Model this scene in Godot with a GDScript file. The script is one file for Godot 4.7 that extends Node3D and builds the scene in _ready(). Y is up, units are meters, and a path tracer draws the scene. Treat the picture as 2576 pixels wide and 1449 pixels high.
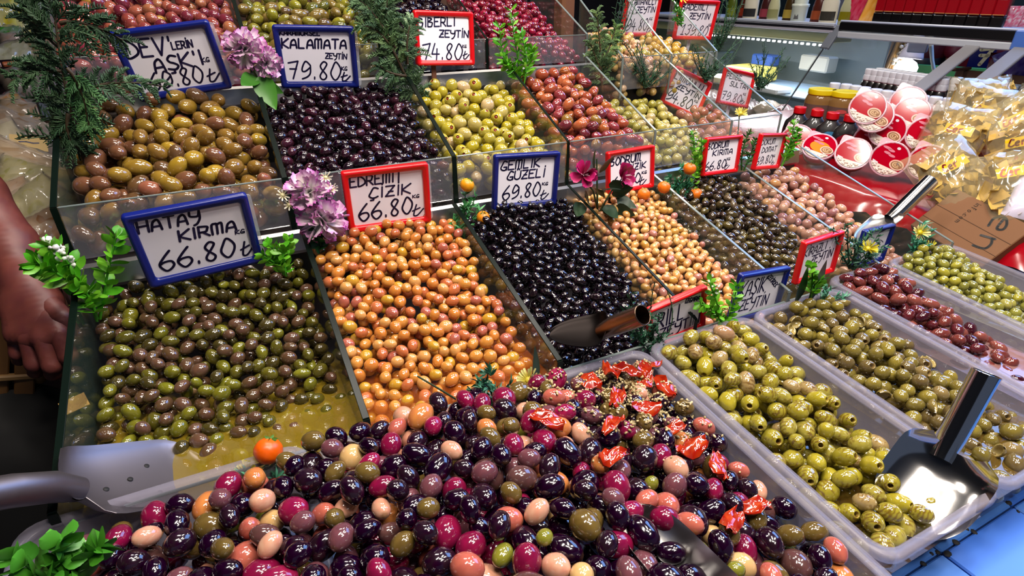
extends Node3D

var used := {}
var rng := RandomNumberGenerator.new()
var noise := FastNoiseLite.new()
var noise2 := FastNoiseLite.new()
var mats := {}

func _ready():
	# ---------------------------------------------------------------- camera, sky, lamps, exposure
	var cam := Camera3D.new()
	cam.name = "camera"
	cam.transform = Transform3D(Basis(Vector3(0.89684, -0.00440, 0.44232), Vector3(0.21055, 0.88366, -0.41811), Vector3(-0.38902, 0.46811, 0.79343)).orthonormalized(), Vector3(0, 0.36, 0))
	cam.fov = 2.0 * rad_to_deg(atan(724.5 / 1431.0))
	cam.near = 0.02
	cam.far = 60.0
	add_child(cam)
	cam.current = true
	var env := Environment.new()
	env.background_mode = Environment.BG_COLOR
	env.background_color = Color(0.50, 0.56, 0.68)
	env.background_energy_multiplier = 0.28
	env.tonemap_mode = Environment.TONE_MAPPER_LINEAR
	env.tonemap_exposure = 1.14
	env.sdfgi_enabled = true
	env.ssao_enabled = true
	env.ssil_enabled = true
	var we := WorldEnvironment.new()
	we.name = "surroundings"
	we.environment = env
	add_child(we)
	rng.seed = 7
	noise.seed = 3
	noise.frequency = 1.0
	noise2.seed = 11
	noise2.frequency = 1.0
	setup_materials()
	build_lamps()
	build_room()
	build_stall()
	build_trays()
	build_olives()
	build_signs()
	build_spoons()
	build_greens()
	build_neighbour()
	build_deli()
	build_leftside()
	build_people()

# ------------------------------------------------------------------ naming and tagging
func numbered(called: String) -> String:
	var k: int = used.get(called, -1) + 1
	used[called] = k
	return called if k == 0 else "%s_%03d" % [called, k]

func tag(o: Node, label := "", category := "", group := "", kind := "") -> void:
	if label != "": o.set_meta("label", label)
	if category != "": o.set_meta("category", category)
	if group != "": o.set_meta("group", group)
	if kind != "": o.set_meta("kind", kind)

func thing(called: String, label: String, category: String, at := Transform3D(), group := "") -> Node3D:
	var o := Node3D.new()
	o.name = numbered(called)
	o.transform = at
	add_child(o)
	tag(o, label, category, group)
	return o

# mesh + material as ONE MeshInstance3D; under the root it gets a number of its own
func put(called: String, m: Mesh, mat: Material, parent: Node = null, xf := Transform3D()) -> MeshInstance3D:
	var o := MeshInstance3D.new()
	o.mesh = m
	o.transform = xf
	if mat and m.get_surface_count(): o.set_surface_override_material(0, mat)
	if parent == null:
		o.name = numbered(called)
		add_child(o)
	else:
		o.name = called
		parent.add_child(o, true)
	return o

func solo(called: String, m: Mesh, mat: Material, label: String, category: String, xf := Transform3D(), group := "", kind := "") -> MeshInstance3D:
	var o := put(called, m, mat, null, xf)
	tag(o, label, category, group, kind)
	return o

# ------------------------------------------------------------------ mesh builder
class MB:
	var v := PackedVector3Array()
	var n := PackedVector3Array()
	var c := PackedColorArray()
	var ix := PackedInt32Array()
	var uv := PackedVector2Array()
	var col := Color.WHITE

	func tri(a: Vector3, b: Vector3, d: Vector3, out: Vector3) -> void:
		var nn := (b - a).cross(d - a)
		if nn.length_squared() < 1e-20: return
		nn = nn.normalized()
		if nn.dot(out) < 0.0:
			nn = -nn
			var t := b
			b = d
			d = t
		var k := v.size()
		v.append(a); v.append(d); v.append(b)
		for i in 3:
			n.append(nn); c.append(col)
			ix.append(k + i)

	func poly(p: Array, out: Vector3) -> void:
		for i in range(1, p.size() - 1):
			tri(p[0], p[i], p[i + 1], out)

	# a smooth grid of points rows x cols; wrap closes the columns
	func grid(p: Array, wrap := false, colors: Array = [], outward := true) -> void:
		var R := p.size()
		var C: int = p[0].size()
		var k := v.size()
		var nr := PackedVector3Array()
		nr.resize(R * C)
		var tris := PackedInt32Array()
		var cen := Vector3.ZERO
		for i in R:
			for j in C: cen += p[i][j]
		cen /= R * C
		var vol := 0.0
		for i in R - 1:
			for j in (C if wrap else C - 1):
				var j2 := (j + 1) % C
				var q := [i * C + j, i * C + j2, (i + 1) * C + j2, (i + 1) * C + j]
				var a: Vector3 = p[i][j]
				var b: Vector3 = p[i][j2]
				var d: Vector3 = p[i + 1][j2]
				var e: Vector3 = p[i + 1][j]
				for t in [[0, 1, 2, a, b, d], [0, 2, 3, a, d, e]]:
					var f: Vector3 = (t[4] - t[3]).cross(t[5] - t[3])
					if f.length_squared() < 1e-22: continue
					vol += (t[3] - cen).dot(f)
					for m in 3:
						nr[q[t[m]]] += f
						tris.append(q[t[m]])
		var flip := vol < 0.0 and outward
		# poles and seams: points that coincide share their normal
		for i in R:
			if p[i][0].distance_squared_to(p[i][C / 2]) < 1e-14:
				var s := Vector3.ZERO
				for j in C: s += nr[i * C + j]
				for j in C: nr[i * C + j] = s
		for i in R:
			for j in C:
				v.append(p[i][j])
				var w := nr[i * C + j].normalized()
				n.append(-w if flip else w)
				c.append(colors[i][j] if colors.size() else col)
		for t in range(0, tris.size(), 3):
			if flip:
				ix.append(k + tris[t]); ix.append(k + tris[t + 1]); ix.append(k + tris[t + 2])
			else:
				ix.append(k + tris[t]); ix.append(k + tris[t + 2]); ix.append(k + tris[t + 1])

	func tube(path: Array, radii: Array, seg := 6, cap := true, flat := 1.0, up := Vector3.UP) -> void:
		var rows := []
		var N := path.size()
		var last := Vector3.ZERO
		for i in N:
			var d: Vector3 = (path[mini(i + 1, N - 1)] - path[maxi(i - 1, 0)]).normalized()
			var s := d.cross(up)
			if i > 0 and last != Vector3.ZERO:
				s = last - d * last.dot(d)
			if s.length() < 0.05: s = d.cross(Vector3(0.31, 0.2, 0.93))
			s = s.normalized()
			last = s
			var u := s.cross(d)
			var row := []
			for j in seg:
				var a := TAU * j / seg
				row.append(path[i] + (s * cos(a) + u * sin(a) * flat) * radii[i])
			if i == 0 and cap:
				var r0 := []
				for j in seg: r0.append(path[0])
				rows.append(r0)
			rows.append(row)
			if i == N - 1 and cap:
				var r1 := []
				for j in seg: r1.append(path[i])
				rows.append(r1)
		grid(rows, true)

	# a tube left open at its far end (its rows may turn back inside)
	func tube_rows(path: Array, radii: Array, seg: int) -> void:
		var rows := []
		var d0: Vector3 = (path[1] - path[0]).normalized()
		var s := d0.cross(Vector3(0.2, 0.9, 0.35)).normalized()
		for i in path.size():
			var d: Vector3 = d0
			if i > 0 and (path[i] - path[i - 1]).dot(d0) > 0.002: d = (path[i] - path[i - 1]).normalized()
			d0 = d
			s = (s - d * s.dot(d)).normalized()
			var u := s.cross(d)
			var row := []
			for j in seg:
				var a := TAU * j / seg
				row.append(path[i] + (s * cos(a) + u * sin(a)) * radii[i])
			rows.append(row)
		grid(rows, true)

	# profile of [radius, height] turned about y
	func lathe(prof: Array, seg: int, xf := Transform3D(), sx := 1.0, sz := 1.0) -> void:
		var rows := []
		for q in prof:
			var row := []
			for j in seg:
				var a := TAU * j / seg
				row.append(xf * Vector3(q[0] * cos(a) * sx, q[1], q[0] * sin(a) * sz))
			rows.append(row)
		grid(rows, true)

	func box(xf: Transform3D, s: Vector3, b := 0.0) -> void:
		var h := s * 0.5
		b = minf(b, minf(h.x, minf(h.y, h.z)) * 0.9)
		var o := xf.origin
		for ax in 3:
			for sg in [-1.0, 1.0]:
				var u := (ax + 1) % 3
				var w := (ax + 2) % 3
				var p := []
				for q in [[-1, -1], [1, -1], [1, 1], [-1, 1]]:
					var t := Vector3.ZERO
					t[ax] = sg * h[ax]
					t[u] = q[0] * (h[u] - b)
					t[w] = q[1] * (h[w] - b)
					p.append(xf * t)
				poly(p, (p[0] + p[2]) * 0.5 - o)
		if b <= 0.0: return
		for ax in 3:
			var u := (ax + 1) % 3
			var w := (ax + 2) % 3
			for su in [-1.0, 1.0]:
				for sw in [-1.0, 1.0]:
					var p := []
					for q in [[-1, 0], [1, 0], [1, 1], [-1, 1]]:
						var t := Vector3.ZERO
						t[ax] = q[0] * (h[ax] - b)
						t[u] = su * (h[u] - (b if q[1] == 1 else 0.0))
						t[w] = sw * (h[w] - (0.0 if q[1] == 1 else b))
						p.append(xf * t)
					poly(p, (p[0] + p[2]) * 0.5 - o)
		for i in 8:
			var g := Vector3(1 if i & 1 else -1, 1 if i & 2 else -1, 1 if i & 4 else -1)
			var p := []
			for ax in 3:
				var t := Vector3(g.x * (h.x - b), g.y * (h.y - b), g.z * (h.z - b))
				t[ax] = g[ax] * h[ax]
				p.append(xf * t)
			tri(p[0], p[1], p[2], xf.basis * g)

	# outline in the xy plane, thickness along z from z0 to z1
	func prism(pts: PackedVector2Array, z0: float, z1: float, xf := Transform3D()) -> void:
		var t := Geometry2D.triangulate_polygon(pts)
		var bz := xf.basis.z
		for i in range(0, t.size(), 3):
			for e in [[z0, -1.0], [z1, 1.0]]:
				var q := []
				for m in 3: q.append(xf * Vector3(pts[t[i + m]].x, pts[t[i + m]].y, e[0]))
				tri(q[0], q[1], q[2], bz * e[1])
		var cw := Geometry2D.is_polygon_clockwise(pts)
		for i in pts.size():
			var a := pts[i]
			var b := pts[(i + 1) % pts.size()]
			var out2 := Vector2(b.y - a.y, a.x - b.x)
			if cw: out2 = -out2
			# is_polygon_clockwise counts in y-down screens; test the side instead
			var mid := (a + b) * 0.5 + out2.normalized() * 1e-5
			if Geometry2D.is_point_in_polygon(mid, pts): out2 = -out2
			poly([xf * Vector3(a.x, a.y, z0), xf * Vector3(b.x, b.y, z0), xf * Vector3(b.x, b.y, z1), xf * Vector3(a.x, a.y, z1)], xf.basis * Vector3(out2.x, out2.y, 0))

	# a leaf blade: pointed sheet along +y of xf, bent over by curl, folded by fold
	func leaf(xf: Transform3D, len: float, wid: float, curl := 0.3, fold := 0.25, blunt := 0.5, rows := 4) -> void:
		var p := []
		for i in rows + 1:
			var t := float(i) / rows
			var w := wid * 0.5 * pow(sin(PI * clampf(pow(t, blunt + 0.25) * 0.97 + 0.03, 0, 1)), 0.8) if i < rows else wid * 0.02
			if i == 0: w = wid * 0.1
			var a := curl * t
			var y := len * t * cos(a * 0.6)
			var z := len * t * sin(a * 0.6)
			p.append([xf * Vector3(-w, y, z + w * fold), xf * Vector3(0, y, z), xf * Vector3(w, y, z + w * fold)])
		grid(p, false, [], false)

	func mesh() -> ArrayMesh:
		var m := ArrayMesh.new()
		if v.size() == 0: return m
		var a := []
		a.resize(Mesh.ARRAY_MAX)
		a[Mesh.ARRAY_VERTEX] = v
		a[Mesh.ARRAY_NORMAL] = n
		a[Mesh.ARRAY_COLOR] = c
		a[Mesh.ARRAY_INDEX] = ix
		if uv.size() == v.size(): a[Mesh.ARRAY_TEX_UV] = uv
		m.add_surface_from_arrays(Mesh.PRIMITIVE_TRIANGLES, a)
		return m

func T(at: Vector3, rot := Vector3.ZERO, sc := Vector3.ONE) -> Transform3D:
	return Transform3D(Basis.from_euler(rot * PI / 180.0).scaled_local(sc), at)

# frame whose y axis runs along dir
func along(at: Vector3, dir: Vector3, spin := 0.0) -> Transform3D:
	var y := dir.normalized()
	var x := y.cross(Vector3(0.17, 0.31, 0.93)).normalized()
	if absf(y.dot(Vector3(0.17, 0.31, 0.93).normalized())) > 0.95: x = y.cross(Vector3.RIGHT).normalized()
	var z := x.cross(y)
	return Transform3D(Basis(x, y, z).rotated(y, spin), at)

func box_mesh(s: Vector3, b := 0.002) -> ArrayMesh:
	var m := MB.new()
	m.box(Transform3D(), s, b)
	return m.mesh()

func lin(c: Color) -> Color:
	return c.srgb_to_linear()

func hexc(h: String) -> Color:
	return Color.html(h)

func std(c: Color, rough := 0.5, metal := 0.0) -> StandardMaterial3D:
	var m := StandardMaterial3D.new()
	m.albedo_color = c
	m.roughness = rough
	m.metallic = metal
	return m

func vcol(rough: float, coat := 0.0) -> StandardMaterial3D:
	var m := std(Color.WHITE, rough)
	m.vertex_color_use_as_albedo = true
	if coat > 0.0:
		m.clearcoat_enabled = true
		m.clearcoat = coat
		m.clearcoat_roughness = 0.03
	return m

func pane(c: Color, a: float, rough := 0.03) -> StandardMaterial3D:
	var m := std(Color(c.r, c.g, c.b, a), rough)
	m.transparency = BaseMaterial3D.TRANSPARENCY_ALPHA
	return m

func setup_materials() -> void:
	mats.glass = pane(Color(0.45, 0.55, 0.48), 0.07)
	mats.acrylic = pane(Color(0.7, 0.7, 0.75), 0.09)
	mats.edge = std(Color(0.03, 0.075, 0.055), 0.3)
	mats.edge.metallic_specular = 0.3
	mats.edge_clear = std(Color(0.42, 0.46, 0.45), 0.15)
	mats.steel = std(Color(0.70, 0.69, 0.68), 0.28, 1.0)
	mats.polished = std(Color(0.80, 0.79, 0.78), 0.13, 1.0)
	mats.worn_steel = std(Color(0.50, 0.48, 0.50), 0.45, 1.0)
	mats.dark = std(Color(0.03, 0.03, 0.03), 0.6)
	mats.tray = pane(Color(0.62, 0.60, 0.66), 0.34, 0.3)
	mats.wood = std(Color(0.36, 0.20, 0.11), 0.6)
	mats.red_frame = std(Color(0.80, 0.03, 0.07), 0.28)
	mats.blue_frame = std(Color(0.04, 0.10, 0.42), 0.28)
	mats.card = std(Color(0.93, 0.92, 0.96), 0.45)
	mats.ink = std(Color(0.075, 0.05, 0.24), 0.5)
	mats.clear_sleeve = pane(Color(0.85, 0.87, 0.9), 0.3, 0.08)
	mats.skin_wet = vcol(0.13, 0.7)
	mats.skin_dark = vcol(0.11, 0.5)
	mats.matt = vcol(0.5)
	mats.plastic = vcol(0.35)
	mats.white_plastic = std(Color(0.85, 0.86, 0.9), 0.3)
	mats.leaf = vcol(0.4)
	mats.leaf.backlight_enabled = true
	mats.leaf.backlight = Color(0.25, 0.25, 0.25)
	mats.fern = vcol(0.6)

# ------------------------------------------------------------------ lamps
func build_lamps() -> void:
	# LED panels on cords over the stall, above the frame
	var glow := std(Color(1, 1, 1), 0.4)
	glow.emission_enabled = true
	glow.emission = Color(1.0, 0.96, 0.92)
	glow.emission_energy_multiplier = 3.0
	var face := box_mesh(Vector3(0.36, 0.004, 0.09), 0.001)
	var shell := box_mesh(Vector3(0.38, 0.026, 0.11), 0.004)
	var cm := MB.new()
	for x in [-0.15, 0.15]: cm.tube([Vector3(x, 0.02, 0), Vector3(x, 1.5, 0)], [0.003, 0.003], 6)
	var cords := cm.mesh()
	var spots := [[0.02, 1.15, -0.30, 20], [0.34, 1.2, -0.05, -35], [0.62, 1.15, -0.35, 50], [0.95, 1.2, -0.15, 10], [0.18, 1.25, -0.95, -20], [0.72, 1.25, -0.95, 35], [1.75, 1.25, -1.5, 80], [0.50, 1.2, 0.25, 15]]
	for s in spots:
		var t := thing("led_lamp_panel", "slim LED lamp panel hanging over the stall", "lamp", T(Vector3(s[0], s[1], s[2]), Vector3(0, s[3], 0)), "LED lamp panels")
		put("housing", shell, mats.dark, t, T(Vector3(0, 0.016, 0)))
		put("glowing_face", face, glow, t)
		put("cord", cords, mats.dark, t)
		var l := AreaLight3D.new()
		l.name = "panel_light"
		l.area_size = Vector2(0.36, 0.09)
		l.light_color = Color(1.0, 0.955, 0.91)
		l.light_energy = 0.60
		l.area_range = 8.0
		l.area_attenuation = 2.0
		l.shadow_enabled = true
		l.transform = T(Vector3(0, -0.006, 0), Vector3(-90, 0, 0))
		t.add_child(l)
	# the bright street side: a tall light panel in the open right end of the market
	var pm := std(Color(0.6, 0.75, 1.0), 0.5)
	pm.emission_enabled = true
	pm.emission = Color(0.42, 0.62, 1.0)
	pm.emission_energy_multiplier = 1.6
	var xf := Transform3D(Basis.looking_at(Vector3(-0.8, -0.55, 0.1), Vector3.UP), Vector3(3.3, 2.0, -0.9))
	solo("skylight_panel", box_mesh(Vector3(1.9, 1.5, 0.02), 0.0), pm, "bluish skylight panel high over the market aisle", "skylight", xf)
	var a := AreaLight3D.new()
	a.name = "skylight_lamp"
	a.area_size = Vector2(1.9, 1.5)
	a.light_color = Color(0.55, 0.72, 1.0)
	a.light_energy = 5.0
	a.area_range = 12.0
	a.shadow_enabled = true
	a.transform = xf.translated_local(Vector3(0, 0, -0.03))
	add_child(a)

func struct(called: String, m: Mesh, mat: Material, xf := Transform3D()) -> void:
	var o := put(called, m, mat, null, xf)
	tag(o, "", "", "", "structure")

func build_room() -> void:
	struct("floor", box_mesh(Vector3(9, 0.1, 9), 0.0), std(Color(0.3, 0.3, 0.31), 0.5), T(Vector3(1, -0.95, -1)))
	struct("ceiling", box_mesh(Vector3(9, 0.08, 9), 0.0), std(Color(0.5, 0.5, 0.5), 0.8), T(Vector3(1, 2.9, -1)))
	struct("wall_back", box_mesh(Vector3(9, 4, 0.1), 0.0), std(Color(0.22, 0.17, 0.14), 0.8), T(Vector3(1, 1, -5.0)))
	struct("wall_left", box_mesh(Vector3(0.1, 4, 9), 0.0), std(Color(0.3, 0.25, 0.2), 0.8), T(Vector3(-3.0, 1, -1)))
	struct("wall_right", box_mesh(Vector3(0.1, 4, 5), 0.0), std(Color(0.33, 0.43, 0.46), 0.8), T(Vector3(4.9, 1, -3.0)))
	# blue-lit ledge of square tiles in front of the trays: every tile its own piece
	var ledge := thing("tiled_ledge", "pale blue glossy square tiles along the stall front with dark joints", "ledge")
	var bed := MB.new()
	bed.box(T(Vector3(0.55, -0.108, -0.12)), Vector3(1.75, 0.03, 0.72), 0.0)
	put("mortar_bed", bed.mesh(), std(Color(0.035, 0.03, 0.035), 0.8), ledge)
	var tm := box_mesh(Vector3(0.1125, 0.012, 0.1125), 0.0015)
	var tmats := []
	for k in 3:
		var m := std(Color(0.20 + 0.03 * k, 0.42 + 0.03 * k, 0.80), 0.16)
		m.clearcoat_enabled = true
		tmats.append(m)
	for i in 15:
		for j in 6:
			var x := 0.488 + (i - 6) * 0.114 + 0.057
			var z := -0.1335 + (j - 2) * 0.114 - 0.057
			put("tile", tm, tmats[rng.randi() % 3], ledge, T(Vector3(x + rng.randf_range(-.0004, .0004), -0.0905 + rng.randf_range(-.0006, .0004), z), Vector3(0, rng.randf_range(-0.3, 0.3), 0)))
	var dirt := MB.new()
	for k in 60:
		var on_row := k % 2 == 0
		var x := 0.488 + (rng.randi() % 5 - 1) * 0.114 + (rng.randf_range(0, 0.114) if on_row else rng.randf_range(-.004, .004))
		var z := -0.1335 + (rng.randi() % 3 - 1) * 0.114 + (rng.randf_range(-.004, .004) if on_row else rng.randf_range(0, 0.114))
		var s := rng.randf_range(0.0015, 0.004)
		dirt.lathe([[0.0, 0.0012], [s * 0.7, 0.0009], [s, 0.0]], 7, T(Vector3(x, -0.0846, z), Vector3(0, rng.randf() * 360, 0)), rng.randf_range(0.5, 1.6))
	var d := put("grime", dirt.mesh(), std(Color(0.06, 0.05, 0.05), 0.7), ledge)
	tag(d, "", "", "", "stuff")

# ------------------------------------------------------------------ the stepped stall
const X1 := [-0.178, 0.057, 0.26, 0.445, 0.60, 0.779, 0.95]
const X2 := [-0.186, 0.05, 0.273, 0.458, 0.623, 0.79, 0.91]
const X3 := [-0.20, 0.052, 0.25, 0.44, 0.648]
const X4 := [0.685, 0.80, 0.915]

func side_plate(x: float, pts: Array, thick: float) -> Array:
	# [glass body, edge strip along the top and front] for a divider standing at x; pts are (z, y), first two = top edge front..back
	var g := MB.new()
	var pl := PackedVector2Array()
	for p in pts: pl.append(Vector2(p[0], p[1]))
	var xf := Transform3D(Basis(Vector3(0, 0, 1), Vector3(0, 1, 0), Vector3(-1, 0, 0)), Vector3(x, 0, 0))
	g.prism(pl, -thick * 0.5, thick * 0.5, xf)
	var e := MB.new()
	var a := Vector3(x, pts[0][1], pts[0][0])
	var b := Vector3(x, pts[1][1], pts[1][0])
	var dir := b - a
	var bas := Basis.looking_at(dir, Vector3.UP)
	e.box(Transform3D(bas, (a + b) * 0.5 + bas.y * 0.0006), Vector3(thick * 1.06, 0.0016, dir.length()), 0.0004)
	var c := Vector3(x, pts[3][1], pts[3][0])
	e.box(T((a + c) * 0.5 + Vector3(0, 0, 0.0006)), Vector3(thick * 1.06, absf(a.y - c.y), 0.0016), 0.0)
	return [g.mesh(), e.mesh()]

func glass_row(label: String, xs: Array, pts: Array, zf: float, ptop: float, pbot: float, dark: bool, panel := true) -> void:
	var r := thing("glass_bin_row", label, "display bins")
	for i in xs.size():
		var th := 0.006 if dark and i < 3 else 0.004
		var two := side_plate(xs[i], pts, th)
		var d := put("glass_divider", two[0], mats.glass, r)
		put("polished_edge", two[1], mats.edge if dark and i < 4 else mats.edge_clear, d)
		if panel and i + 1 < xs.size():
			var m := MB.new()
			m.box(T(Vector3((xs[i] + xs[i + 1]) / 2, (ptop + pbot) / 2, zf)), Vector3(xs[i + 1] - xs[i] - 0.008, ptop - pbot, 0.003), 0.0008)
			var f := put("front_panel", m.mesh(), mats.acrylic, r)
			var e := MB.new()
			e.box(T(Vector3((xs[i] + xs[i + 1]) / 2, ptop, zf)), Vector3(xs[i + 1] - xs[i] - 0.008, 0.0015, 0.0034), 0.0004)
			put("panel_edge", e.mesh(), mats.edge_clear, f)

func build_stall() -> void:
	glass_row("front row of glass-sided olive bins with dark green glass edges", X1, [[-0.418, 0.014], [-0.712, 0.093], [-0.712, -0.05], [-0.418, -0.07]], -0.418, 0.0, -0.07, true)
	glass_row("middle row of olive bins with clear acrylic fronts above steel rail", X2, [[-0.738, 0.152], [-0.965, 0.249], [-0.965, 0.085], [-0.738, 0.085]], -0.738, 0.152, 0.09, true)
	glass_row("topmost row of olive bins with acrylic fronts below the wooden posts", X3, [[-0.993, 0.279], [-1.22, 0.385], [-1.22, 0.22], [-0.993, 0.22]], -0.993, 0.279, 0.232, true)
	glass_row("pair of pale olive bins with sloping glass sides beside deli case", X4, [[-0.925, 0.243], [-1.08, 0.335], [-1.08, 0.17], [-0.925, 0.17]], -0.925, 0.243, 0.185, false)
	var b := thing("stall_stand", "stepped stainless steel stand carrying the olive bins", "stand")
	var m := MB.new()
	m.box(T(Vector3(0.39, -0.29, -0.57)), Vector3(1.15, 0.42, 0.31), 0.004)
	m.box(T(Vector3(0.36, -0.2, -0.86)), Vector3(1.13, 0.56, 0.27), 0.004)
	m.box(T(Vector3(0.24, -0.13, -1.12)), Vector3(0.92, 0.68, 0.25), 0.004)
	m.box(T(Vector3(0.80, -0.15, -1.02)), Vector3(0.26, 0.6, 0.16), 0.004)
	m.box(T(Vector3(0.47, -0.5, -0.22)), Vector3(1.3, 0.72, 0.4), 0.004)
	put("steps", m.mesh(), mats.worn_steel, b)
	for q in [[0.385, 0.086, -0.722, 1.15], [0.22, 0.228, -0.975, 0.88]]:
		var rm := MB.new()
		rm.box(T(Vector3(q[0], q[1] - 0.012, q[2]), Vector3(-12, 0, 0)), Vector3(q[3], 0.030, 0.012), 0.004)
		put("rail", rm.mesh(), mats.steel, b)
	var bk := MB.new()
	bk.box(T(Vector3(0.385, 0.035, -0.7185)), Vector3(1.13, 0.075, 0.003), 0.0)
	bk.box(T(Vector3(0.36, 0.165, -0.9705)), Vector3(1.09, 0.1, 0.003), 0.0)
	put("back_panel", bk.mesh(), std(Color(0.20, 0.20, 0.21), 0.4, 0.6), b)
	# wooden back boards and posts
	var w := thing("wooden_backboard", "brown timber boards and post behind the top row of bins", "boards")
	for k in 7:
		var x := -0.09 + k * 0.115
		put("board", box_mesh(Vector3(0.112, 0.75, 0.018), 0.003), std(Color(0.20, 0.10, 0.06).lerp(Color(0.30, 0.17, 0.10), rng.randf()), 0.65), w, T(Vector3(x, 0.55, -1.26), Vector3(0, 0, 0)))
	solo("wooden_post", box_mesh(Vector3(0.035, 0.8, 0.035), 0.006), std(Color(0.42, 0.26, 0.15), 0.6), "light brown wooden post right of the cherry red olives", "post", T(Vector3(0.672, 0.55, -1.12), Vector3(0, 12, 0)))

# ------------------------------------------------------------------ translucent plastic trays
const XT := [[-0.205, 0.003], [0.006, 0.362], [0.366, 0.520], [0.524, 0.682], [0.686, 0.806], [0.812, 0.965]]
const ZTB := -0.412
const ZTF := -0.122

func round_rect(w: float, h: float, r: float, n := 5) -> PackedVector2Array:
	var p := PackedVector2Array()
	for q in [[1, 1, 0.0], [-1, 1, 90.0], [-1, -1, 180.0], [1, -1, 270.0]]:
		for i in n + 1:
			var a := deg_to_rad(q[2] + 90.0 * i / n)
			p.append(Vector2(q[0] * (w * 0.5 - r) + r * cos(a), q[1] * (h * 0.5 - r) + r * sin(a)))
	return p

func ring3(w: float, h: float, r: float, y: float, n := 5) -> Array:
	var out := []
	for p in round_rect(w, h, r, n): out.append(Vector3(p.x, y, p.y))
	return out

func tray_mesh(w: float, d: float, h: float) -> Array:
	var r := 0.018
	var t := 0.0022
	var body := MB.new()
	body.grid([ring3(0.001, 0.001, 0.0004, -h), ring3(w - 0.032, d - 0.032, r, -h), ring3(w - 0.026, d - 0.026, r, -h + 0.004), ring3(w - 0.014, d - 0.014, r, -0.003),
		ring3(w - 0.014 - 2 * t, d - 0.014 - 2 * t, r - t, -0.003), ring3(w - 0.026 - 2 * t, d - 0.026 - 2 * t, r - t, -h + 0.005), ring3(0.001, 0.001, 0.0004, -h + 0.003)], true)
	var rim := MB.new()
	rim.grid([ring3(w - 0.016, d - 0.016, r - 0.001, -0.004), ring3(w - 0.004, d - 0.004, r, -0.008), ring3(w, d, r, -0.006), ring3(w, d, r, -0.001), ring3(w - 0.003, d - 0.003, r, 0.0015),
		ring3(w - 0.014, d - 0.014, r - 0.001, 0.0015), ring3(w - 0.018, d - 0.018, r - 0.002, -0.002), ring3(w - 0.016, d - 0.016, r - 0.001, -0.004)], true)
	return [body.mesh(), rim.mesh()]

func build_trays() -> void:
	var names := ["tray of mixed olives at the stall corner under the perforated scoop", "wide tray heaped with mixed dark and pink olives", "tray of grill-striped green olives holding the big shiny scoop",
		"tray of brownish green cracked olives behind the blue sign", "tray of dark red olives in milky brine", "tray of small light green olives beside the cardboard box"]
	for i in XT.size():
		var a: float = XT[i][0]
		var b: float = XT[i][1]
		var zb := ZTB if i > 0 else -0.425
		var zf := ZTF if i > 1 else -0.10
		if i >= 4: zb -= 0.02
		var tm := tray_mesh(b - a, zf - zb, 0.078)
		var xf := T(Vector3((a + b) / 2, tray_y((zf + zb) / 2), (zf + zb) / 2), Vector3(4, 0, 0))
		var t := thing("plastic_tray", "translucent white plastic " + names[i], "tray", xf)
		put("body", tm[0], mats.tray, t)
		put("rim", tm[1], mats.tray, t)

func tray_y(z: float) -> float:
	return -(z + 0.35) * 0.0699

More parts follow.
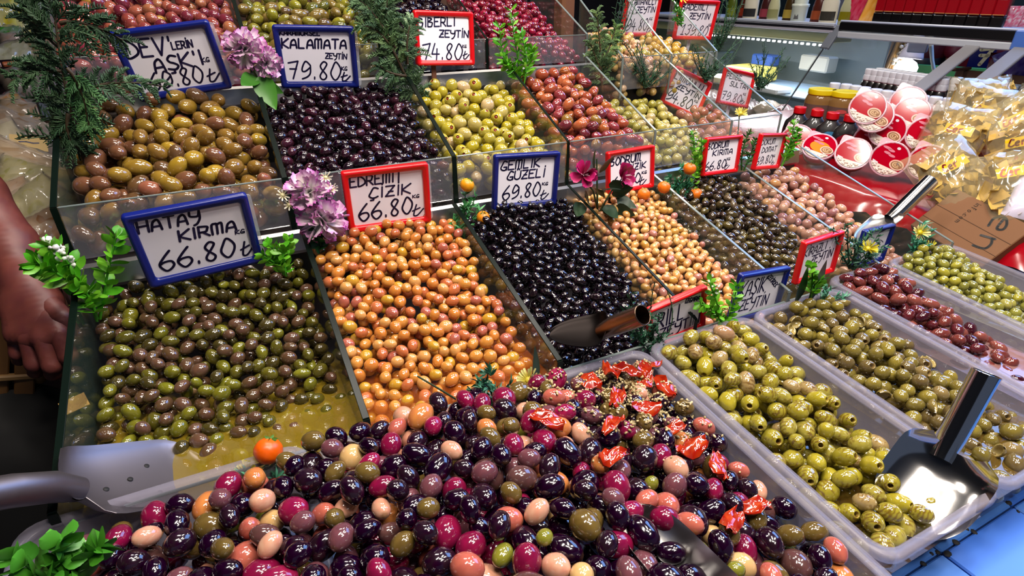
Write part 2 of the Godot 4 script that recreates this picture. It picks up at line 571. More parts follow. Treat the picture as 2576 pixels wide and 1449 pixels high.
# ------------------------------------------------------------------ olives
# shape: pits (0 none, 1 open hole, 2 hole with red pepper), slit, wrinkle, stripes, tip
func olive_mesh(e: float, ca: Color, cb: Color, blotch: float, o: Dictionary, sd: int) -> Array:
	var seg: int = o.get("seg", 14)
	var rings: int = o.get("rings", 9)
	var pit: int = o.get("pit", 0)
	var wr: float = o.get("wrinkle", 0.0)
	var slit: float = o.get("slit", 0.0)
	var stripes: bool = o.get("stripes", false)
	var tip: float = o.get("tip", 0.06)
	var r := RandomNumberGenerator.new()
	r.seed = sd * 77 + 5
	var off := Vector3(r.randf() * 50, r.randf() * 50, r.randf() * 50)
	var prof := []
	for i in rings + 1:
		var a := PI * i / rings
		var rr := sin(a)
		var y := -cos(a) * e
		if a > PI * 0.75: y += tip * pow((a - PI * 0.75) / (PI * 0.25), 2.0)
		if pit > 0 and i == rings:
			continue
		prof.append([rr, y, 0])
	if pit > 0:
		var hr: float = o.get("hole", 0.30)
		var keep := []
		for q in prof:
			if not (q[1] > 0 and q[0] < hr + 0.06): keep.append(q)
		prof = keep
		var yt := sqrt(1.0 - (hr + 0.03) * (hr + 0.03)) * e
		prof.append([hr + 0.05, yt, 0])
		prof.append([hr, yt - 0.02, 1])
		prof.append([hr * 0.86, yt - 0.18 * e, 1])
		prof.append([hr * 0.8, yt - 0.5 * e, 2])
		prof.append([0.0, yt - 0.55 * e, 2])
	else:
		# small scar at the stalk end
		prof[prof.size() - 1] = [0.0, e + tip * 0.5, 3]
	var angs := []
	if slit > 0.0:
		for a in [0.0, 0.09, 0.2]: angs.append(a)
		for k in range(1, seg - 3): angs.append(0.2 + (TAU - 0.4) * k / (seg - 3))
		for a in [-0.2, -0.09]: angs.append(TAU + a)
	else:
		for k in seg: angs.append(TAU * k / seg)
	var rows := []
	var cols := []
	var flesh := ca.lerp(Color(0.75, 0.62, 0.4), 0.5)
	var bend := r.randf_range(-0.08, 0.08)
	for q in prof:
		var row := []
		var cr := []
		for a in angs:
			var d := Vector3(q[0] * cos(a), q[1], q[0] * sin(a))
			var nv := noise.get_noise_3dv(d * 1.1 + off)
			var n2 := noise2.get_noise_3dv(d * 3.0 + off)
			var s := 1.0 + 0.07 * nv
			if wr > 0.0:
				var w2 := noise2.get_noise_3dv(Vector3(d.x * 5.0, d.y * 2.0, d.z * 5.0) + off)
				s -= wr * (0.5 + w2) * (1.0 - 0.5 * absf(d.y) / e)
			if slit > 0.0:
				var da: float = minf(a, TAU - a)
				if da < 0.15 and absf(q[1]) < 0.82 * e: s -= slit * (1.0 if da < 0.03 else 0.15)
			if q[2] > 0 and q[2] < 3: s = 1.0
			var p := Vector3(d.x * s + bend * (1.0 - d.y * d.y / (e * e)), d.y * (1.0 + 0.03 * n2), d.z * s)
			row.append(p)
			var c := ca.lerp(cb, clampf(0.5 + nv * 1.1 + n2 * 0.25, 0.0, 1.0) * blotch)
			if q[2] == 1: c = flesh
			if q[2] == 2: c = flesh.darkened(0.2)
			if q[2] == 3 or (q[2] == 0 and pit == 0 and q[1] > e * 0.97): c = c.lerp(Color(0.35, 0.25, 0.12), 0.45)
			if slit > 0.0 and absf(q[1]) < 0.8 * e and minf(a, TAU - a) < 0.05: c = c.darkened(0.45)
			if stripes:
				var st := sin((d.y + d.x * 0.35) * 19.0 / e + n2 * 1.8)
				if st > 0.45 and nv + sin(a + off.x) * 0.8 > 0.05: c = c.lerp(Color(0.33, 0.21, 0.09), 0.62)
				elif n2 > 0.28: c = c.lerp(Color(0.35, 0.22, 0.08), 0.4)
			cr.append(lin(c))
		rows.append(row)
		cols.append(cr)
	var m := MB.new()
	m.grid(rows, true, cols)
	return [m.mesh(), (sqrt(1.0 - 0.36 * 0.36) * e if pit > 0 else 0.0)]

# half-opened olive: a curled shell of flesh
func shell_mesh(e: float, ca: Color, cb: Color, sd: int) -> ArrayMesh:
	var r := RandomNumberGenerator.new()
	r.seed = sd
	var rows := []
	var cols := []
	var inner := ca.lerp(Color(0.78, 0.70, 0.45), 0.55)
	var span := r.randf_range(0.45, 0.62) * PI
	for q in [[1.0, 0], [1.0, 1], [0.96, 2], [0.74, 3], [0.70, 4]]:
		pass
	for i in 7:
		var t := float(i) / 6
		var row := []
		var cr := []
		for j in 14:
			# outer skin 0..span then back along the inside
			var k := j if j < 7 else 13 - j
			var a := -span + 2.0 * span * k / 6.0
			var rad := 1.0 if j < 7 else 0.72
			var y := -cos(PI * (0.08 + 0.84 * t)) * e * (1.0 if j < 7 else 0.9)
			var w := sin(PI * (0.08 + 0.84 * t)) * rad
			row.append(Vector3(w * cos(a), y, w * sin(a)))
			cr.append(lin(ca.lerp(cb, float(i % 3) / 3.0) if j < 7 else inner))
		rows.append(row)
		cols.append(cr)
	var m := MB.new()
	m.grid(rows, true, cols, true)
	return m.mesh()

var balls := []      # [pos, r, bin]
var bins := []       # {o, variants, ids}

func surf_y(o: Dictionary, x: float, z: float) -> float:
	var u: float = (x - o.x0) / (o.x1 - o.x0)
	var y: float = o.yf + (o.zf - z) * o.sl + o.get("mound", 0.012) * (1.0 - pow(2.0 * u - 1.0, 2.0)) + o.get("tiltx", 0.0) * (u - 0.5)
	if o.has("crown"):
		var q: Array = o.crown     # [x, z, radius, height]
		for cr in q:
			var dd: float = Vector2(x - cr[0], z - cr[1]).length() / cr[2]
			if dd < 1.0: y += cr[3] * (0.5 + 0.5 * cos(PI * dd))
	y += 0.004 * noise.get_noise_2d(x * 22.0, z * 22.0)
	if o.has("corner_cut"):
		# the corner tray's heap falls away towards its far outer corner
		y -= 0.35 * maxf(0.0, -0.372 - z - 0.10 * (x + 0.17)) * (1.0 if x < 0.0 else 0.0)
	return y

func fill(o: Dictionary) -> void:
	var b := bins.size()
	var r: float = o.r
	var cs := 2.3 * r
	var nx := int(ceil((o.x1 - o.x0) / cs)) + 3
	var nz := int(ceil((o.zf - o.zb) / cs)) + 3
	var cell := []
	cell.resize(nx * nz)
	for i in cell.size(): cell[i] = []
	var px := PackedFloat32Array()
	var py := PackedFloat32Array()
	var pz := PackedFloat32Array()
	var pr := PackedFloat32Array()
	var tries := int((o.x1 - o.x0) * (o.zf - o.zb) / (r * r) * o.get("density", 6.0))
	var rg := RandomNumberGenerator.new()
	rg.seed = 100 + b
	var ids := []
	var layers: float = o.get("layers", 4.2)
	for k in tries:
		var rr: float = r * (rg.randf_range(0.86, 1.1) if not o.has("spread") else rg.randf_range(0.82, 1.22))
		var bx := 0.0
		var bz := 0.0
		var by := 99.0
		var x := rg.randf_range(o.x0 + rr, o.x1 - rr)
		var z := rg.randf_range(o.zb + rr, o.zf - rr)
		for s in 7:
			var qx := x
			var qz := z
			if s > 0:
				qx = clampf(bx + rg.randf_range(-r, r), o.x0 + rr, o.x1 - rr)
				qz = clampf(bz + rg.randf_range(-r, r), o.zb + rr, o.zf - rr)
			var sy := surf_y(o, qx, qz)
			var h := maxf(o.get("ybot", -9.0) + rr, sy - layers * r)
			if qz > o.zf - 3.5 * r: h = minf(h, maxf(o.get("ybot", -9.0) + rr, sy - 9.0 * r))
			var ci := int((qx - o.x0) / cs) + 1
			var cj := int((qz - o.zb) / cs) + 1
			for i in range(ci - 1, ci + 2):
				for j in range(cj - 1, cj + 2):
					for w in cell[i + j * nx]:
						var ddx := px[w] - qx
						var ddz := pz[w] - qz
						var sr := (pr[w] + rr) * 0.97
						var d2 := ddx * ddx + ddz * ddz
						if d2 < sr * sr:
							h = maxf(h, py[w] + sqrt(sr * sr - d2))
			if h < by:
				by = h
				bx = qx
				bz = qz
		if by > surf_y(o, bx, bz) - rr * 0.4 + rg.randf() * r * 0.5: continue
		var id := px.size()
		px.append(bx); py.append(by); pz.append(bz); pr.append(rr)
		cell[int((bx - o.x0) / cs) + 1 + (int((bz - o.zb) / cs) + 1) * nx].append(id)
		ids.append(balls.size())
		balls.append([Vector3(bx, by, bz), rr, b])
	bins.append({"o": o, "ids": ids})

func make_variants(o: Dictionary, b: int) -> Array:
	var out := []
	var k := 0
	var e: float = o.e
	for q in o.cols:          # [hex a, hex b, weight, optional overrides]
		for rep in (q[3].get("reps", 2) if q.size() > 3 else 2):
			var opt: Dictionary = o.get("shape", {}).duplicate()
			if q.size() > 3: opt.merge(q[3], true)
			var ee: float = e * (1.0 + 0.12 * (rep - 0.5)) if not opt.has("e") else float(opt.e) * (1.0 + 0.1 * (rep - 0.5))
			var m: ArrayMesh
			var top := 0.0
			if opt.get("shell", false):
				m = shell_mesh(ee, hexc(q[0]), hexc(q[1]), b * 31 + k)
			else:
				var two := olive_mesh(ee, hexc(q[0]), hexc(q[1]), opt.get("blotch", 0.8), opt, b * 31 + k)
				m = two[0]
				top = two[1]
			out.append({"ca": hexc(q[0]).lerp(hexc(q[1]), 0.4), "mesh": m, "w": q[2], "e": ee, "opt": opt, "top": top})
			k += 1
	return out

# a plain word for a skin colour
func tone_word(c: Color) -> String:
	var h := c.h * 360.0
	if c.v < 0.16: return "near-black"
	if c.v < 0.30: return "dark brown" if h > 15 and h < 70 else ("plum" if c.s > 0.35 else "blackish")
	if h > 330 or h < 8: return "deep red" if c.v < 0.5 else "pink"
	if h < 22: return "reddish brown" if c.v < 0.6 else "rosy"
	if h < 32: return "brown" if c.v < 0.55 else ("peach" if c.s < 0.55 else "orange")
	if h < 41: return "tan brown" if c.v < 0.6 else ("beige" if c.s < 0.5 else "amber")
	if h < 51: return "brownish olive" if c.v < 0.58 else ("pale straw" if c.s < 0.55 else "golden")
	return "olive green" if c.v < 0.58 else "yellow-green"

func place_label(o: Dictionary, tone: String, p: Vector3) -> String:
	var v: float = (p.z - o.zb) / (o.zf - o.zb)
	var u: float = (p.x - o.x0) / (o.x1 - o.x0)
	var row: String = ["far back in", "back in", "mid-back in", "mid-front in", "in front of", "very front of"][clampi(int(v * 6.0), 0, 5)]
	var side: String = ["by the %s" % o.nbr[0], "nearer the %s" % o.nbr[0], "halfway across", "nearer the %s" % o.nbr[1], "by the %s" % o.nbr[1]][clampi(int(u * 5.0), 0, 4)]
	if row == "in front of": row = "front half of"
	return "%s %s %s the %s %s" % [tone, o.noun, row, o.bin, side]

func build_olives() -> void:
	for o in olive_bins(): fill(o)
	# which olives show most in the picture: a coarse depth picture of the piles alone
	var W := 859
	var H := 483
	var zb := PackedFloat32Array()
	zb.resize(W * H)
	zb.fill(99.0)
	var ib := PackedInt32Array()
	ib.resize(W * H)
	ib.fill(-1)
	var eye := Transform3D(Basis(Vector3(0.89684, -0.00440, 0.44232), Vector3(0.21055, 0.88366, -0.41811), Vector3(-0.38902, 0.46811, 0.79343)).orthonormalized(), Vector3(0, 0.36, 0)).affine_inverse()
	for i in balls.size():
		var p: Vector3 = eye * (balls[i][0] as Vector3)
		var dep := -p.z
		if dep < 0.12: continue
		var f := 477.0 / dep
		var cx := 429.5 + p.x * f
		var cy := 241.5 - p.y * f
		var rp: float = balls[i][1] * f * 1.05
		if cx < -rp or cy < -rp or cx > W + rp or cy > H + rp: continue
		var r2 := rp * rp
		for y in range(maxi(0, int(cy - rp)), mini(H, int(cy + rp) + 1)):
			var dy := y - cy
			for x in range(maxi(0, int(cx - rp)), mini(W, int(cx + rp) + 1)):
				var d2 := (x - cx) * (x - cx) + dy * dy
				if d2 > r2: continue
				var dd: float = dep - balls[i][1] * sqrt(1.0 - d2 / r2)
				var at := y * W + x
				if dd < zb[at]:
					zb[at] = dd
					ib[at] = i
	var seen := PackedInt32Array()
	seen.resize(balls.size())
	for q in ib:
		if q >= 0: seen[q] += 1
	var pep := MB.new()
	pep.lathe([[0.0, -0.3], [0.22, -0.28], [0.22, -0.12], [0.14, -0.07], [0.0, -0.06]], 9)
	var pepper := pep.mesh()
	var pepper_mat := std(Color(0.50, 0.13, 0.04), 0.3)
	for b in bins.size():
		var o: Dictionary = bins[b].o
		var vs := make_variants(o, b)
		var total := 0.0
		for q in vs: total += q.w
		var rg := RandomNumberGenerator.new()
		rg.seed = 900 + b
		var order: Array = bins[b].ids.duplicate()
		order.sort_custom(func(p, q): return seen[p] > seen[q] or (seen[p] == seen[q] and p < q))
		var count := {}
		var rest := []
		var mat: Material = mats[o.get("mat", "skin_wet")]
		for id in order:
			var pick := rg.randf() * total
			var vi := 0
			while vi < vs.size() - 1 and pick > vs[vi].w:
				pick -= vs[vi].w
				vi += 1
			var va: Dictionary = vs[vi]
			var cls: Array = o.get("labels", {}).get(va.opt.get("class", ""), [o.name, tone_word(va.ca)])
			var lab := [cls[0], place_label(o, cls[1], balls[id][0]), ("%s olives of the mixed heap" % cls[1]) if o.has("labels") else o.group]
			var dir := Vector3(rg.randf_range(-1, 1), rg.randf_range(-0.45, 0.45) - 0.2, rg.randf_range(-1, 1))
			if va.opt.get("pit", 0) > 0 and rg.randf() < 0.5: dir = Vector3(rg.randf_range(-0.9, 0.3), rg.randf_range(0.1, 0.9), rg.randf_range(0.2, 1.2))
			var s: float = balls[id][1] / pow(va.e, 0.36) * va.opt.get("size", 1.0)
			var xf := along(balls[id][0], dir, rg.randf() * TAU)
			xf.basis = xf.basis.scaled_local(Vector3(s, s, s))
			if seen[id] >= 3 and count.get(lab[2], 0) < 300:
				count[lab[2]] = count.get(lab[2], 0) + 1
				var n := solo(lab[0], va.mesh, mat, lab[1], "olive", xf, lab[2])
				if va.opt.get("pit", 0) == 2: put("pepper_filling", pepper, pepper_mat, n, Transform3D(Basis(), Vector3(0, va.top, 0)))
			elif seen[id] > 0 or rg.randf() < 0.5:
				rest.append([vi, xf])
		if rest.size():
			var mm := MultiMesh.new()
			mm.transform_format = MultiMesh.TRANSFORM_3D
			mm.use_colors = true
			var white: Dictionary = o.get("shape", {}).duplicate()
			white["seg"] = 10
			white["rings"] = 7
			white["stripes"] = false
			mm.mesh = olive_mesh(o.e, Color.WHITE, Color(0.85, 0.8, 0.75), 0.8, white, b)[0]
			mm.instance_count = rest.size()
			for i in rest.size():
				mm.set_instance_transform(i, rest[i][1])
				var q: Array = o.cols[mini(int(rest[i][0] / 2), o.cols.size() - 1)]
				mm.set_instance_color(i, lin(hexc(q[0]).lerp(hexc(q[1]), 0.4)))
			var mi := MultiMeshInstance3D.new()
			mi.multimesh = mm
			mi.material_override = mat
			mi.name = numbered("olive_pile")
			add_child(mi)
			tag(mi, "smaller and lower olives of the pile in the " + o.bin, "olive pile", "", "stuff")
	build_brine()
	build_garnish()

# strips of red pepper and a sprinkle of seeds and herbs on the mixed heap
func build_garnish() -> void:
	rng.seed = 31
	var o: Dictionary
	var b := 0
	for i in bins.size():
		if bins[i].o.has("labels"):
			o = bins[i].o
			b = i
	var spots := [[0.262, -0.365], [0.272, -0.335], [0.292, -0.315], [0.318, -0.350], [0.334, -0.340], [0.243, -0.300], [0.188, -0.318], [0.302, -0.288], [0.300, -0.262], [0.306, -0.236], [0.302, -0.196], [0.312, -0.372], [0.330, -0.366], [0.346, -0.376], [0.295, -0.376], [0.268, -0.185], [0.215, -0.262]]
	for k in spots.size():
		var x: float = spots[k][0]
		var z: float = spots[k][1]
		var at := Vector3(x, surf_y(o, x, z) + 0.008, z)
		var rows := []
		var cols := []
		var L := rng.randf_range(0.011, 0.017)
		var W := rng.randf_range(0.006, 0.010)
		var off := k * 7.3
		for i in 7:
			var row := []
			var cr := []
			for j in 12:
				var top := j < 6
				var u := -1.0 + 2.0 * (j if top else 11 - j) / 5.0
				var t := i / 6.0
				var w := W * sin(PI * (0.12 + 0.76 * t)) * (1.0 + 0.4 * noise.get_noise_2d(t * 3.0 + off, u))
				var y := 0.006 * noise.get_noise_2d(t * 3.5 + off, u * 1.6) + 0.004 * u * u * sin(t * 5.0 + k) - (0.0 if top else 0.0016)
				row.append(Vector3(u * w, y, (t - 0.5) * 2.0 * L))
				cr.append(lin(hexc("#8c150b").lerp(hexc("#b8501c"), clampf(0.25 + noise2.get_noise_2d(t * 4.0 + off, u * 2.0), 0, 1))))
			rows.append(row)
			cols.append(cr)
		var m := MB.new()
		m.grid(rows, true, cols)
		solo("red_pepper_strip", m.mesh(), mats.skin_wet, "red pepper strip, %s" % ["beside the seeds at the back", "behind the biggest mauve olives", "with a yellow inner side", "near the striped tray's back corner", "lying flat by the striped tray", "small one before the seeds", "long one nearest the orange olives", "in the line towards the trough scoop, first", "in the line towards the trough scoop, second", "in the line towards the trough scoop, third", "just behind the trough scoop's rim", "orange-tinted at the very back", "short one at the very back", "tucked against the tray's back corner", "nearest the feathery sprig", "beside the trough scoop", "in the middle of the heap"][k], "pepper", T(at, Vector3(rng.randf_range(-15, 15), rng.randf() * 360, rng.randf_range(-15, 15))), "red pepper strips")
	var seeds := []
	for id in bins[b].ids:
		var p: Vector3 = balls[id][0]
		var d := Vector2(p.x - 0.30, p.z + 0.365).length()
		var chance := 50.0 * exp(-d * d / 0.0035) + (0.8 if rng.randf() < 0.25 else 0.0)
		for k in int(chance):
			var dir := Vector3(rng.randf_range(-1, 1), rng.randf_range(0.25, 1.0), rng.randf_range(-0.6, 1)).normalized()
			seeds.append(Transform3D(Basis.from_euler(rv(3.0)).scaled(Vector3.ONE * rng.randf_range(0.9, 1.5)), p + dir * balls[id][1] * 1.02))
	var sm := MB.new()
	sm.lathe([[0.0, -0.0016], [0.0008, -0.0008], [0.0009, 0.0004], [0.0, 0.0016]], 6)
	var mm := MultiMesh.new()
	mm.transform_format = MultiMesh.TRANSFORM_3D
	mm.use_colors = true
	mm.mesh = sm.mesh()
	mm.instance_count = seeds.size()
	for i in seeds.size():
		mm.set_instance_transform(i, seeds[i])
		mm.set_instance_color(i, tint("#8a7a4c", "#d0b98c"))
	var mi := MultiMeshInstance3D.new()
	mi.multimesh = mm
	mi.material_override = mats.matt
	mi.name = numbered("seed_sprinkle")
	add_child(mi)
	tag(mi, "pale seeds and herbs sprinkled over the back of the mixed heap", "seeds", "", "stuff")

func olive_bins() -> Array:
	var L := []
	# --- front row of glass bins
	L.append({"noun": "cracked olive", "bin": "HATAY bin", "nbr": ["outer glass", "orange olives"], "name": "green_brown_olive", "label": "green-brown cracked olive in the bin below the blue HATAY KIRMA sign", "group": "olives in the Hatay Kirma bin", "x0": X1[0] + .004, "x1": X1[1] - .004, "zb": -0.708, "zf": -0.425, "yf": -0.065, "sl": 0.43, "mound": 0.012, "r": 0.0077, "e": 1.28, "ybot": -0.12,
		"cols": [["#5a561c", "#48401a", 3.0], ["#523f28", "#54382c", 3.0], ["#6e6a1e", "#585618", 1.4], ["#443c1a", "#382f17", 2.4], ["#634636", "#4f3a2a", 1.8], ["#7a7822", "#62621c", 0.7, {"e": 1.6, "size": 0.9}], ["#a88c60", "#987850", 0.12]]})
	L.append({"noun": "smooth olive", "bin": "EDREMIT bin", "nbr": ["HATAY olives", "black olives"], "name": "orange_olive", "label": "smooth orange olive in the bin below the red EDREMIT sign", "group": "olives in the Edremit bin", "x0": X1[1] + .004, "x1": X1[2] - .003, "zb": -0.708, "zf": -0.425, "yf": -0.032, "sl": 0.395, "mound": 0.012, "r": 0.0074, "e": 1.2, "ybot": -0.1,
		"cols": [["#c47d33", "#b96e30", 3.0], ["#c98a3e", "#ba7a33", 2.6], ["#bb693c", "#b06038", 1.9], ["#cc9855", "#c28646", 1.8], ["#aa5e48", "#a25648", 0.8], ["#c2922f", "#ae8428", 1.2]]})
	L.append({"noun": "wrinkled olive", "bin": "GEMLIK bin", "nbr": ["orange olives", "apricot olives"], "name": "wrinkled_black_olive", "label": "wrinkled shiny black olive in the bin below the blue GEMLIK sign", "group": "olives in the Gemlik bin", "x0": X1[2] + .003, "x1": X1[3] - .003, "zb": -0.708, "zf": -0.425, "yf": -0.028, "sl": 0.375, "mound": 0.012, "r": 0.0065, "e": 1.3, "ybot": -0.09, "mat": "skin_dark", "shape": {"wrinkle": 0.26, "seg": 26, "rings": 18},
		"cols": [["#100b10", "#1a0f14", 3.0], ["#0b080b", "#17121a", 3.0], ["#22141a", "#120c10", 1.0]]})
	L.append({"noun": "small olive", "bin": "BODRUM CIZIK bin", "nbr": ["black olives", "brown olives"], "name": "apricot_olive", "label": "small apricot olive in the bin below the red BODRUM CIZIK sign", "group": "olives in the Bodrum Cizik bin", "x0": X1[3] + .003, "x1": X1[4] - .003, "zb": -0.708, "zf": -0.425, "yf": -0.03, "sl": 0.36, "mound": 0.010, "r": 0.0059, "e": 1.2, "ybot": -0.09,
		"cols": [["#cb9a56", "#c28a4c", 3.0], ["#c98f5c", "#c08254", 2.6], ["#cfa566", "#c29450", 2.2], ["#bf8060", "#b6765a", 1.1], ["#bd8c3c", "#b4863c", 0.8], ["#b07666", "#a86a60", 0.35]]})
	L.append({"noun": "long olive", "bin": "BODRUM KIRMA bin", "nbr": ["apricot olives", "pink olives"], "name": "dark_brown_olive", "label": "dark brown-green olive in the bin below the red BODRUM KIRMA sign", "group": "olives in the Bodrum Kirma bin", "x0": X1[4] + .003, "x1": X1[5] - .003, "zb": -0.708, "zf": -0.425, "yf": -0.045, "sl": 0.41, "mound": 0.010, "r": 0.0069, "e": 1.42, "ybot": -0.09,
		"cols": [["#3c3120", "#2c2018", 3.0], ["#4a3d22", "#38301a", 2.4], ["#33241c", "#2a1c18", 2.0], ["#56491f", "#463c1c", 1.2], ["#5e4c34", "#4a3c28", 0.7]]})
	L.append({"noun": "dusty olive", "bin": "DOMAT bin", "nbr": ["brown olives", "red cloth"], "name": "pinkish_olive", "label": "dusty pink olive in the end bin below the red DOMAT sign", "group": "olives in the Domat bin", "x0": X1[5] + .003, "x1": X1[6] - .003, "zb": -0.708, "zf": -0.46, "yf": -0.04, "sl": 0.40, "mound": 0.008, "r": 0.0086, "e": 1.2, "ybot": -0.09,
		"cols": [["#b98a74", "#a8745f", 3.0], ["#c49a80", "#b08068", 2.0], ["#a97868", "#96645c", 2.0], ["#c39565", "#b98250", 1.0], ["#9c6a6a", "#8a5a5a", 0.7]]})
	# --- middle row
	L.append({"noun": "giant olive", "bin": "DEV bin", "nbr": ["outer glass", "KALAMATA"], "name": "giant_olive", "label": "giant golden-brown olive in the bin under the blue AŞK sign", "group": "olives in the Dev Ask bin", "x0": X2[0] + .004, "x1": X2[1] - .004, "zb": -0.96, "zf": -0.742, "yf": 0.128, "sl": 0.40, "mound": 0.016, "r": 0.0119, "e": 1.38, "ybot": 0.085, "layers": 5.5, "density": 9.0,
		"cols": [["#84642a", "#705226", 3.0], ["#92742a", "#7d6024", 2.0], ["#744e33", "#633f30", 2.4], ["#65492e", "#553d26", 1.6], ["#935844", "#7e4e38", 0.5], ["#a4852c", "#8a6c20", 0.7]]})
	L.append({"noun": "glossy olive", "bin": "KALAMATA bin", "nbr": ["giant olives", "stuffed olives"], "name": "plum_black_olive", "label": "glossy plum-black olive in the bin under the blue KALAMATA sign", "group": "olives in the Kalamata bin", "x0": X2[1] + .004, "x1": X2[2] - .003, "zb": -0.96, "zf": -0.742, "yf": 0.128, "sl": 0.40, "mound": 0.016, "r": 0.0077, "e": 1.36, "ybot": 0.085, "mat": "skin_dark", "shape": {"wrinkle": 0.05},
		"cols": [["#20101a", "#160b12", 3.0], ["#2c131e", "#1c0e16", 2.4], ["#421c2a", "#2a121c", 1.2], ["#180d14", "#120a10", 2.0]]})
	L.append({"noun": "pepper-stuffed olive", "bin": "BIBERLI bin", "nbr": ["KALAMATA", "red olives"], "name": "pepper_stuffed_olive", "label": "yellow-green olive stuffed with pepper in the bin under the red BIBERLI sign", "group": "olives in the Biberli bin", "x0": X2[2] + .003, "x1": X2[3] - .003, "zb": -0.96, "zf": -0.742, "yf": 0.120, "sl": 0.40, "mound": 0.016, "r": 0.0107, "e": 1.14, "ybot": 0.085,
		"cols": [["#b0a232", "#a09028", 3.0, {"pit": 2}], ["#a89a38", "#968a2e", 2.4, {"pit": 2}], ["#b4a55a", "#a69350", 1.4], ["#c0a878", "#b09468", 1.0], ["#aa9a22", "#9a8a20", 2.0]]})
	L.append({"noun": "slit olive", "bin": "slit olive bin", "nbr": ["stuffed olives", "LIMONLU"], "name": "copper_red_olive", "label": "slit copper-red olive in the middle row bin beside the stuffed green olives", "group": "copper-red slit olives", "x0": X2[3] + .003, "x1": X2[4] - .003, "zb": -0.96, "zf": -0.742, "yf": 0.128, "sl": 0.40, "mound": 0.016, "r": 0.0102, "e": 1.3, "ybot": 0.085, "shape": {"slit": 0.16, "seg": 16},
		"cols": [["#9c4a2c", "#843a2a", 3.0], ["#a85a2c", "#945028", 2.0], ["#8a3638", "#702a32", 2.2], ["#b0623a", "#9a4a34", 1.6], ["#8d6a30", "#7c5a28", 1.0], ["#6c2a30", "#5a2028", 0.8]]})
	L.append({"noun": "round pale olive", "bin": "LIMONLU bin", "nbr": ["red olives", "SULTAN"], "name": "lemon_olive", "label": "round pale green olive in the bin below the tilted LIMONLU sign", "group": "olives in the Limonlu bin", "x0": X2[4] + .003, "x1": X2[5] - .003, "zb": -0.93, "zf": -0.742, "yf": 0.09, "sl": 0.36, "mound": 0.012, "r": 0.0088, "e": 1.12, "ybot": 0.02,
		"cols": [["#a59a48", "#938a3c", 3.0], ["#b3a55c", "#a3964c", 2.0], ["#98903a", "#8a8030", 1.8], ["#b5a06a", "#a69460", 0.8]]})
	L.append({"noun": "rosy olive", "bin": "SULTAN bin", "nbr": ["LIMONLU", "deli"], "name": "rosy_olive", "label": "rosy brown olive in the small bin below the red SULTAN sign", "group": "olives in the Pembe Sultan bin", "x0": X2[5] + .003, "x1": X2[6] - .003, "zb": -0.90, "zf": -0.742, "yf": 0.085, "sl": 0.33, "mound": 0.012, "r": 0.0100, "e": 1.12, "ybot": 0.03,
		"cols": [["#a8604c", "#94503f", 3.0], ["#b57a60", "#a0664e", 2.0], ["#86353a", "#702c34", 1.2]]})
	# --- top row
	L.append({"noun": "coral olive", "bin": "top coral bin", "nbr": ["cypress", "green olives"], "name": "coral_olive", "label": "coral pink olive in the topmost bin behind the blue AŞK sign", "group": "coral olives in the top row", "x0": X3[0] + .004, "x1": X3[1] - .004, "zb": -1.21, "zf": -0.996, "yf": 0.258, "sl": 0.44, "mound": 0.012, "r": 0.0102, "e": 1.2, "ybot": 0.22,
		"cols": [["#8e4438", "#763434", 3.0], ["#9c5642", "#884638", 2.2], ["#742c38", "#602230", 2.2], ["#a36a48", "#94563c", 1.0], ["#a8823a", "#9c722e", 0.15]]})
	L.append({"noun": "long olive", "bin": "top green bin", "nbr": ["coral olives", "cypress"], "name": "long_green_olive", "label": "long olive-green olive in the topmost bin behind the blue KALAMATA sign", "group": "long green olives in the top row", "x0": X3[1] + .004, "x1": X3[2] - .003, "zb": -1.21, "zf": -0.996, "yf": 0.258, "sl": 0.44, "mound": 0.012, "r": 0.0106, "e": 1.4, "ybot": 0.22,
		"cols": [["#80782a", "#6a6222", 3.0], ["#77642e", "#665226", 2.4], ["#5f4a2c", "#4e3c24", 1.4], ["#8f8a2a", "#7c7824", 1.2], ["#5c5c22", "#4c4c1c", 1.0]]})
	L.append({"noun": "round olive", "bin": "top black bin", "nbr": ["green olives", "cherry olives"], "name": "round_black_olive", "label": "round black olive in the topmost bin behind the red BIBERLI sign", "group": "round black olives in the top row", "x0": X3[2] + .003, "x1": X3[3] - .003, "zb": -1.21, "zf": -0.996, "yf": 0.262, "sl": 0.40, "mound": 0.008, "r": 0.0088, "e": 1.15, "ybot": 0.22, "mat": "skin_dark",
		"cols": [["#0d0a0e", "#17101a", 3.0], ["#140c10", "#0b080b", 2.0]]})
	L.append({"noun": "pitted olive", "bin": "top cherry bin", "nbr": ["black olives", "post"], "name": "cherry_red_olive", "label": "cherry red pitted olive in the topmost bin beside the wooden post", "group": "cherry red olives in the top row", "x0": X3[3] + .003, "x1": X3[4] - .003, "zb": -1.21, "zf": -0.996, "yf": 0.252, "sl": 0.46, "mound": 0.010, "tiltx": -0.04, "r": 0.0076, "e": 1.05, "ybot": 0.22, "shape": {"pit": 1, "hole": 0.2},
		"cols": [["#7c0f26", "#63101f", 3.0], ["#8c1430", "#70102a", 2.4], ["#5c0c1c", "#4a0a18", 1.4]]})
	L.append({"noun": "blond olive", "bin": "blond bin", "nbr": ["post", "golden olives"], "name": "blond_olive", "label": "blond peach olive in the pale bin below the red 94.80 sign at the deli side", "group": "blond olives beside the deli case", "x0": X4[0] + .003, "x1": X4[1] - .003, "zb": -1.07, "zf": -0.93, "yf": 0.225, "sl": 0.36, "mound": 0.012, "r": 0.0082, "e": 1.2, "ybot": 0.165,
		"cols": [["#c7a57c", "#b8916a", 3.0], ["#cba96a", "#b9974f", 2.0], ["#bd8d6c", "#b07f60", 1.8], ["#a89a50", "#988a40", 0.8]]})
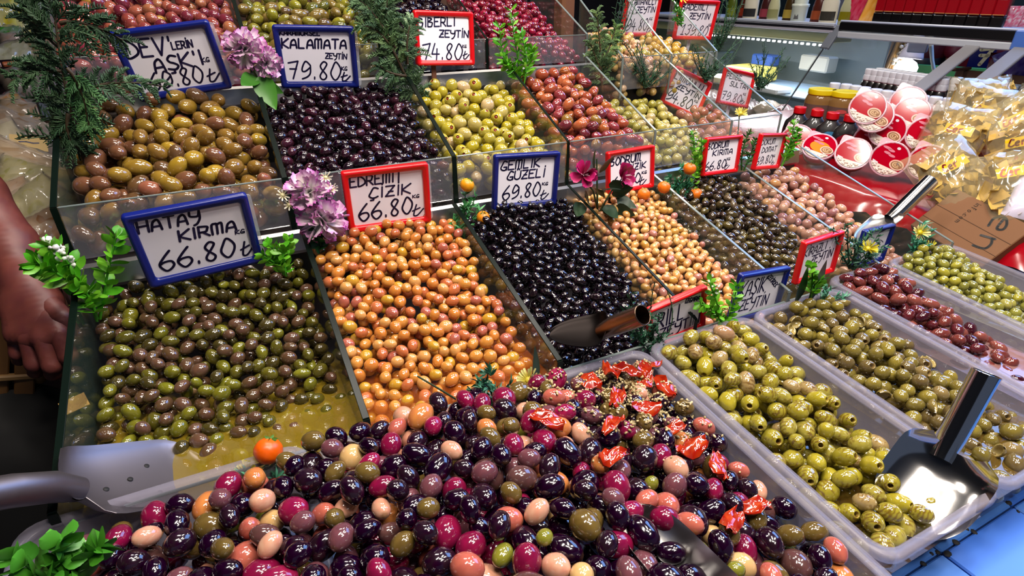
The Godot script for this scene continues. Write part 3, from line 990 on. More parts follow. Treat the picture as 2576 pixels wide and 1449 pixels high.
	L.append({"noun": "plump olive", "bin": "BADEMLI bin", "nbr": ["blond olives", "deli"], "name": "golden_olive", "label": "golden olive in the last pale bin below the red BADEMLI sign", "group": "golden olives beside the deli case", "x0": X4[1] + .003, "x1": X4[2] - .003, "zb": -1.07, "zf": -0.93, "yf": 0.215, "sl": 0.28, "mound": 0.014, "r": 0.0086, "e": 1.2, "ybot": 0.165,
		"cols": [["#c39a3e", "#b2882f", 3.0], ["#c8a866", "#b8965a", 2.0], ["#b59a38", "#a08a2c", 1.2]]})
	# --- trays
	var mixed := {"dark": ["dark_purple_olive", "dark purple-black"], "magenta": ["magenta_olive", "magenta red"], "pale": ["pale_pink_olive", "pale pinkish beige"], "green": ["olive_green_olive", "olive-green"], "orange": ["orange_tan_olive", "orange-tan"], "mauve": ["mauve_olive", "mauve brown"]}
	var mc := [["#1b0c1c", "#120812", 4.6, {"class": "dark", "wrinkle": 0.03}], ["#26101f", "#170a16", 3.2, {"class": "dark"}], ["#7c1238", "#5f0f30", 1.6, {"class": "magenta", "size": 1.08}], ["#8e1840", "#6b1238", 0.7, {"class": "magenta"}], ["#c69a7e", "#c07a62", 1.2, {"class": "pale"}], ["#c9a66e", "#bf9660", 0.8, {"class": "pale", "e": 1.1}],
		["#665328", "#514020", 1.6, {"class": "green"}], ["#7d7a2a", "#6a6a22", 0.5, {"class": "green", "size": 0.75}], ["#bf7a3e", "#b0643a", 0.9, {"class": "orange"}], ["#b5614e", "#9c4c44", 1.0, {"class": "orange"}], ["#6c3f45", "#55323c", 1.6, {"class": "mauve"}], ["#5a3a38", "#48302e", 1.0, {"class": "mauve", "size": 1.1}]]
	L.append({"noun": "olive", "bin": "mixed tray", "nbr": ["perforated scoop", "striped tray"], "name": "mixed_olive", "label": "mixed olives in the front trays", "group": "mixed", "x0": -0.175, "x1": 0.352, "zb": -0.402, "zf": -0.09, "yf": -0.014, "sl": 0.05, "mound": 0.028, "tiltx": -0.010, "r": 0.0094, "e": 1.26, "ybot": -0.08, "layers": 5.0, "shape": {"seg": 18, "rings": 12}, "labels": mixed, "cols": mc,
		"spread": 1, "crown": [[0.12, -0.22, 0.24, 0.026], [0.32, -0.36, 0.08, 0.006]], "corner_cut": true})
	L.append({"noun": "pitted olive", "bin": "GRILL tray", "nbr": ["mixed heap", "cracked olives"], "name": "grilled_olive", "label": "pitted green olive with brown grill stripes in the tray behind the mixed olives", "group": "grill-striped olives", "x0": 0.376, "x1": 0.512, "zb": -0.402, "zf": -0.135, "yf": -0.052, "sl": 0.19, "mound": 0.020, "r": 0.0093, "e": 1.32, "ybot": -0.08, "layers": 5.0, "shape": {"seg": 24, "rings": 26, "stripes": true},
		"cols": [["#958a2c", "#857a26", 3.0, {"pit": 1}], ["#9a8f3c", "#8a7f34", 2.4, {}], ["#a2942c", "#8f8424", 2.0, {"pit": 1, "stripes": false}], ["#a08a58", "#8f774c", 1.2, {}], ["#a48262", "#94704e", 0.4, {"stripes": false}]]})
	L.append({"noun": "cracked olive", "bin": "KASIK tray", "nbr": ["striped tray", "red olives"], "name": "cracked_green_olive", "label": "brownish green cracked olive in the tray behind the grill-striped olives", "group": "cracked olives in the tray", "x0": 0.533, "x1": 0.674, "zb": -0.402, "zf": -0.135, "yf": -0.047, "sl": 0.17, "mound": 0.016, "r": 0.0083, "e": 1.15, "ybot": -0.08, "layers": 5.0,
		"cols": [["#7a6d30", "#67592a", 3.0], ["#8a7b34", "#746628", 2.0], ["#6a5a34", "#5a4a2c", 2.0, {"pit": 1, "hole": 0.36}], ["#877448", "#76623a", 1.0, {"pit": 1, "hole": 0.4}], ["#82703c", "#6e5d30", 1.6, {"shell": true}]]})
	L.append({"noun": "long olive", "bin": "milky brine tray", "nbr": ["cracked olives", "green tray"], "name": "dark_red_olive", "label": "long dark red olive in the tray of milky brine", "group": "dark red olives in milky brine", "x0": 0.695, "x1": 0.798, "zb": -0.425, "zf": -0.15, "yf": -0.066, "sl": 0.26, "mound": 0.018, "r": 0.0083, "e": 1.4, "ybot": -0.08, "layers": 5.0,
		"cols": [["#5e2428", "#4a1a20", 3.0], ["#743830", "#5e2a28", 2.2], ["#421820", "#34121a", 1.8], ["#8a4c40", "#733a34", 1.0]]})
	L.append({"noun": "small olive", "bin": "box-side tray", "nbr": ["red olives", "cardboard box"], "name": "light_green_olive", "label": "small light green olive in the tray beside the cardboard box", "group": "light green olives in the last tray", "x0": 0.821, "x1": 0.957, "zb": -0.425, "zf": -0.20, "yf": -0.060, "sl": 0.27, "mound": 0.022, "tiltx": 0.0, "r": 0.0068, "e": 1.2, "ybot": -0.08, "layers": 5.0,
		"cols": [["#8f8c3c", "#7e7c32", 3.0], ["#9c964a", "#8a843c", 2.0], ["#7d7a34", "#6c6a2c", 2.0], ["#a39a36", "#918a2c", 1.0]]})
	return L

func water(called: String, label: String, x0: float, x1: float, zb: float, zf: float, y: float, mat: Material, seed_ := 0.0) -> void:
	var rows := []
	for i in 25:
		var row := []
		for j in 25:
			var x := lerpf(x0, x1, j / 24.0)
			var z := lerpf(zb, zf, i / 24.0)
			row.append(Vector3(x, y + 0.00035 * noise.get_noise_2d(x * 90.0 + seed_, z * 90.0), z))
		rows.append(row)
	var m := MB.new()
	m.grid(rows, false, [], false)
	solo(called, m.mesh(), mat, label, "brine", Transform3D(), "", "stuff")

func build_brine() -> void:
	water("brine", "yellowish brine pooled at the front of the green-brown olive bin", X1[0] + .003, X1[1] - .003, -0.6, -0.42, -0.024, pane(Color(0.66, 0.55, 0.15), 0.36), 1.0)
	water("brine", "clear orange brine at the front of the orange olive bin", X1[1] + .003, X1[2] - .003, -0.56, -0.42, -0.012, pane(Color(0.72, 0.34, 0.08), 0.25), 2.0)
	water("brine", "thin brine at the front of the dark brown olive bin", X1[4] + .003, X1[5] - .003, -0.56, -0.42, -0.012, pane(Color(0.3, 0.26, 0.14), 0.5), 3.0)
	water("brine", "brown brine pooled in the tray of grill-striped olives", 0.374, 0.513, -0.29, -0.128, -0.046, pane(Color(0.36, 0.27, 0.10), 0.6), 4.0)
	water("brine", "brown bubbly brine covering the front of the cracked olive tray", 0.531, 0.676, -0.36, -0.128, -0.034, pane(Color(0.42, 0.33, 0.14), 0.55), 5.0)
	water("brine", "milky pinkish brine in the tray of dark red olives", 0.692, 0.8, -0.40, -0.128, -0.030, pane(Color(0.60, 0.44, 0.42), 0.7), 6.0)
	water("brine", "pale brine in the tray of small light green olives", 0.818, 0.96, -0.40, -0.128, -0.025, pane(Color(0.72, 0.72, 0.58), 0.6), 7.0)

# ------------------------------------------------------------------ handwritten price signs
# strokes on a 0..6 by 0..9 grid; a b c are -1 -2 -3, k l m are 10 11 12; ~ marks a curved stroke
const GLYPH := {
	"A": "~00 16 38 48 56 60|13 53", "B": "09 00|~09 48 47 05|~05 54 52 40 00", "C": "~68 39 15 02 20 40 61", "D": "09 00|~09 38 65 62 20 00", "E": "69 09 00 60|05 45",
	"G": "~68 39 15 02 20 50 63|33 63 60", "H": "09 00|69 60|05 65", "I": "19 10", "J": "~49 42 20 01", "K": "09 00|69 04 60", "L": "09 00 50", "M": "~00 08 29 38 30|~38 59 68 60",
	"N": "00 09 60 69", "O": "~39 16 03 20 40 63 66 39", "P": "00 09|~09 58 56 44 04", "R": "00 09|~09 58 56 44 04|24 60", "S": "~68 39 17 25 44 62 40 01", "T": "09 69|39 30",
	"U": "~09 02 20 40 62 69", "V": "09 30 69", "Y": "~09 06 25 55 69|~69 63 4a 2b", "Z": "09 69 00 60|24 54", "0": "~39 16 03 20 40 63 66 39", "1": "06 39 30|10 50",
	"3": "~08 39 58 56 35 25|~35 54 52 30 01", "4": "29 03 63|46 4a", "5": "69 19 15|~15 45 63 50 20 01", "6": "~59 26 03 20 40 62 54 24 03", "7": "08 69 30|15 55", "8": "~46 58 39 17 25 52 40 20 12 46",
	"9": "~67 39 16 14 34 66|~67 63 41 10", ".": "10 11", "'": "19 17", "-": "04 34", "$": "~29 13 10 30 65|04 46", "e": "~03 43 45 25 03 10 40", "n": "05 00|~04 25 44 40", "r": "05 00|~03 25 45", "a": "~45 15 01 20 42|45 40",
	"t": "~19 11 20 30|06 36", "o": "~25 03 10 30 43 25", "f": "~38 19 16 10|05 35", "i": "15 10|17 18", "c": "~44 25 03 10 41", "m": "05 00|~04 15 34 30|~34 45 64 60", "W": "09 20 36 50 69"}
const EXTRA := {"İ": ["I", "1l 1m"], "Ş": ["S", "30 3b 1b"], "Ç": ["C", "30 3b 1b"], "Ü": ["U", "2k 2l|4k 4l"], "ı": ["I", ""]}

func gdig(c: String) -> float:
	var k := "abcdef".find(c)
	if k >= 0: return -1.0 - k
	k = "klmnop".find(c)
	if k >= 0: return 10.0 + k
	return float(c)

func strokes_of(ch: String) -> Array:
	var code: String = GLYPH.get(ch, "")
	if EXTRA.has(ch):
		code = GLYPH[EXTRA[ch][0]]
		if EXTRA[ch][1] != "": code += "|" + EXTRA[ch][1]
	var out := []
	if code == "": return out
	for s in code.split("|"):
		var curved := s.begins_with("~")
		var pts := []
		for t in s.trim_prefix("~").split(" "): pts.append(Vector2(gdig(t[0]), gdig(t[1])))
		if curved and pts.size() > 2:
			var fine := []
			var closed: bool = pts[0] == pts[pts.size() - 1]
			var n := pts.size()
			for i in n - 1:
				var a: Vector2 = pts[i - 1] if i > 0 else (pts[n - 2] if closed else pts[0])
				var d: Vector2 = pts[i + 2] if i + 2 < n else (pts[1] if closed else pts[n - 1])
				for k in 5: fine.append((pts[i] as Vector2).cubic_interpolate(pts[i + 1], a, d, k / 5.0))
			fine.append(pts[n - 1])
			pts = fine
		out.append(pts)
	return out

# flat marker line: quads and round joints at height z
func marker(m: MB, pts: Array, w: float, xf: Transform3D) -> void:
	var up := xf.basis.z
	for i in pts.size():
		var p: Vector2 = pts[i]
		var ring := []
		for k in 7:
			var a := TAU * k / 7
			ring.append(xf * Vector3(p.x + cos(a) * w * 0.5, p.y + sin(a) * w * 0.5, 0))
		m.poly(ring, up)
		if i + 1 < pts.size():
			var q: Vector2 = pts[i + 1]
			var s := (q - p).orthogonal().normalized() * w * 0.5
			m.poly([xf * Vector3(p.x + s.x, p.y + s.y, 0), xf * Vector3(q.x + s.x, q.y + s.y, 0), xf * Vector3(q.x - s.x, q.y - s.y, 0), xf * Vector3(p.x - s.x, p.y - s.y, 0)], up)

func write(m: MB, text: String, at: Vector2, h: float, w: float, xf: Transform3D, slant := 0.14, turn := 0.0, stretch := 0.9) -> void:
	var x := 0.0
	var s := h / 9.0
	for ch in text:
		if ch == " ":
			x += 5.0
			continue
		for st in strokes_of(ch):
			var pts := []
			for p in st:
				var q: Vector2 = Vector2((p.x * stretch + x + p.y * slant) * s, p.y * s).rotated(deg_to_rad(turn))
				pts.append(at + q)
			marker(m, pts, w, xf)
		x += advance(ch) * stretch

func advance(ch: String) -> float:
	if ch in ["I", "İ", ".", "'", "ı", "i"]: return 3.6
	return 8.4 if ch == "M" else 7.8

func natural(text: String) -> float:
	var x := 0.0
	for ch in text: x += advance(ch)
	return x - 1.6

const SIGNS := {
	"dev": [-0.0467, 0.2728, -0.9450, -5.1, 15.8, 5.9, 0.1204, "blue"], "kalamata": [0.1429, 0.2679, -0.9500, -13.0, 9.4, -2.1, 0.1139, "blue"], "biberli": [0.3490, 0.2851, -0.9580, 4.7, -6.3, -3.2, 0.1047, "red"],
	"amanilli": [0.8490, 0.304, -1.095, 10.0, 6.6, -2.5, 0.108, "red"], "bademli": [1.005, 0.291, -1.095, -5.0, 7.3, -2.5, 0.107, "red"], "limonlu": [0.8532, 0.1675, -0.9300, -9.4, -4.5, -23.1, 0.0963, "red"],
	"pembe": [0.9794, 0.1684, -0.9200, 0.8, -5.3, -12.3, 0.0928, "red"], "edremit": [0.1662, 0.1212, -0.7000, -5.5, 6.5, 0.5, 0.1080, "red"], "gemlik": [0.3657, 0.1155, -0.7000, -3.1, 0.2, -3.2, 0.1015, "blue"],
	"bodrumc": [0.5454, 0.1081, -0.6950, -3.3, -5.7, 1.9, 0.0854, "red"], "kirma": [0.7272, 0.1102, -0.6900, 0.2, -4.0, -2.4, 0.0802, "red"], "domat": [0.8269, 0.1076, -0.6800, 8.9, -1.6, -7.3, 0.0783, "red"],
	"hatay": [-0.0555, 0.1155, -0.6720, 4.1, 12.2, 1.9, 0.1193, "blue"], "kirazli": [0.6734, 0.0376, -0.4420, 1.7, -0.1, 0.6, 0.0796, "red"], "kasik": [0.5632, 0.0118, -0.4350, -0.6, 0.0, -5.0, 0.0871, "blue"],
	"grill": [0.4270, 0.0150, -0.4320, -3.4, 4.0, 11.0, 0.080, "red"], "stray": [0.8484, 0.0071, -0.4750, 2.6, 0.1, -3.2, 0.0784, "blue"]}

# text, from u to u across the frame, v of its foot, height as a share of the frame's height, stroke weight, turn
const WORDS := {
	"dev": [["DEV'", .08, .53, .62, .24, 1.15, -2], ["LERİN", .54, .75, .66, .10, .8, 0], ["AŞK'ı", .28, .80, .37, .20, 1.2, 3], ["69.80", .16, .73, .13, .24, 1.0, 2], ["KG", .78, .86, .43, .06, .55, 0], ["$", .77, .91, .14, .18, .95, 0]],
	"kalamata": [["KARAMÜRSEL", .08, .57, .845, .07, .75, 0], ["KALAMATA", .08, .88, .645, .145, 1.1, 0], ["ZEYTİN", .60, .87, .485, .085, .7, -2], ["79.80", .10, .76, .15, .29, 1.0, -1], ["KG", .79, .86, .29, .06, .55, 0], ["$", .77, .90, .115, .14, .95, 0]],
	"biberli": [["BİBERLİ", .07, .69, .70, .16, 1.05, 3], ["ZEYTİN", .41, .91, .53, .125, 1.0, 0], ["74.80", .10, .78, .12, .29, 1.05, 0], ["KG", .80, .87, .34, .05, .55, 0], ["$", .80, .91, .13, .14, .9, 0]],
	"amanilli": [["AMANİLLİ", .24, .86, .74, .14, .9, 2], ["ZEYTİN", .34, .88, .56, .13, .9, 2], ["94.80", .14, .74, .14, .27, .9, 2], ["KG", .77, .85, .40, .06, .5, 0], ["$", .75, .88, .10, .17, .8, 0]],
	"bademli": [["BADEMLİ", .08, .72, .74, .14, .9, 1], ["ZEYTİN", .30, .83, .53, .14, .95, 0], ["139.80", .17, .86, .14, .26, .85, -3], ["KG", .86, .92, .36, .06, .5, 0]],
	"limonlu": [["LİMONLU", .09, .83, .70, .15, 1.0, 0], ["ZEYTİN", .22, .86, .50, .13, 1.0, -2], ["94.80", .09, .74, .15, .26, 1.05, 0], ["KG", .77, .86, .38, .06, .55, 0], ["$", .77, .91, .11, .17, .9, 0]],
	"pembe": [["PEMBE", .12, .58, .72, .13, .75, 0], ["SULTAN", .28, .88, .53, .13, .85, 0], ["79.80", .11, .74, .15, .23, .85, -2], ["KG", .77, .85, .36, .06, .5, 0], ["$", .74, .88, .11, .15, .8, 0]],
	"edremit": [["EDREMİT", .08, .68, .735, .155, 1.0, 1], ["ÇİZİK", .28, .77, .525, .16, 1.0, 0], ["66.80", .13, .77, .17, .27, 1.1, 2], ["KG", .79, .87, .44, .05, .5, 0], ["$", .77, .91, .14, .18, .9, 0]],
	"gemlik": [["GEMLİK", .11, .70, .715, .155, 1.0, 2], ["GÜZELİ", .21, .79, .535, .15, 1.0, 1], ["69.80", .15, .73, .17, .25, 1.05, 3], ["KG", .76, .85, .39, .05, .55, 0], ["$", .74, .87, .13, .16, .9, 0]],
	"bodrumc": [["BODRUM", .08, .71, .67, .17, 1.1, 1], ["ÇİZİK", .43, .83, .49, .14, 1.0, 1], ["66.80", .12, .71, .17, .22, 1.1, 1], ["KG", .75, .85, .36, .06, .65, 0], ["$", .69, .87, .11, .18, 1.0, 0]],
	"kirma": [["BODRUM", .08, .66, .69, .155, 1.0, 2], ["KIRMA", .25, .80, .51, .14, 1.0, 1], ["66.80", .08, .66, .13, .22, 1.05, 3], ["KG", .67, .76, .36, .06, .6, 0], ["$", .63, .82, .12, .16, .9, 0]],
	"domat": [["DOKUM", .13, .65, .68, .14, .75, 3], ["DOMAT", .22, .77, .47, .14, .8, 3], ["69.80", .10, .70, .13, .21, .9, 5], ["KG", .70, .78, .34, .06, .5, 0], ["$", .70, .84, .10, .14, .8, 0]],
	"hatay": [["HATAY", .08, .57, .735, .145, 1.05, 0], ["KIRMA", .36, .84, .53, .14, 1.1, 0], ["66.80", .13, .77, .18, .26, 1.1, 0], ["KG", .82, .90, .47, .05, .55, 0], ["$", .82, .94, .15, .19, .95, 0]],
	"kirazli": [["KİRAZLI", .12, .66, .60, .19, .85, 4], ["ZEYTİN", .33, .87, .38, .19, .95, 3]],
	"kasik": [["KAŞIK", .12, .60, .50, .31, 1.05, 4], ["ÇEKİRDEK", .60, .90, .82, .09, .7, -40], ["ZEYTİN", .18, .74, .20, .22, .9, 3]],
	"grill": [["GRİLL", .02, .63, .42, .36, 1.3, 0], ["IZGARA", .64, .90, .76, .09, .9, -10], ["ZEYTİN", .20, .90, .15, .22, 1.2, 0]],
	"stray": [["YE", .50, .76, .50, .24, .6, -30]]}
const SIGN_LABELS := {
	"dev": "blue framed price sign reading DEV LERIN ASK above the giant olives", "kalamata": "blue framed price sign reading KALAMATA 79.80 above the plum-black olives", "biberli": "red framed price sign reading BIBERLI ZEYTIN 74.80 on a wooden stick",
	"amanilli": "red framed sign reading 94.80 above the blond olives, cut by the frame top", "bademli": "red framed price sign reading BADEMLI ZEYTIN 139.80", "limonlu": "tilted red framed price sign reading LIMONLU ZEYTIN 94.80",
	"pembe": "red framed price sign reading SULTAN 79.80 near the deli glass", "edremit": "red framed price sign reading EDREMIT 66.80 above the orange olives", "gemlik": "blue framed price sign reading GEMLIK 69.80 above wrinkled black olives",
	"bodrumc": "red framed sign reading BODRUM CIZIK partly hidden by magenta flowers", "kirma": "red framed price sign reading BODRUM KIRMA 66.80", "domat": "small red framed sign reading DOMAT at the end of the front row",
	"hatay": "large blue framed price sign reading HATAY KIRMA 66.80", "kirazli": "red framed sign reading ZEYTIN standing behind the dark red olive tray", "kasik": "blue framed sign reading KASIK behind the cracked olive tray",
	"grill": "red framed sign reading GRILL half hidden behind the striped olive tray", "stray": "blue framed sign under the far steel scoop, mostly hidden by plants"}

func build_signs() -> void:
	for k in SIGNS:
		var q: Array = SIGNS[k]
		var W: float = q[6]
		var H := W / 1.28
		var bas := Basis(Vector3.UP, deg_to_rad(q[3])) * Basis(Vector3.RIGHT, deg_to_rad(q[4])) * Basis(Vector3.BACK, deg_to_rad(q[5]))
		var t := thing("price_sign", SIGN_LABELS[k], "price sign", Transform3D(bas, Vector3(q[0], q[1], q[2])), "price signs in coloured frames")
		var b := W * 0.072
		var r := W * 0.035
		var fm := MB.new()
		var rows := []
		for e in [[0.0, -0.002], [0.0, 0.004], [0.0015, 0.0055], [b * 0.45, 0.0058], [b * 0.55, 0.0050], [b * 0.8, 0.0048], [b, 0.0030], [b, 0.0005], [b, -0.002], [0.0, -0.002]]:
			var row := []
			for p in round_rect(W - 2 * e[0], H - 2 * e[0] * 1.1, maxf(r - e[0] * 0.2, W * 0.03), 5): row.append(Vector3(p.x, p.y, e[1]))
			rows.append(row)
		fm.grid(rows, true)
		put("frame", fm.mesh(), mats.red_frame if q[7] == "red" else mats.blue_frame, t)
		var cm := MB.new()
		cm.prism(round_rect(W - b, H - b, r, 4), -0.0012, 0.0006)
		put("card", cm.mesh(), mats.card, t)
		for wd in WORDS[k]:
			var im := MB.new()
			var hh: float = wd[4] * H
			write(im, wd[0], Vector2((wd[1] - 0.5) * W, (wd[3] - 0.5) * H), hh, wd[5] * W * 0.0205, Transform3D(Basis(), Vector3(0, 0, 0.0009)), 0.12, wd[6], clampf((wd[2] - wd[1]) * W / (natural(wd[0]) * hh / 9.0), 0.4, 1.6))
			put("lettering", im.mesh(), mats.ink, t)
		if k != "stray" and k != "kasik":
			var sm := MB.new()
			sm.prism(round_rect(W * 0.96, H * 0.93, r, 3), -0.0045, -0.0032, T(Vector3(W * 0.055, -H * 0.02, 0)))
			put("clear_sleeve", sm.mesh(), mats.clear_sleeve, t)
		if k in ["biberli", "kalamata", "amanilli", "bademli", "limonlu", "pembe"]:
			var wood: bool = k in ["biberli", "kalamata", "limonlu"]
			put("stick", box_mesh(Vector3(0.0085, 0.09, 0.003), 0.0008), mats.wood if wood else mats.white_plastic, t, T(Vector3(-W * 0.18 if k == "biberli" else W * 0.02, -H * 0.5 - 0.02, -0.008)))

# ------------------------------------------------------------------ steel scoops
# blade in its own frame: z forward to the tip, x across, y up; a sheet with thickness that curls up at the sides and back
func scoop_blade(L: float, W: float, curl: float, back: float, tipround: float, taper: float, thick := 0.0012) -> ArrayMesh:
	var rows := []
	var N := 16
	var K := 15
	for i in N + 1:
		var s := float(i) / N
		var w := W * 0.5 * (1.0 - taper * s)
		if s > 1.0 - tipround: w *= sqrt(maxf(0.0, 1.0 - pow((s - 1.0 + tipround) / tipround, 2.0)) * 0.96 + 0.04)
		if s < 0.18: w *= 0.55 + 0.45 * sqrt(1.0 - pow(1.0 - s / 0.18, 2.0))
		var row := []
		for pass_ in 2:
			for k in K:
				var t := -1.0 + 2.0 * (k if pass_ == 0 else K - 1 - k) / (K - 1)
				var y := curl * pow(absf(t), 2.4) * (1.0 - 0.55 * s) + back * pow(maxf(0.0, 1.0 - s * 3.2), 2.0)
				var x := w * t * (1.0 - 0.1 * pow(absf(t), 4.0))
				row.append(Vector3(x * (1.0 if pass_ == 0 else 0.985), y - (0.0 if pass_ == 0 else thick), s * L + (0.0 if pass_ == 0 else -0.0002)))
		rows.append(row)
	var m := MB.new()
	m.grid(rows, true)
	return m.mesh()

func handle_mesh(path: Array, r: float, hollow := true) -> ArrayMesh:
	var m := MB.new()
	var n := path.size()
	var radii := []
	for i in n: radii.append(r * (0.8 if i == 0 else 1.0))
	# outer wall, lip, then the inner wall back down the bore
	var pts := path.duplicate()
	if hollow:
		var e: Vector3 = path[n - 1]
		var d: Vector3 = (e - path[n - 2]).normalized()
		for q in [[0.0004, 1.0], [0.0008, 0.95], [0.0006, 0.86], [-0.03, 0.84]]:
			pts.append(e + d * q[0])
			radii.append(r * q[1])
	m.tube_rows(pts, radii, 20)
	return m.mesh()

func build_spoons() -> void:
	# perforated scoop resting on the corner glass, its tip under the yellow brine
	var back := Vector3(-0.170, 0.022, -0.424)
	var fwd := (Vector3(-0.072, -0.052, -0.494) - back).normalized()
	var t := thing("perforated_scoop", "worn steel scoop with drain holes dipping into the yellow brine", "scoop", blade_frame(back, fwd, Vector3(0.10, 1, 0.25)))
	put("blade", scoop_blade(0.122, 0.092, 0.012, 0.006, 0.25, 0.0), mats.worn_steel, t)
	put("handle", handle_mesh([Vector3(0, 0.004, 0.01), Vector3(0, 0.012, -0.012), Vector3(-0.004, 0.019, -0.04), Vector3(-0.012, 0.024, -0.2)], 0.0115), mats.worn_steel, t)
	var hm := MB.new()
	for h in [[-0.022, 0.045], [-0.002, 0.030], [0.018, 0.026], [0.004, 0.052], [0.024, 0.047], [-0.018, 0.066], [0.016, 0.072]]:
		hm.lathe([[0.0, 0.0009], [0.0020, 0.0008], [0.0023, 0.0]], 10, T(Vector3(h[0], 0.0006, h[1])))
	put("drain_hole", hm.mesh(), std(Color(0.03, 0.03, 0.035), 0.7), t)
	# small dark scoop in the wrinkled black olives
	back = Vector3(0.318, 0.030, -0.418)
	fwd = (Vector3(0.300, 0.018, -0.470) - back).normalized()
	t = thing("small_scoop", "small dark steel scoop lying on the wrinkled black olives", "scoop", blade_frame(back, Vector3(-0.75, -0.12, -0.55).normalized(), Vector3(0.15, 1, 0.35)))
	put("blade", scoop_blade(0.062, 0.058, 0.008, 0.010, 0.75, 0.15), std(Color(0.13, 0.115, 0.11), 0.42, 1.0), t)
	var inv := t.transform.affine_inverse()
	put("handle", handle_mesh([inv * Vector3(0.312, 0.034, -0.420), inv * Vector3(0.318, 0.050, -0.404), inv * Vector3(0.327, 0.074, -0.376)], 0.0108), std(Color(0.50, 0.40, 0.33), 0.25, 1.0), t)
	# big shiny scoop in the striped olives
	t = thing("big_scoop", "big shiny steel scoop standing in the grill-striped olive tray", "scoop", blade_frame(Vector3(0.512, -0.010, -0.166), (Vector3(0.436, -0.046, -0.152) - Vector3(0.512, -0.010, -0.166)).normalized(), Vector3(0.25, 1, 0.1)))
	put("blade", scoop_blade(0.088, 0.082, 0.014, 0.012, 0.55, 0.0), mats.polished, t)
	inv = t.transform.affine_inverse()
	put("handle", handle_mesh([inv * Vector3(0.502, -0.010, -0.168), inv * Vector3(0.516, 0.006, -0.172), inv * Vector3(0.541, 0.064, -0.177)], 0.0112), mats.polished, t)
	# far scoop lying on the last tray corner
	t = thing("far_scoop", "steel scoop lying on the far tray edge below the red cloth", "scoop", blade_frame(Vector3(0.918, 0.030, -0.498), Vector3(-0.95, -0.20, 0.10).normalized(), Vector3(-0.1, 1, -0.35)))
	put("blade", scoop_blade(0.085, 0.06, 0.007, 0.004, 0.7, 0.1), mats.steel, t)
	inv = t.transform.affine_inverse()
	put("handle", handle_mesh([inv * Vector3(0.913, 0.031, -0.498), inv * Vector3(0.925, 0.040, -0.496), inv * Vector3(0.980, 0.086, -0.492)], 0.0115), mats.polished, t)
	# deep trough scoop pushed into the mixed olives, its handle out of the picture
	t = thing("trough_scoop", "deep steel trough scoop buried among the dark mixed olives", "scoop", blade_frame(Vector3(0.206, 0.004, -0.110), Vector3(-0.03, 0.10, -1).normalized(), Vector3(0, 1, 0.1)))
	put("blade", scoop_blade(0.115, 0.054, 0.030, 0.006, 0.3, 0.1, 0.0016), mats.steel, t)
	put("handle", handle_mesh([Vector3(0, 0.006, 0.005), Vector3(0, 0.016, -0.02), Vector3(0, 0.03, -0.12)], 0.011), mats.steel, t)

func blade_frame(at: Vector3, fwd: Vector3, up: Vector3) -> Transform3D:
	var z := fwd.normalized()
	var x := up.cross(z).normalized()
	return Transform3D(Basis(x, z.cross(x), z), at)

# ------------------------------------------------------------------ plants stuck between the bins
func rv(s: float) -> Vector3:
	return Vector3(rng.randf_range(-s, s), rng.randf_range(-s, s), rng.randf_range(-s, s))

func bez(p: Array, t: float) -> Vector3:
	# curve through three points
	var a: Vector3 = p[0]
	var b: Vector3 = p[1]
	var c: Vector3 = p[2]
	var m := b * 2.0 - (a + c) * 0.5
	return a.lerp(m, t).lerp(m.lerp(c, t), t)

func tint(a: String, b: String) -> Color:
	return lin(hexc(a).lerp(hexc(b), rng.randf()))

# scale-leaved cypress spray: flat fans of short twigs along a stem
func cypress(fol: MB, stem: MB, p: Array, n: int, spread: float, ca: String, cb: String, rad := 0.0011) -> void:
	var path := []
	var radii := []
	for i in 9:
		path.append(bez(p, i / 8.0))
		radii.append(lerpf(0.0026, 0.0008, i / 8.0))
	stem.col = lin(hexc("#3a2c1c"))
	stem.tube(path, radii, 5)
	var toward := Vector3(-0.35, 0.1, 0.85)
	for i in n:
		var t := 0.08 + 0.92 * (i + rng.randf()) / n
		var at := bez(p, t)
		var dir := (bez(p, minf(1.0, t + 0.05)) - bez(p, t - 0.05)).normalized()
		var side := dir.cross(toward).normalized() * (1.0 if i % 2 == 0 else -1.0)
		var d := (dir * rng.randf_range(0.5, 1.1) + side * rng.randf_range(0.5, 1.0) + rv(0.35) + toward * rng.randf_range(-0.3, 0.5)).normalized()
		var L := spread * (1.0 - 0.55 * t) * rng.randf_range(0.6, 1.15)
		var droop := Vector3(0, -0.25 * L, 0)
		var c := tint(ca, cb)
		fol.col = c
		var q := [at, at + d * L * 0.5 + rv(L * 0.05), at + d * L + droop]
		fol.tube([q[0], q[1], q[2]], [rad, rad * 0.8, rad * 0.35], 3, false)
		var s2 := d.cross(toward + rv(0.5)).normalized()
		for k in 11:
			var u := 0.12 + 0.85 * k / 10.0
			var b := bez(q, u)
			for sg in [-1.0, 1.0]:
				var e: Vector3 = (d * 0.9 + s2 * sg * 0.8 + rv(0.25)).normalized()
				var l2 := L * 0.30 * (1.05 - u * 0.7) * rng.randf_range(0.7, 1.2)
				fol.col = c * rng.randf_range(0.75, 1.3)
				var mid := b + e * l2 * 0.55 + rv(l2 * 0.08)
				fol.tube([b, mid, b + e * l2], [rad * 0.85, rad, rad * 0.3], 3, false)
				if l2 > 0.009:
					for g in [-1.0, 1.0]:
						var e2: Vector3 = (e + s2.cross(e).cross(e) * g * 0.7 + rv(0.4)).normalized()
						fol.tube([mid, mid + e2 * l2 * 0.45], [rad * 0.8, rad * 0.3], 3, false)

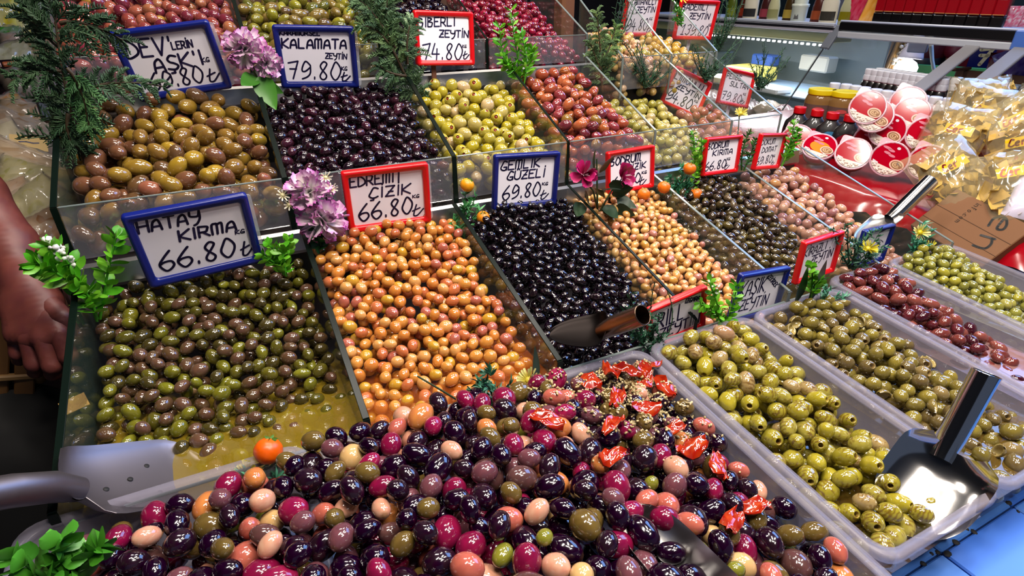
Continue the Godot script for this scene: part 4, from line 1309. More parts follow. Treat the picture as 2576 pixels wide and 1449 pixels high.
# thin wiry twigs with needle leaves
func wiry(fol: MB, base: Vector3, tips: Array, ca: String, cb: String, per := 2, needle := 0.010) -> void:
	for tip in tips:
		for r in per:
			var end: Vector3 = tip + rv(0.014)
			var mid: Vector3 = base.lerp(end, 0.5) + rv(0.010)
			var path := []
			var radii := []
			for i in 8:
				path.append(bez([base + rv(0.002), mid, end], i / 7.0))
				radii.append(lerpf(0.0011, 0.0005, i / 7.0))
			fol.col = tint(ca, cb) * 0.8
			fol.tube(path, radii, 4, false)
			for k in 26:
				var t := 0.08 + 0.9 * rng.randf()
				var at := bez([base, mid, end], t)
				var d: Vector3 = ((end - base).normalized() * 0.7 + rv(0.9)).normalized()
				fol.col = tint(ca, cb)
				fol.tube([at, at + d * needle * rng.randf_range(0.6, 1.2) * (1.1 - 0.5 * t)], [0.0008, 0.0003], 3, false)

# glossy oval leaves in pairs along a stem
func leafy(fol: MB, stem: MB, p: Array, n: int, ll: float, lw: float, ca: String, cb: String, blunt := 1.05) -> void:
	var path := []
	var radii := []
	for i in 7:
		path.append(bez(p, i / 6.0))
		radii.append(lerpf(0.0016, 0.0008, i / 6.0))
	stem.col = lin(hexc(ca))
	stem.tube(path, radii, 5)
	for i in n:
		var t := 0.15 + 0.85 * i / (n - 1.0)
		var at := bez(p, t)
		var dir := (bez(p, minf(1.0, t + 0.05)) - bez(p, maxf(0.0, t - 0.05))).normalized()
		var k := 4 if t < 0.93 else 5
		for j in k:
			var a := TAU * j / k + i * 1.1 + rng.randf() * 0.5
			var s := dir.cross(Vector3(0.3, 0.1, 0.9)).normalized().rotated(dir, a)
			var d: Vector3 = (dir * rng.randf_range(0.45, 0.9) + s).normalized()
			fol.col = tint(ca, cb)
			fol.leaf(along(at, d, rng.randf() * TAU), ll * rng.randf_range(0.75, 1.15) * (1.0 - 0.25 * t), lw * rng.randf_range(0.85, 1.1), rng.randf_range(0.1, 0.7), 0.3, blunt, 5)

# tuft of many tiny leaflets
func ferny(fol: MB, stem: MB, base: Vector3, tips: Array, n: int, ll: float, ca: String, cb: String) -> void:
	for tip in tips:
		var mid: Vector3 = base.lerp(tip, 0.5) + rv(0.006)
		stem.col = lin(hexc(ca)) * 0.7
		stem.tube([base, mid, tip], [0.0013, 0.001, 0.0006], 4, false)
		for i in n:
			var t := rng.randf_range(0.15, 1.05)
			var at := bez([base, mid, tip], t) + rv(0.004)
			var d: Vector3 = rv(1.0) + (tip - base).normalized() * 0.8
			for k in 4:
				fol.col = tint(ca, cb)
				fol.leaf(along(at, d.normalized() + rv(0.7), rng.randf() * TAU), ll * rng.randf_range(0.6, 1.2), ll * 0.24, 0.5, 0.2, 0.5, 3)

func petal(m: MB, xf: Transform3D, len: float, wid: float, c0: Color, c1: Color, curl: float, ruffle := 0.0, tone := 0.35) -> void:
	var rows := []
	var cols := []
	for i in 5:
		var t := i / 4.0
		var w := wid * 0.5 * (0.25 + 0.75 * sin(minf(t * 1.25, 1.0) * PI * 0.5)) * (1.0 if i < 4 else 0.75)
		var row := []
		var cr := []
		for j in 5:
			var s := j / 2.0 - 1.0
			var z := len * sin(curl * t) * 0.7 + ruffle * sin(s * 6.0 + t * 4.0) * t + absf(s) * w * 0.25
			row.append(xf * Vector3(w * s, len * t * cos(curl * t * 0.6), z))
			cr.append(c0.lerp(c1, smoothstep(tone, 1.05, t + 0.10 * absf(s))))
		rows.append(row)
		cols.append(cr)
	m.grid(rows, false, cols, false)

func carnation(parent: Node, at: Vector3, r: float, facing: Vector3) -> void:
	var m := MB.new()
	for k in 64:
		var u := float(k) / 64
		var el := lerpf(1.45, -0.25, pow(u, 0.8))
		var a := k * 2.39996 + rng.randf() * 0.4
		var base := along(at, facing)
		var d: Vector3 = base.basis * Vector3(cos(a) * cos(el), sin(el), sin(a) * cos(el))
		var c0 := lin(hexc("#f4eef4").lerp(hexc("#ecebd0"), rng.randf() * 0.5))
		var c1 := lin(hexc("#a01c8c").lerp(hexc("#e0a0d4"), pow(rng.randf(), 1.1)))
		petal(m, along(at - base.basis.y * r * 0.25, d, rng.randf() * TAU), r * rng.randf_range(0.9, 1.2), r * rng.randf_range(0.4, 0.6), c0, c1, rng.randf_range(-0.4, 0.8), r * 0.05, 0.62)
	put("flower_head", m.mesh(), mats.leaf, parent)

func daisy(parent: Node, at: Vector3, r: float, facing: Vector3, pc: String, cc: String, n := 22) -> void:
	var m := MB.new()
	for k in n:
		var a := TAU * k / n
		var base := along(at, facing)
		var d: Vector3 = base.basis * Vector3(cos(a), rng.randf_range(0.1, 0.55), sin(a))
		petal(m, along(at, d, rng.randf_range(-0.4, 0.4)), r * rng.randf_range(0.85, 1.1), r * 0.22, lin(hexc(cc)), lin(hexc(pc)), 0.2)
	var h := put("flower_head", m.mesh(), mats.leaf, parent)
	var c := MB.new()
	c.col = lin(hexc(cc))
	c.lathe([[0.0, r * 0.3], [r * 0.2, r * 0.26], [r * 0.32, r * 0.1], [r * 0.25, -r * 0.1], [0.0, -r * 0.15]], 10, along(at, facing))
	put("flower_centre", c.mesh(), mats.leaf, h)

func orange_fruit(parent: Node, at: Vector3, r: float, col := "#e2720f") -> void:
	var two := olive_mesh(0.92, hexc(col), hexc(col).darkened(0.15), 0.7, {"seg": 20, "rings": 14, "tip": -0.06, "wrinkle": 0.05}, int(at.x * 1000))
	var o := put("orange_fruit", two[0], mats.plastic, parent, along(at, Vector3(rng.randf_range(-.5, .5), 1, rng.randf_range(-.5, .5))).scaled_local(Vector3(r, r, r)))
	var m := MB.new()
	for k in 5:
		m.col = tint("#3f6b2a", "#5f8a3a")
		m.leaf(along(Vector3(0, 0.82, 0), Vector3(cos(k * 1.26), 0.25, sin(k * 1.26)), 0.0), 0.5, 0.25, 0.6, 0.2)
	put("calyx", m.mesh(), mats.leaf, o)

func finish(t: Node, fol: MB, stem: MB, mat = null) -> void:
	if fol.v.size(): put("foliage", fol.mesh(), mat if mat else mats.fern, t)
	if stem.v.size(): put("stem", stem.mesh(), mats.fern, t)

func V(a: float, b: float, c: float) -> Vector3:
	return Vector3(a, b, c)

func build_greens() -> void:
	rng.seed = 21
	var ca := "#1d3a20"
	var cb := "#4d6e44"
	var f := MB.new()
	var s := MB.new()
	var t := thing("cypress_bunch", "big dark cypress bunch drooping beside the giant olives", "greenery", Transform3D(), "cypress bunches")
	cypress(f, s, [V(-0.168, 0.15, -0.86), V(-0.160, 0.262, -0.86), V(-0.138, 0.37, -0.86)], 47, 0.067, "#1a3420", "#3f5c3a")
	cypress(f, s, [V(-0.161, 0.243, -0.89), V(-0.116, 0.256, -0.89), V(-0.060, 0.247, -0.89)], 28, 0.039, "#2a4a34", "#5c7c58")
	cypress(f, s, [V(-0.149, 0.281, -0.84), V(-0.143, 0.250, -0.84), V(-0.150, 0.205, -0.84)], 25, 0.039, "#2f5a30", "#5f8a50")
	cypress(f, s, [V(-0.154, 0.275, -0.86), V(-0.180, 0.276, -0.86), V(-0.209, 0.268, -0.86)], 19, 0.039, "#1d3a20", "#41603c")
	cypress(f, s, [V(-0.147, 0.325, -0.87), V(-0.121, 0.324, -0.87), V(-0.090, 0.305, -0.87)], 25, 0.043, "#16301a", "#36583a")
	cypress(f, s, [V(-0.155, 0.300, -0.87), V(-0.168, 0.325, -0.87), V(-0.170, 0.351, -0.87)], 19, 0.043, "#1a3420", "#41603c")
	cypress(f, s, [V(-0.165, 0.23, -0.85), V(-0.172, 0.205, -0.85), V(-0.165, 0.185, -0.85)], 16, 0.038, "#1d3a20", "#41603c")
	finish(t, f, s)
	f = MB.new(); s = MB.new()
	t = thing("cypress_bunch", "dense grey-green cypress bunch between the blue KALAMATA and red BIBERLI signs", "greenery", Transform3D(), "cypress bunches")
	cypress(f, s, [V(0.308, 0.165, -0.93), V(0.262, 0.255, -0.93), V(0.227, 0.354, -0.93)], 56, 0.056, "#2c4a30", "#6c8a5c")
	cypress(f, s, [V(0.264, 0.243, -0.92), V(0.238, 0.295, -0.92), V(0.205, 0.310, -0.92)], 30, 0.039, "#33552f", "#6f8c58")
	cypress(f, s, [V(0.272, 0.254, -0.92), V(0.276, 0.294, -0.92), V(0.286, 0.315, -0.92)], 28, 0.035, "#3a5a3c", "#7c9670")
	cypress(f, s, [V(0.255, 0.278, -0.92), V(0.229, 0.323, -0.92), V(0.208, 0.344, -0.92)], 33, 0.043, "#2c4a30", "#5c7c50")
	cypress(f, s, [V(0.267, 0.237, -0.92), V(0.240, 0.245, -0.92), V(0.228, 0.257, -0.92)], 19, 0.030, "#26452c", "#4c6c44")
	cypress(f, s, [V(0.255, 0.26, -0.935), V(0.250, 0.32, -0.935), V(0.262, 0.36, -0.935)], 36, 0.048, "#33552f", "#7c9670")
	finish(t, f, s)
	f = MB.new(); s = MB.new()
	t = thing("cypress_bunch", "light green cypress sprig in front of the wooden post", "greenery", Transform3D(), "cypress bunches")
	cypress(f, s, [V(0.661, 0.180, -0.95), V(0.651, 0.252, -0.95), V(0.637, 0.322, -0.95)], 33, 0.043, "#2f4a2a", "#6a8650")
	cypress(f, s, [V(0.654, 0.225, -0.95), V(0.672, 0.262, -0.95), V(0.682, 0.296, -0.95)], 22, 0.032, "#4a6a30", "#86a460")
	cypress(f, s, [V(0.656, 0.217, -0.95), V(0.640, 0.246, -0.95), V(0.626, 0.272, -0.95)], 19, 0.028, "#2f4a2a", "#5a7648")
	finish(t, f, s)
	# thin wiry twigs
	for w in [[V(0.739, 0.187, -0.92), [V(0.673, 0.267, -0.92), V(0.701, 0.253, -0.92), V(0.726, 0.272, -0.92), V(0.759, 0.236, -0.92), V(0.796, 0.241, -0.92)], "wiry dark green twigs in front of the blond olives"],
			[V(0.873, 0.191, -0.90), [V(0.834, 0.259, -0.90), V(0.874, 0.261, -0.90), V(0.920, 0.237, -0.90), V(0.947, 0.269, -0.90), V(0.890, 0.231, -0.90)], "wiry dark green twigs between the two tilted red signs"],
			[V(0.979, 0.174, -0.86), [V(0.944, 0.232, -0.86), V(0.979, 0.259, -0.86), V(1.019, 0.236, -0.86), V(1.040, 0.238, -0.86)], "wiry dark green twigs in front of the deli glass"],
			[V(0.966, 0.230, -0.98), [V(0.974, 0.348, -0.98), V(1.003, 0.319, -0.98), V(0.975, 0.312, -0.98), V(1.010, 0.345, -0.98)], "tall dark needle twigs beside the red BADEMLI sign"],
			[V(0.720, 0.26, -1.0), [V(0.731, 0.350, -1.0), V(0.759, 0.350, -1.0), V(0.742, 0.335, -1.0)], "dark needle twigs left of the red 94.80 sign top"]]:
		f = MB.new()
		wiry(f, w[0], w[1], "#15301e", "#2f5c3a", 3)
		ferny(f, f, w[0], [(w[0] as Vector3).lerp(w[1][0], 0.45), (w[0] as Vector3).lerp(w[1][2], 0.45), (w[0] as Vector3).lerp(w[1][w[1].size() - 1], 0.45)], 16, 0.009, "#173826", "#37664a")
		t = thing("wiry_twigs", w[2], "greenery", Transform3D(), "wiry green twigs")
		finish(t, f, MB.new())
	# bright green plastic sprigs
	var br := [
		[[[V(0.477, 0.205, -0.93), V(0.467, 0.262, -0.93), V(0.456, 0.325, -0.93)], [V(0.473, 0.220, -0.93), V(0.445, 0.251, -0.93), V(0.436, 0.300, -0.93)], [V(0.475, 0.215, -0.93), V(0.494, 0.243, -0.93), V(0.496, 0.265, -0.93)], [V(0.476, 0.21, -0.92), V(0.480, 0.25, -0.92), V(0.470, 0.29, -0.92)], [V(0.474, 0.21, -0.925), V(0.460, 0.235, -0.925), V(0.442, 0.250, -0.925)]], 11, 0.020, 0.0055, "tall bright green sprig with pale tips in front of the cherry red olives", true],
		[[[V(-0.169, 0.045, -0.665), V(-0.171, 0.102, -0.665), V(-0.181, 0.135, -0.665)], [V(-0.166, 0.047, -0.665), V(-0.145, 0.096, -0.665), V(-0.126, 0.135, -0.665)], [V(-0.171, 0.09, -0.660), V(-0.187, 0.112, -0.660), V(-0.197, 0.122, -0.660)], [V(-0.167, 0.05, -0.660), V(-0.166, 0.075, -0.660), V(-0.172, 0.095, -0.660)]], 8, 0.021, 0.0095, "forked bright green plant with white buds at the HATAY bin's outer glass", true],
		[[[V(0.023, 0.06, -0.665), V(0.021, 0.082, -0.665), V(0.014, 0.099, -0.665)], [V(0.023, 0.06, -0.665), V(0.030, 0.083, -0.665), V(0.036, 0.097, -0.665)], [V(0.023, 0.06, -0.66), V(0.020, 0.072, -0.66), V(0.006, 0.088, -0.66)], [V(0.025, 0.06, -0.655), V(0.026, 0.078, -0.655), V(0.026, 0.095, -0.655)]], 6, 0.016, 0.007, "short bright green tuft at the corner of the HATAY sign", false],
		[[[V(0.490, -0.01, -0.415), V(0.473, 0.027, -0.415), V(0.453, 0.062, -0.415)], [V(0.493, -0.01, -0.415), V(0.497, 0.015, -0.415), V(0.499, 0.048, -0.415)], [V(0.486, 0.0, -0.415), V(0.467, 0.023, -0.415), V(0.446, 0.036, -0.415)]], 9, 0.015, 0.0055, "bright green sprig at the corner of the striped olive tray", true],
		[[[V(0.617, 0.010, -0.40), V(0.612, 0.035, -0.40), V(0.604, 0.054, -0.40)], [V(0.617, 0.010, -0.40), V(0.624, 0.026, -0.40), V(0.629, 0.033, -0.40)]], 5, 0.014, 0.0075, "small lime green sprig in front of the big dark leaves", false],
		[[[V(0.688, 0.060, -0.695), V(0.677, 0.103, -0.695), V(0.664, 0.150, -0.695)], [V(0.688, 0.060, -0.695), V(0.690, 0.100, -0.695), V(0.685, 0.135, -0.695)]], 11, 0.013, 0.0055, "light green sprig with pale tip beside the BODRUM KIRMA sign", true],
		[[[V(0.776, 0.080, -0.685), V(0.770, 0.115, -0.685), V(0.778, 0.143, -0.685)], [V(0.776, 0.080, -0.68), V(0.785, 0.110, -0.68), V(0.790, 0.130, -0.68)]], 12, 0.012, 0.0035, "deep green sprig between the KIRMA and DOMAT signs", false],
		[[[V(0.855, 0.080, -0.670), V(0.863, 0.113, -0.670), V(0.863, 0.150, -0.670)], [V(0.857, 0.085, -0.67), V(0.872, 0.113, -0.67), V(0.877, 0.138, -0.67)]], 11, 0.014, 0.006, "yellow-green sprig at the outer edge of the DOMAT sign", true]]
	for q in br:
		f = MB.new(); s = MB.new()
		t = thing("bright_sprig", q[4], "greenery", Transform3D(), "bright green plastic sprigs")
		var deep: bool = q[4].begins_with("deep")
		for p in q[0]: leafy(f, s, p, q[1], q[2], q[3], "#22551c" if deep else "#3f8f14", "#35702a" if deep else "#7cbc30")
		finish(t, f, s, mats.leaf)
		if q[5]:
			var b := MB.new()
			var tip: Vector3 = q[0][0][2]
			var dn: Vector3 = (q[0][0][1] - tip).normalized()
			for k in 26:
				var sz := rng.randf_range(0.0012, 0.0024) * (1.5 if tip.x < 0 else 0.8)
				b.col = tint("#d8dcd0", "#efe8ea")
				b.lathe([[0.0, sz], [sz * 0.8, sz * 0.4], [sz, -sz * 0.2], [0.0, -sz]], 6, T(tip + dn * rng.randf() * 0.03 + rv(0.005) + Vector3(0, 0.008, 0), rv(90)))
			put("white_buds", b.mesh(), mats.leaf, t)
	# big dark leaves behind the cracked olive tray: each its own leaf
	t = thing("dark_leaf_sprig", "pair of big glossy dark green leaves behind the cracked olive tray", "greenery")
	for q in [[V(0.601, 0.006, -0.405), V(-0.3, 1, 0.05), 0.062, 0.030], [V(0.624, 0.000, -0.404), V(-0.28, 1, 0.1), 0.075, 0.040]]:
		f = MB.new()
		f.col = lin(hexc("#123018"))
		f.leaf(along(q[0], q[1], 0.0).orthonormalized(), q[2], q[3], 0.25, 0.2, 0.35, 8)
		put("large_leaf", f.mesh(), mats.leaf, t)
	f = MB.new(); s = MB.new()
	ferny(f, s, V(0.64, -0.005, -0.40), [V(0.655, 0.012, -0.40), V(0.645, 0.02, -0.395), V(0.668, 0.004, -0.39)], 10, 0.009, "#2c6a4a", "#5ca084")
	finish(t, f, s, mats.leaf)
	# ferny plants with little oranges
	f = MB.new(); s = MB.new()
	t = thing("orange_sprig", "fine green sprig with two small oranges between the EDREMIT and GEMLIK signs", "greenery", Transform3D(), "sprigs with little oranges")
	ferny(f, s, V(0.266, 0.047, -0.695), [V(0.252, 0.078, -0.695), V(0.272, 0.092, -0.695), V(0.286, 0.105, -0.695), V(0.290, 0.084, -0.695), V(0.272, 0.115, -0.695), V(0.250, 0.062, -0.69)], 11, 0.012, "#2f7a3c", "#63b070")
	finish(t, f, s, mats.leaf)
	orange_fruit(t, V(0.272, 0.125, -0.690), 0.0098, "#e39a14")
	orange_fruit(t, V(0.293, 0.076, -0.688), 0.0096, "#e08a1a")
	f = MB.new(); s = MB.new()
	t = thing("orange_sprig", "bushy teal green sprig with four small oranges below the BODRUM CIZIK sign", "greenery", Transform3D(), "sprigs with little oranges")
	ferny(f, s, V(0.637, 0.045, -0.685), [V(0.603, 0.075, -0.685), V(0.615, 0.092, -0.685), V(0.644, 0.103, -0.685), V(0.630, 0.085, -0.68), V(0.660, 0.085, -0.685), V(0.665, 0.07, -0.685), V(0.645, 0.066, -0.675), V(0.622, 0.062, -0.675)], 20, 0.010, "#1f5a3c", "#4c9a70")
	leafy(f, s, [V(0.665, 0.05, -0.69), V(0.678, 0.085, -0.69), V(0.676, 0.118, -0.69)], 7, 0.014, 0.008, "#55951f", "#8cc040")
	finish(t, f, s, mats.leaf)
	for q in [V(0.558, 0.074, -0.672), V(0.594, 0.081, -0.668), V(0.645, 0.103, -0.672), V(0.663, 0.060, -0.668)]: orange_fruit(t, q, 0.0103, "#e2720f")
	# magenta flowers
	f = MB.new(); s = MB.new()
	t = thing("magenta_flower_plant", "dark leafed plant with two magenta flowers at the BODRUM CIZIK sign", "flowers")
	for q in [[V(0.498, 0.082, -0.672), V(0.7, 0.5, 0.3)], [V(0.456, 0.083, -0.672), V(-0.8, 0.3, 0.4)], [V(0.462, 0.125, -0.672), V(-0.5, 1, 0.1)], [V(0.472, 0.120, -0.672), V(0.4, 1, 0.1)], [V(0.445, 0.078, -0.672), V(-0.6, -0.5, 0.4)], [V(0.505, 0.078, -0.668), V(0.5, -0.5, 0.5)], [V(0.480, 0.072, -0.662), V(0.1, -0.6, 0.8)], [V(0.475, 0.095, -0.665), V(0.3, 0.6, 0.8)], [V(0.468, 0.09, -0.665), V(-0.6, 0.2, 0.8)], [V(0.488, 0.10, -0.668), V(0.8, 0.1, 0.5)], [V(0.46, 0.105, -0.67), V(-0.9, 0.6, 0.3)], [V(0.478, 0.065, -0.66), V(-0.4, -0.3, 0.9)], [V(0.495, 0.066, -0.66), V(0.8, -0.2, 0.6)]]:
		var lf := MB.new()
		lf.col = tint("#0f2114", "#28402a")
		lf.leaf(along(q[0], q[1], rng.randf() * 0.8), 0.034, 0.021, 0.6, 0.25, 0.35, 6)
		put("dark_leaf", lf.mesh(), mats.leaf, t)
	s.col = lin(hexc("#2a3a1c"))
	for q in [[V(0.478, 0.055, -0.675), V(0.462, 0.095, -0.67), V(0.440, 0.118, -0.668)], [V(0.478, 0.055, -0.675), V(0.492, 0.085, -0.67), V(0.504, 0.105, -0.668)], [V(0.476, 0.055, -0.675), V(0.472, 0.1, -0.675), V(0.468, 0.14, -0.675)]]:
		s.tube(q, [0.0017, 0.0014, 0.0011], 5)
	finish(t, MB.new(), s)
	for q in [[V(0.439, 0.123, -0.664), V(-0.4, 0.35, 0.85)], [V(0.506, 0.112, -0.664), V(0.4, 0.2, 0.85)]]:
		var pm := MB.new()
		for k in 9:
			var base := along(q[0], q[1])
			var a := TAU * k / 9.0 + rng.randf() * 0.3
			petal(pm, along(q[0], base.basis * Vector3(cos(a), 0.55 if k % 2 else 0.15, sin(a)), rng.randf_range(-0.5, 0.5)), 0.021, 0.017, lin(hexc("#8a0f3c")), lin(hexc("#b01a62")), 0.5, 0.0015)
		var h := put("magenta_flower", pm.mesh(), mats.leaf, t)
		var st := MB.new()
		st.col = lin(hexc("#d8b8c0"))
		for k in 5: st.tube([q[0], q[0] + ((q[1] as Vector3).normalized() + rv(0.35)) * 0.016], [0.0006, 0.0004], 3)
		put("stamen", st.mesh(), mats.leaf, h)
	# carnations
	t = thing("carnation_sprig", "two white and purple carnations with broad leaves beside the KALAMATA sign", "flowers", Transform3D(), "white and purple carnations")
	carnation(t, V(0.043, 0.288, -0.920), 0.026, V(-0.2, 0.35, 0.9))
	carnation(t, V(0.070, 0.268, -0.915), 0.020, V(0.3, 0.1, 0.9))
	for q in [[V(0.05, 0.250, -0.92), V(-0.5, -0.3, 0.4), 0.034, 0.024], [V(0.055, 0.250, -0.915), V(0.3, -1, 0.2), 0.050, 0.030], [V(0.058, 0.240, -0.915), V(0.9, -0.5, 0.2), 0.030, 0.018]]:
		var lf := MB.new()
		lf.col = tint("#2c5c20", "#4a8a2c")
		lf.leaf(along(q[0], q[1], 0.3), q[2], q[3], 0.5, 0.3, 0.3, 6)
		put("broad_leaf", lf.mesh(), mats.leaf, t)
	s = MB.new()
	s.col = lin(hexc("#4a6a2c"))
	s.tube([V(0.043, 0.275, -0.925), V(0.052, 0.25, -0.925), V(0.056, 0.205, -0.925)], [0.0016, 0.0016, 0.0016], 5)
	s.tube([V(0.068, 0.262, -0.922), V(0.06, 0.245, -0.925), V(0.056, 0.225, -0.925)], [0.0013, 0.0013, 0.0013], 5)
	finish(t, MB.new(), s)
	t = thing("carnation_sprig", "two white and purple carnations with small white daisies beside the EDREMIT sign", "flowers", Transform3D(), "white and purple carnations")
	carnation(t, V(0.070, 0.147, -0.688), 0.026, V(-0.2, 0.4, 0.85))
	carnation(t, V(0.081, 0.112, -0.680), 0.028, V(0.25, 0.35, 0.85))
	for q in [V(0.092, 0.160, -0.69), V(0.096, 0.147, -0.685), V(0.041, 0.146, -0.69), V(0.046, 0.134, -0.688)]:
		daisy(t, q, 0.0085, V(rng.randf_range(-.4, .4), 0.5, 0.8), "#e4e2d8", "#c8c090", 9)
	f = MB.new(); s = MB.new()
	leafy(f, s, [V(0.072, 0.065, -0.685), V(0.072, 0.085, -0.68), V(0.070, 0.098, -0.68)], 6, 0.018, 0.011, "#123a1c", "#24582c")
	s.tube([V(0.072, 0.06, -0.69), V(0.06, 0.11, -0.692), V(0.042, 0.142, -0.692)], [0.0012, 0.001, 0.0008], 4)
	s.tube([V(0.072, 0.06, -0.69), V(0.085, 0.11, -0.692), V(0.093, 0.156, -0.692)], [0.0012, 0.001, 0.0008], 4)
	finish(t, f, s, mats.leaf)
	# front daisy with an orange
	f = MB.new(); s = MB.new()
	t = thing("orange_daisy_sprig", "yellow daisy and bright orange fruit on teal leaves beside the yellow brine", "flowers")
	ferny(f, s, V(-0.034, -0.03, -0.42), [V(-0.048, -0.004, -0.42), V(-0.022, -0.012, -0.42), V(-0.016, -0.002, -0.42), V(-0.040, -0.012, -0.41), V(-0.024, -0.004, -0.41)], 9, 0.012, "#2c6a4a", "#6cae8c")
	finish(t, f, s, mats.leaf)
	daisy(t, V(-0.046, -0.006, -0.418), 0.0125, V(-0.35, 0.7, 0.6), "#d9cf3a", "#c9a81c")
	orange_fruit(t, V(-0.027, 0.010, -0.420), 0.0122, "#e65c0a")
	# front centre sprig between the orange olives and the mixed tray
	f = MB.new(); s = MB.new()
	t = thing("daisy_sprig", "green sprig with pale yellow daisy at the back rim of the mixed tray", "flowers")
	ferny(f, s, V(0.178, 0.0, -0.400), [V(0.160, 0.036, -0.402), V(0.150, 0.030, -0.402), V(0.172, 0.040, -0.402), V(0.192, 0.020, -0.395), V(0.168, 0.018, -0.392)], 9, 0.012, "#1c4a34", "#44846a")
	ferny(f, s, V(0.215, -0.005, -0.398), [V(0.222, 0.010, -0.395), V(0.206, 0.006, -0.392), V(0.230, 0.004, -0.392)], 11, 0.012, "#2f8040", "#6cb880")
	for q in [V(0.172, 0.006, -0.395), V(0.185, 0.01, -0.39), V(0.178, 0.012, -0.39)]:
		f.col = tint("#12301c", "#1e4428")
		f.leaf(along(q, V(rng.randf_range(-.8, .8), 0.2, 0.9), 0.2), 0.020, 0.013, 0.5, 0.3, 0.35, 5)
	s.col = lin(hexc("#2c3a1c"))
	s.tube([V(0.147, 0.010, -0.400), V(0.125, 0.034, -0.402), V(0.104, 0.057, -0.402)], [0.0011, 0.001, 0.0008], 4)
	finish(t, f, s, mats.leaf)
	daisy(t, V(0.213, 0.018, -0.398), 0.013, V(-0.2, 0.8, 0.5), "#d8d890", "#c9b83a")
	var lm := MB.new()
	lm.col = lin(hexc("#1c3a20"))
	lm.leaf(along(V(0.222, 0.006, -0.402), V(-0.15, 1, 0.0), 0.5), 0.052, 0.021, 0.2, 0.3, 0.35, 7)
	put("large_leaf", lm.mesh(), mats.leaf, t)
	# feathery dark green between the black olives and the striped tray
	f = MB.new(); s = MB.new()
	t = thing("feathery_sprig", "feathery dark green sprig around the handle of the small scoop", "greenery", Transform3D(), "feathery dark sprigs")
	ferny(f, s, V(0.385, -0.015, -0.425), [V(0.343, 0.050, -0.425), V(0.352, 0.060, -0.425), V(0.340, 0.031, -0.425), V(0.372, 0.045, -0.42), V(0.392, 0.03, -0.42), V(0.370, 0.015, -0.415), V(0.388, 0.012, -0.41), V(0.378, 0.0, -0.405)], 22, 0.008, "#123422", "#356a4c")
	wiry(f, V(0.394, -0.02, -0.425), [V(0.385, 0.085, -0.425), V(0.398, 0.06, -0.425)], "#15301e", "#2f5c3a", 1, 0.006)
	finish(t, f, s, mats.leaf)
	f = MB.new(); s = MB.new()
	t = thing("feathery_sprig", "feathery dark green sprig covering the stray blue sign", "greenery", Transform3D(), "feathery dark sprigs")
	ferny(f, s, V(0.748, 0.005, -0.44), [V(0.687, 0.075, -0.44), V(0.715, 0.080, -0.44), V(0.775, 0.050, -0.44), V(0.795, 0.055, -0.44), V(0.755, 0.036, -0.435), V(0.735, 0.05, -0.435), V(0.78, 0.025, -0.43), V(0.80, 0.03, -0.43)], 20, 0.009, "#1c442e", "#4c8064")
	finish(t, f, s, mats.leaf)
	daisy(t, V(0.763, 0.035, -0.432), 0.0135, V(-0.15, 0.85, 0.45), "#d9cf3a", "#b9a81c", 24)
	f = MB.new(); s = MB.new()
	t = thing("daisy_sprig", "teal leaves with two yellow daisies at the last tray corner", "flowers")
	ferny(f, s, V(0.886, 0.0, -0.43), [V(0.872, 0.050, -0.43), V(0.860, 0.035, -0.43), V(0.897, 0.038, -0.43), V(0.887, 0.025, -0.425)], 12, 0.013, "#2a7a58", "#6cc0a0")
	finish(t, f, s, mats.leaf)
	daisy(t, V(0.866, 0.043, -0.426), 0.0130, V(-0.45, 0.5, 0.7), "#e0dca0", "#c9b81c")
	daisy(t, V(0.902, 0.012, -0.424), 0.0150, V(0.0, 0.9, 0.4), "#c8c23a", "#a8981c")
	# leafy plant at the near tray corner
	f = MB.new(); s = MB.new()
	t = thing("leafy_plant", "green leafy plant at the near end of the corner tray", "greenery")
	for q in [[V(-0.150, 0.03, -0.325), V(-0.146, 0.05, -0.325), V(-0.142, 0.066, -0.328)], [V(-0.150, 0.03, -0.325), V(-0.158, 0.05, -0.325), V(-0.164, 0.064, -0.328)], [V(-0.150, 0.03, -0.325), V(-0.138, 0.045, -0.325), V(-0.128, 0.052, -0.328)], [V(-0.150, 0.025, -0.32), V(-0.15, 0.04, -0.315), V(-0.152, 0.052, -0.312)]]:
		leafy(f, s, q, 5, 0.018, 0.013, "#2c6418", "#4f9a2c", 0.8)
	ferny(f, s, V(-0.150, 0.02, -0.318), [V(-0.146, 0.04, -0.305), V(-0.156, 0.036, -0.305)], 7, 0.011, "#2a8a58", "#6cc0a0")
	finish(t, f, s, mats.leaf)
	# two small yellow flowers among the signs
	t = thing("yellow_flower", "small pale yellow daisy above the rosy olives", "flowers", Transform3D(), "single yellow flowers")
	s = MB.new()
	s.col = lin(hexc("#3a5a2c"))
	s.tube([V(0.826, 0.10, -0.75), V(0.822, 0.13, -0.75), V(0.818, 0.158, -0.75)], [0.0013, 0.0012, 0.001], 5)
	finish(t, MB.new(), s)
	daisy(t, V(0.818, 0.160, -0.748), 0.0125, V(-0.3, 0.7, 0.6), "#d8cc6a", "#c9b83a")
	t = thing("yellow_flower", "yellow-green flower tuft between the red 94.80 and BADEMLI signs", "flowers", Transform3D(), "single yellow flowers")
	f = MB.new(); s = MB.new()
	ferny(f, s, V(0.900, 0.285, -1.02), [V(0.880, 0.312, -1.02), V(0.868, 0.335, -1.02), V(0.895, 0.32, -1.02), V(0.88, 0.33, -1.015)], 14, 0.010, "#2f7a24", "#6cb840")
	finish(t, f, s, mats.leaf)
	daisy(t, V(0.884, 0.34, -1.015), 0.018, V(-0.2, 0.6, 0.7), "#e0d83a", "#d9b81c")

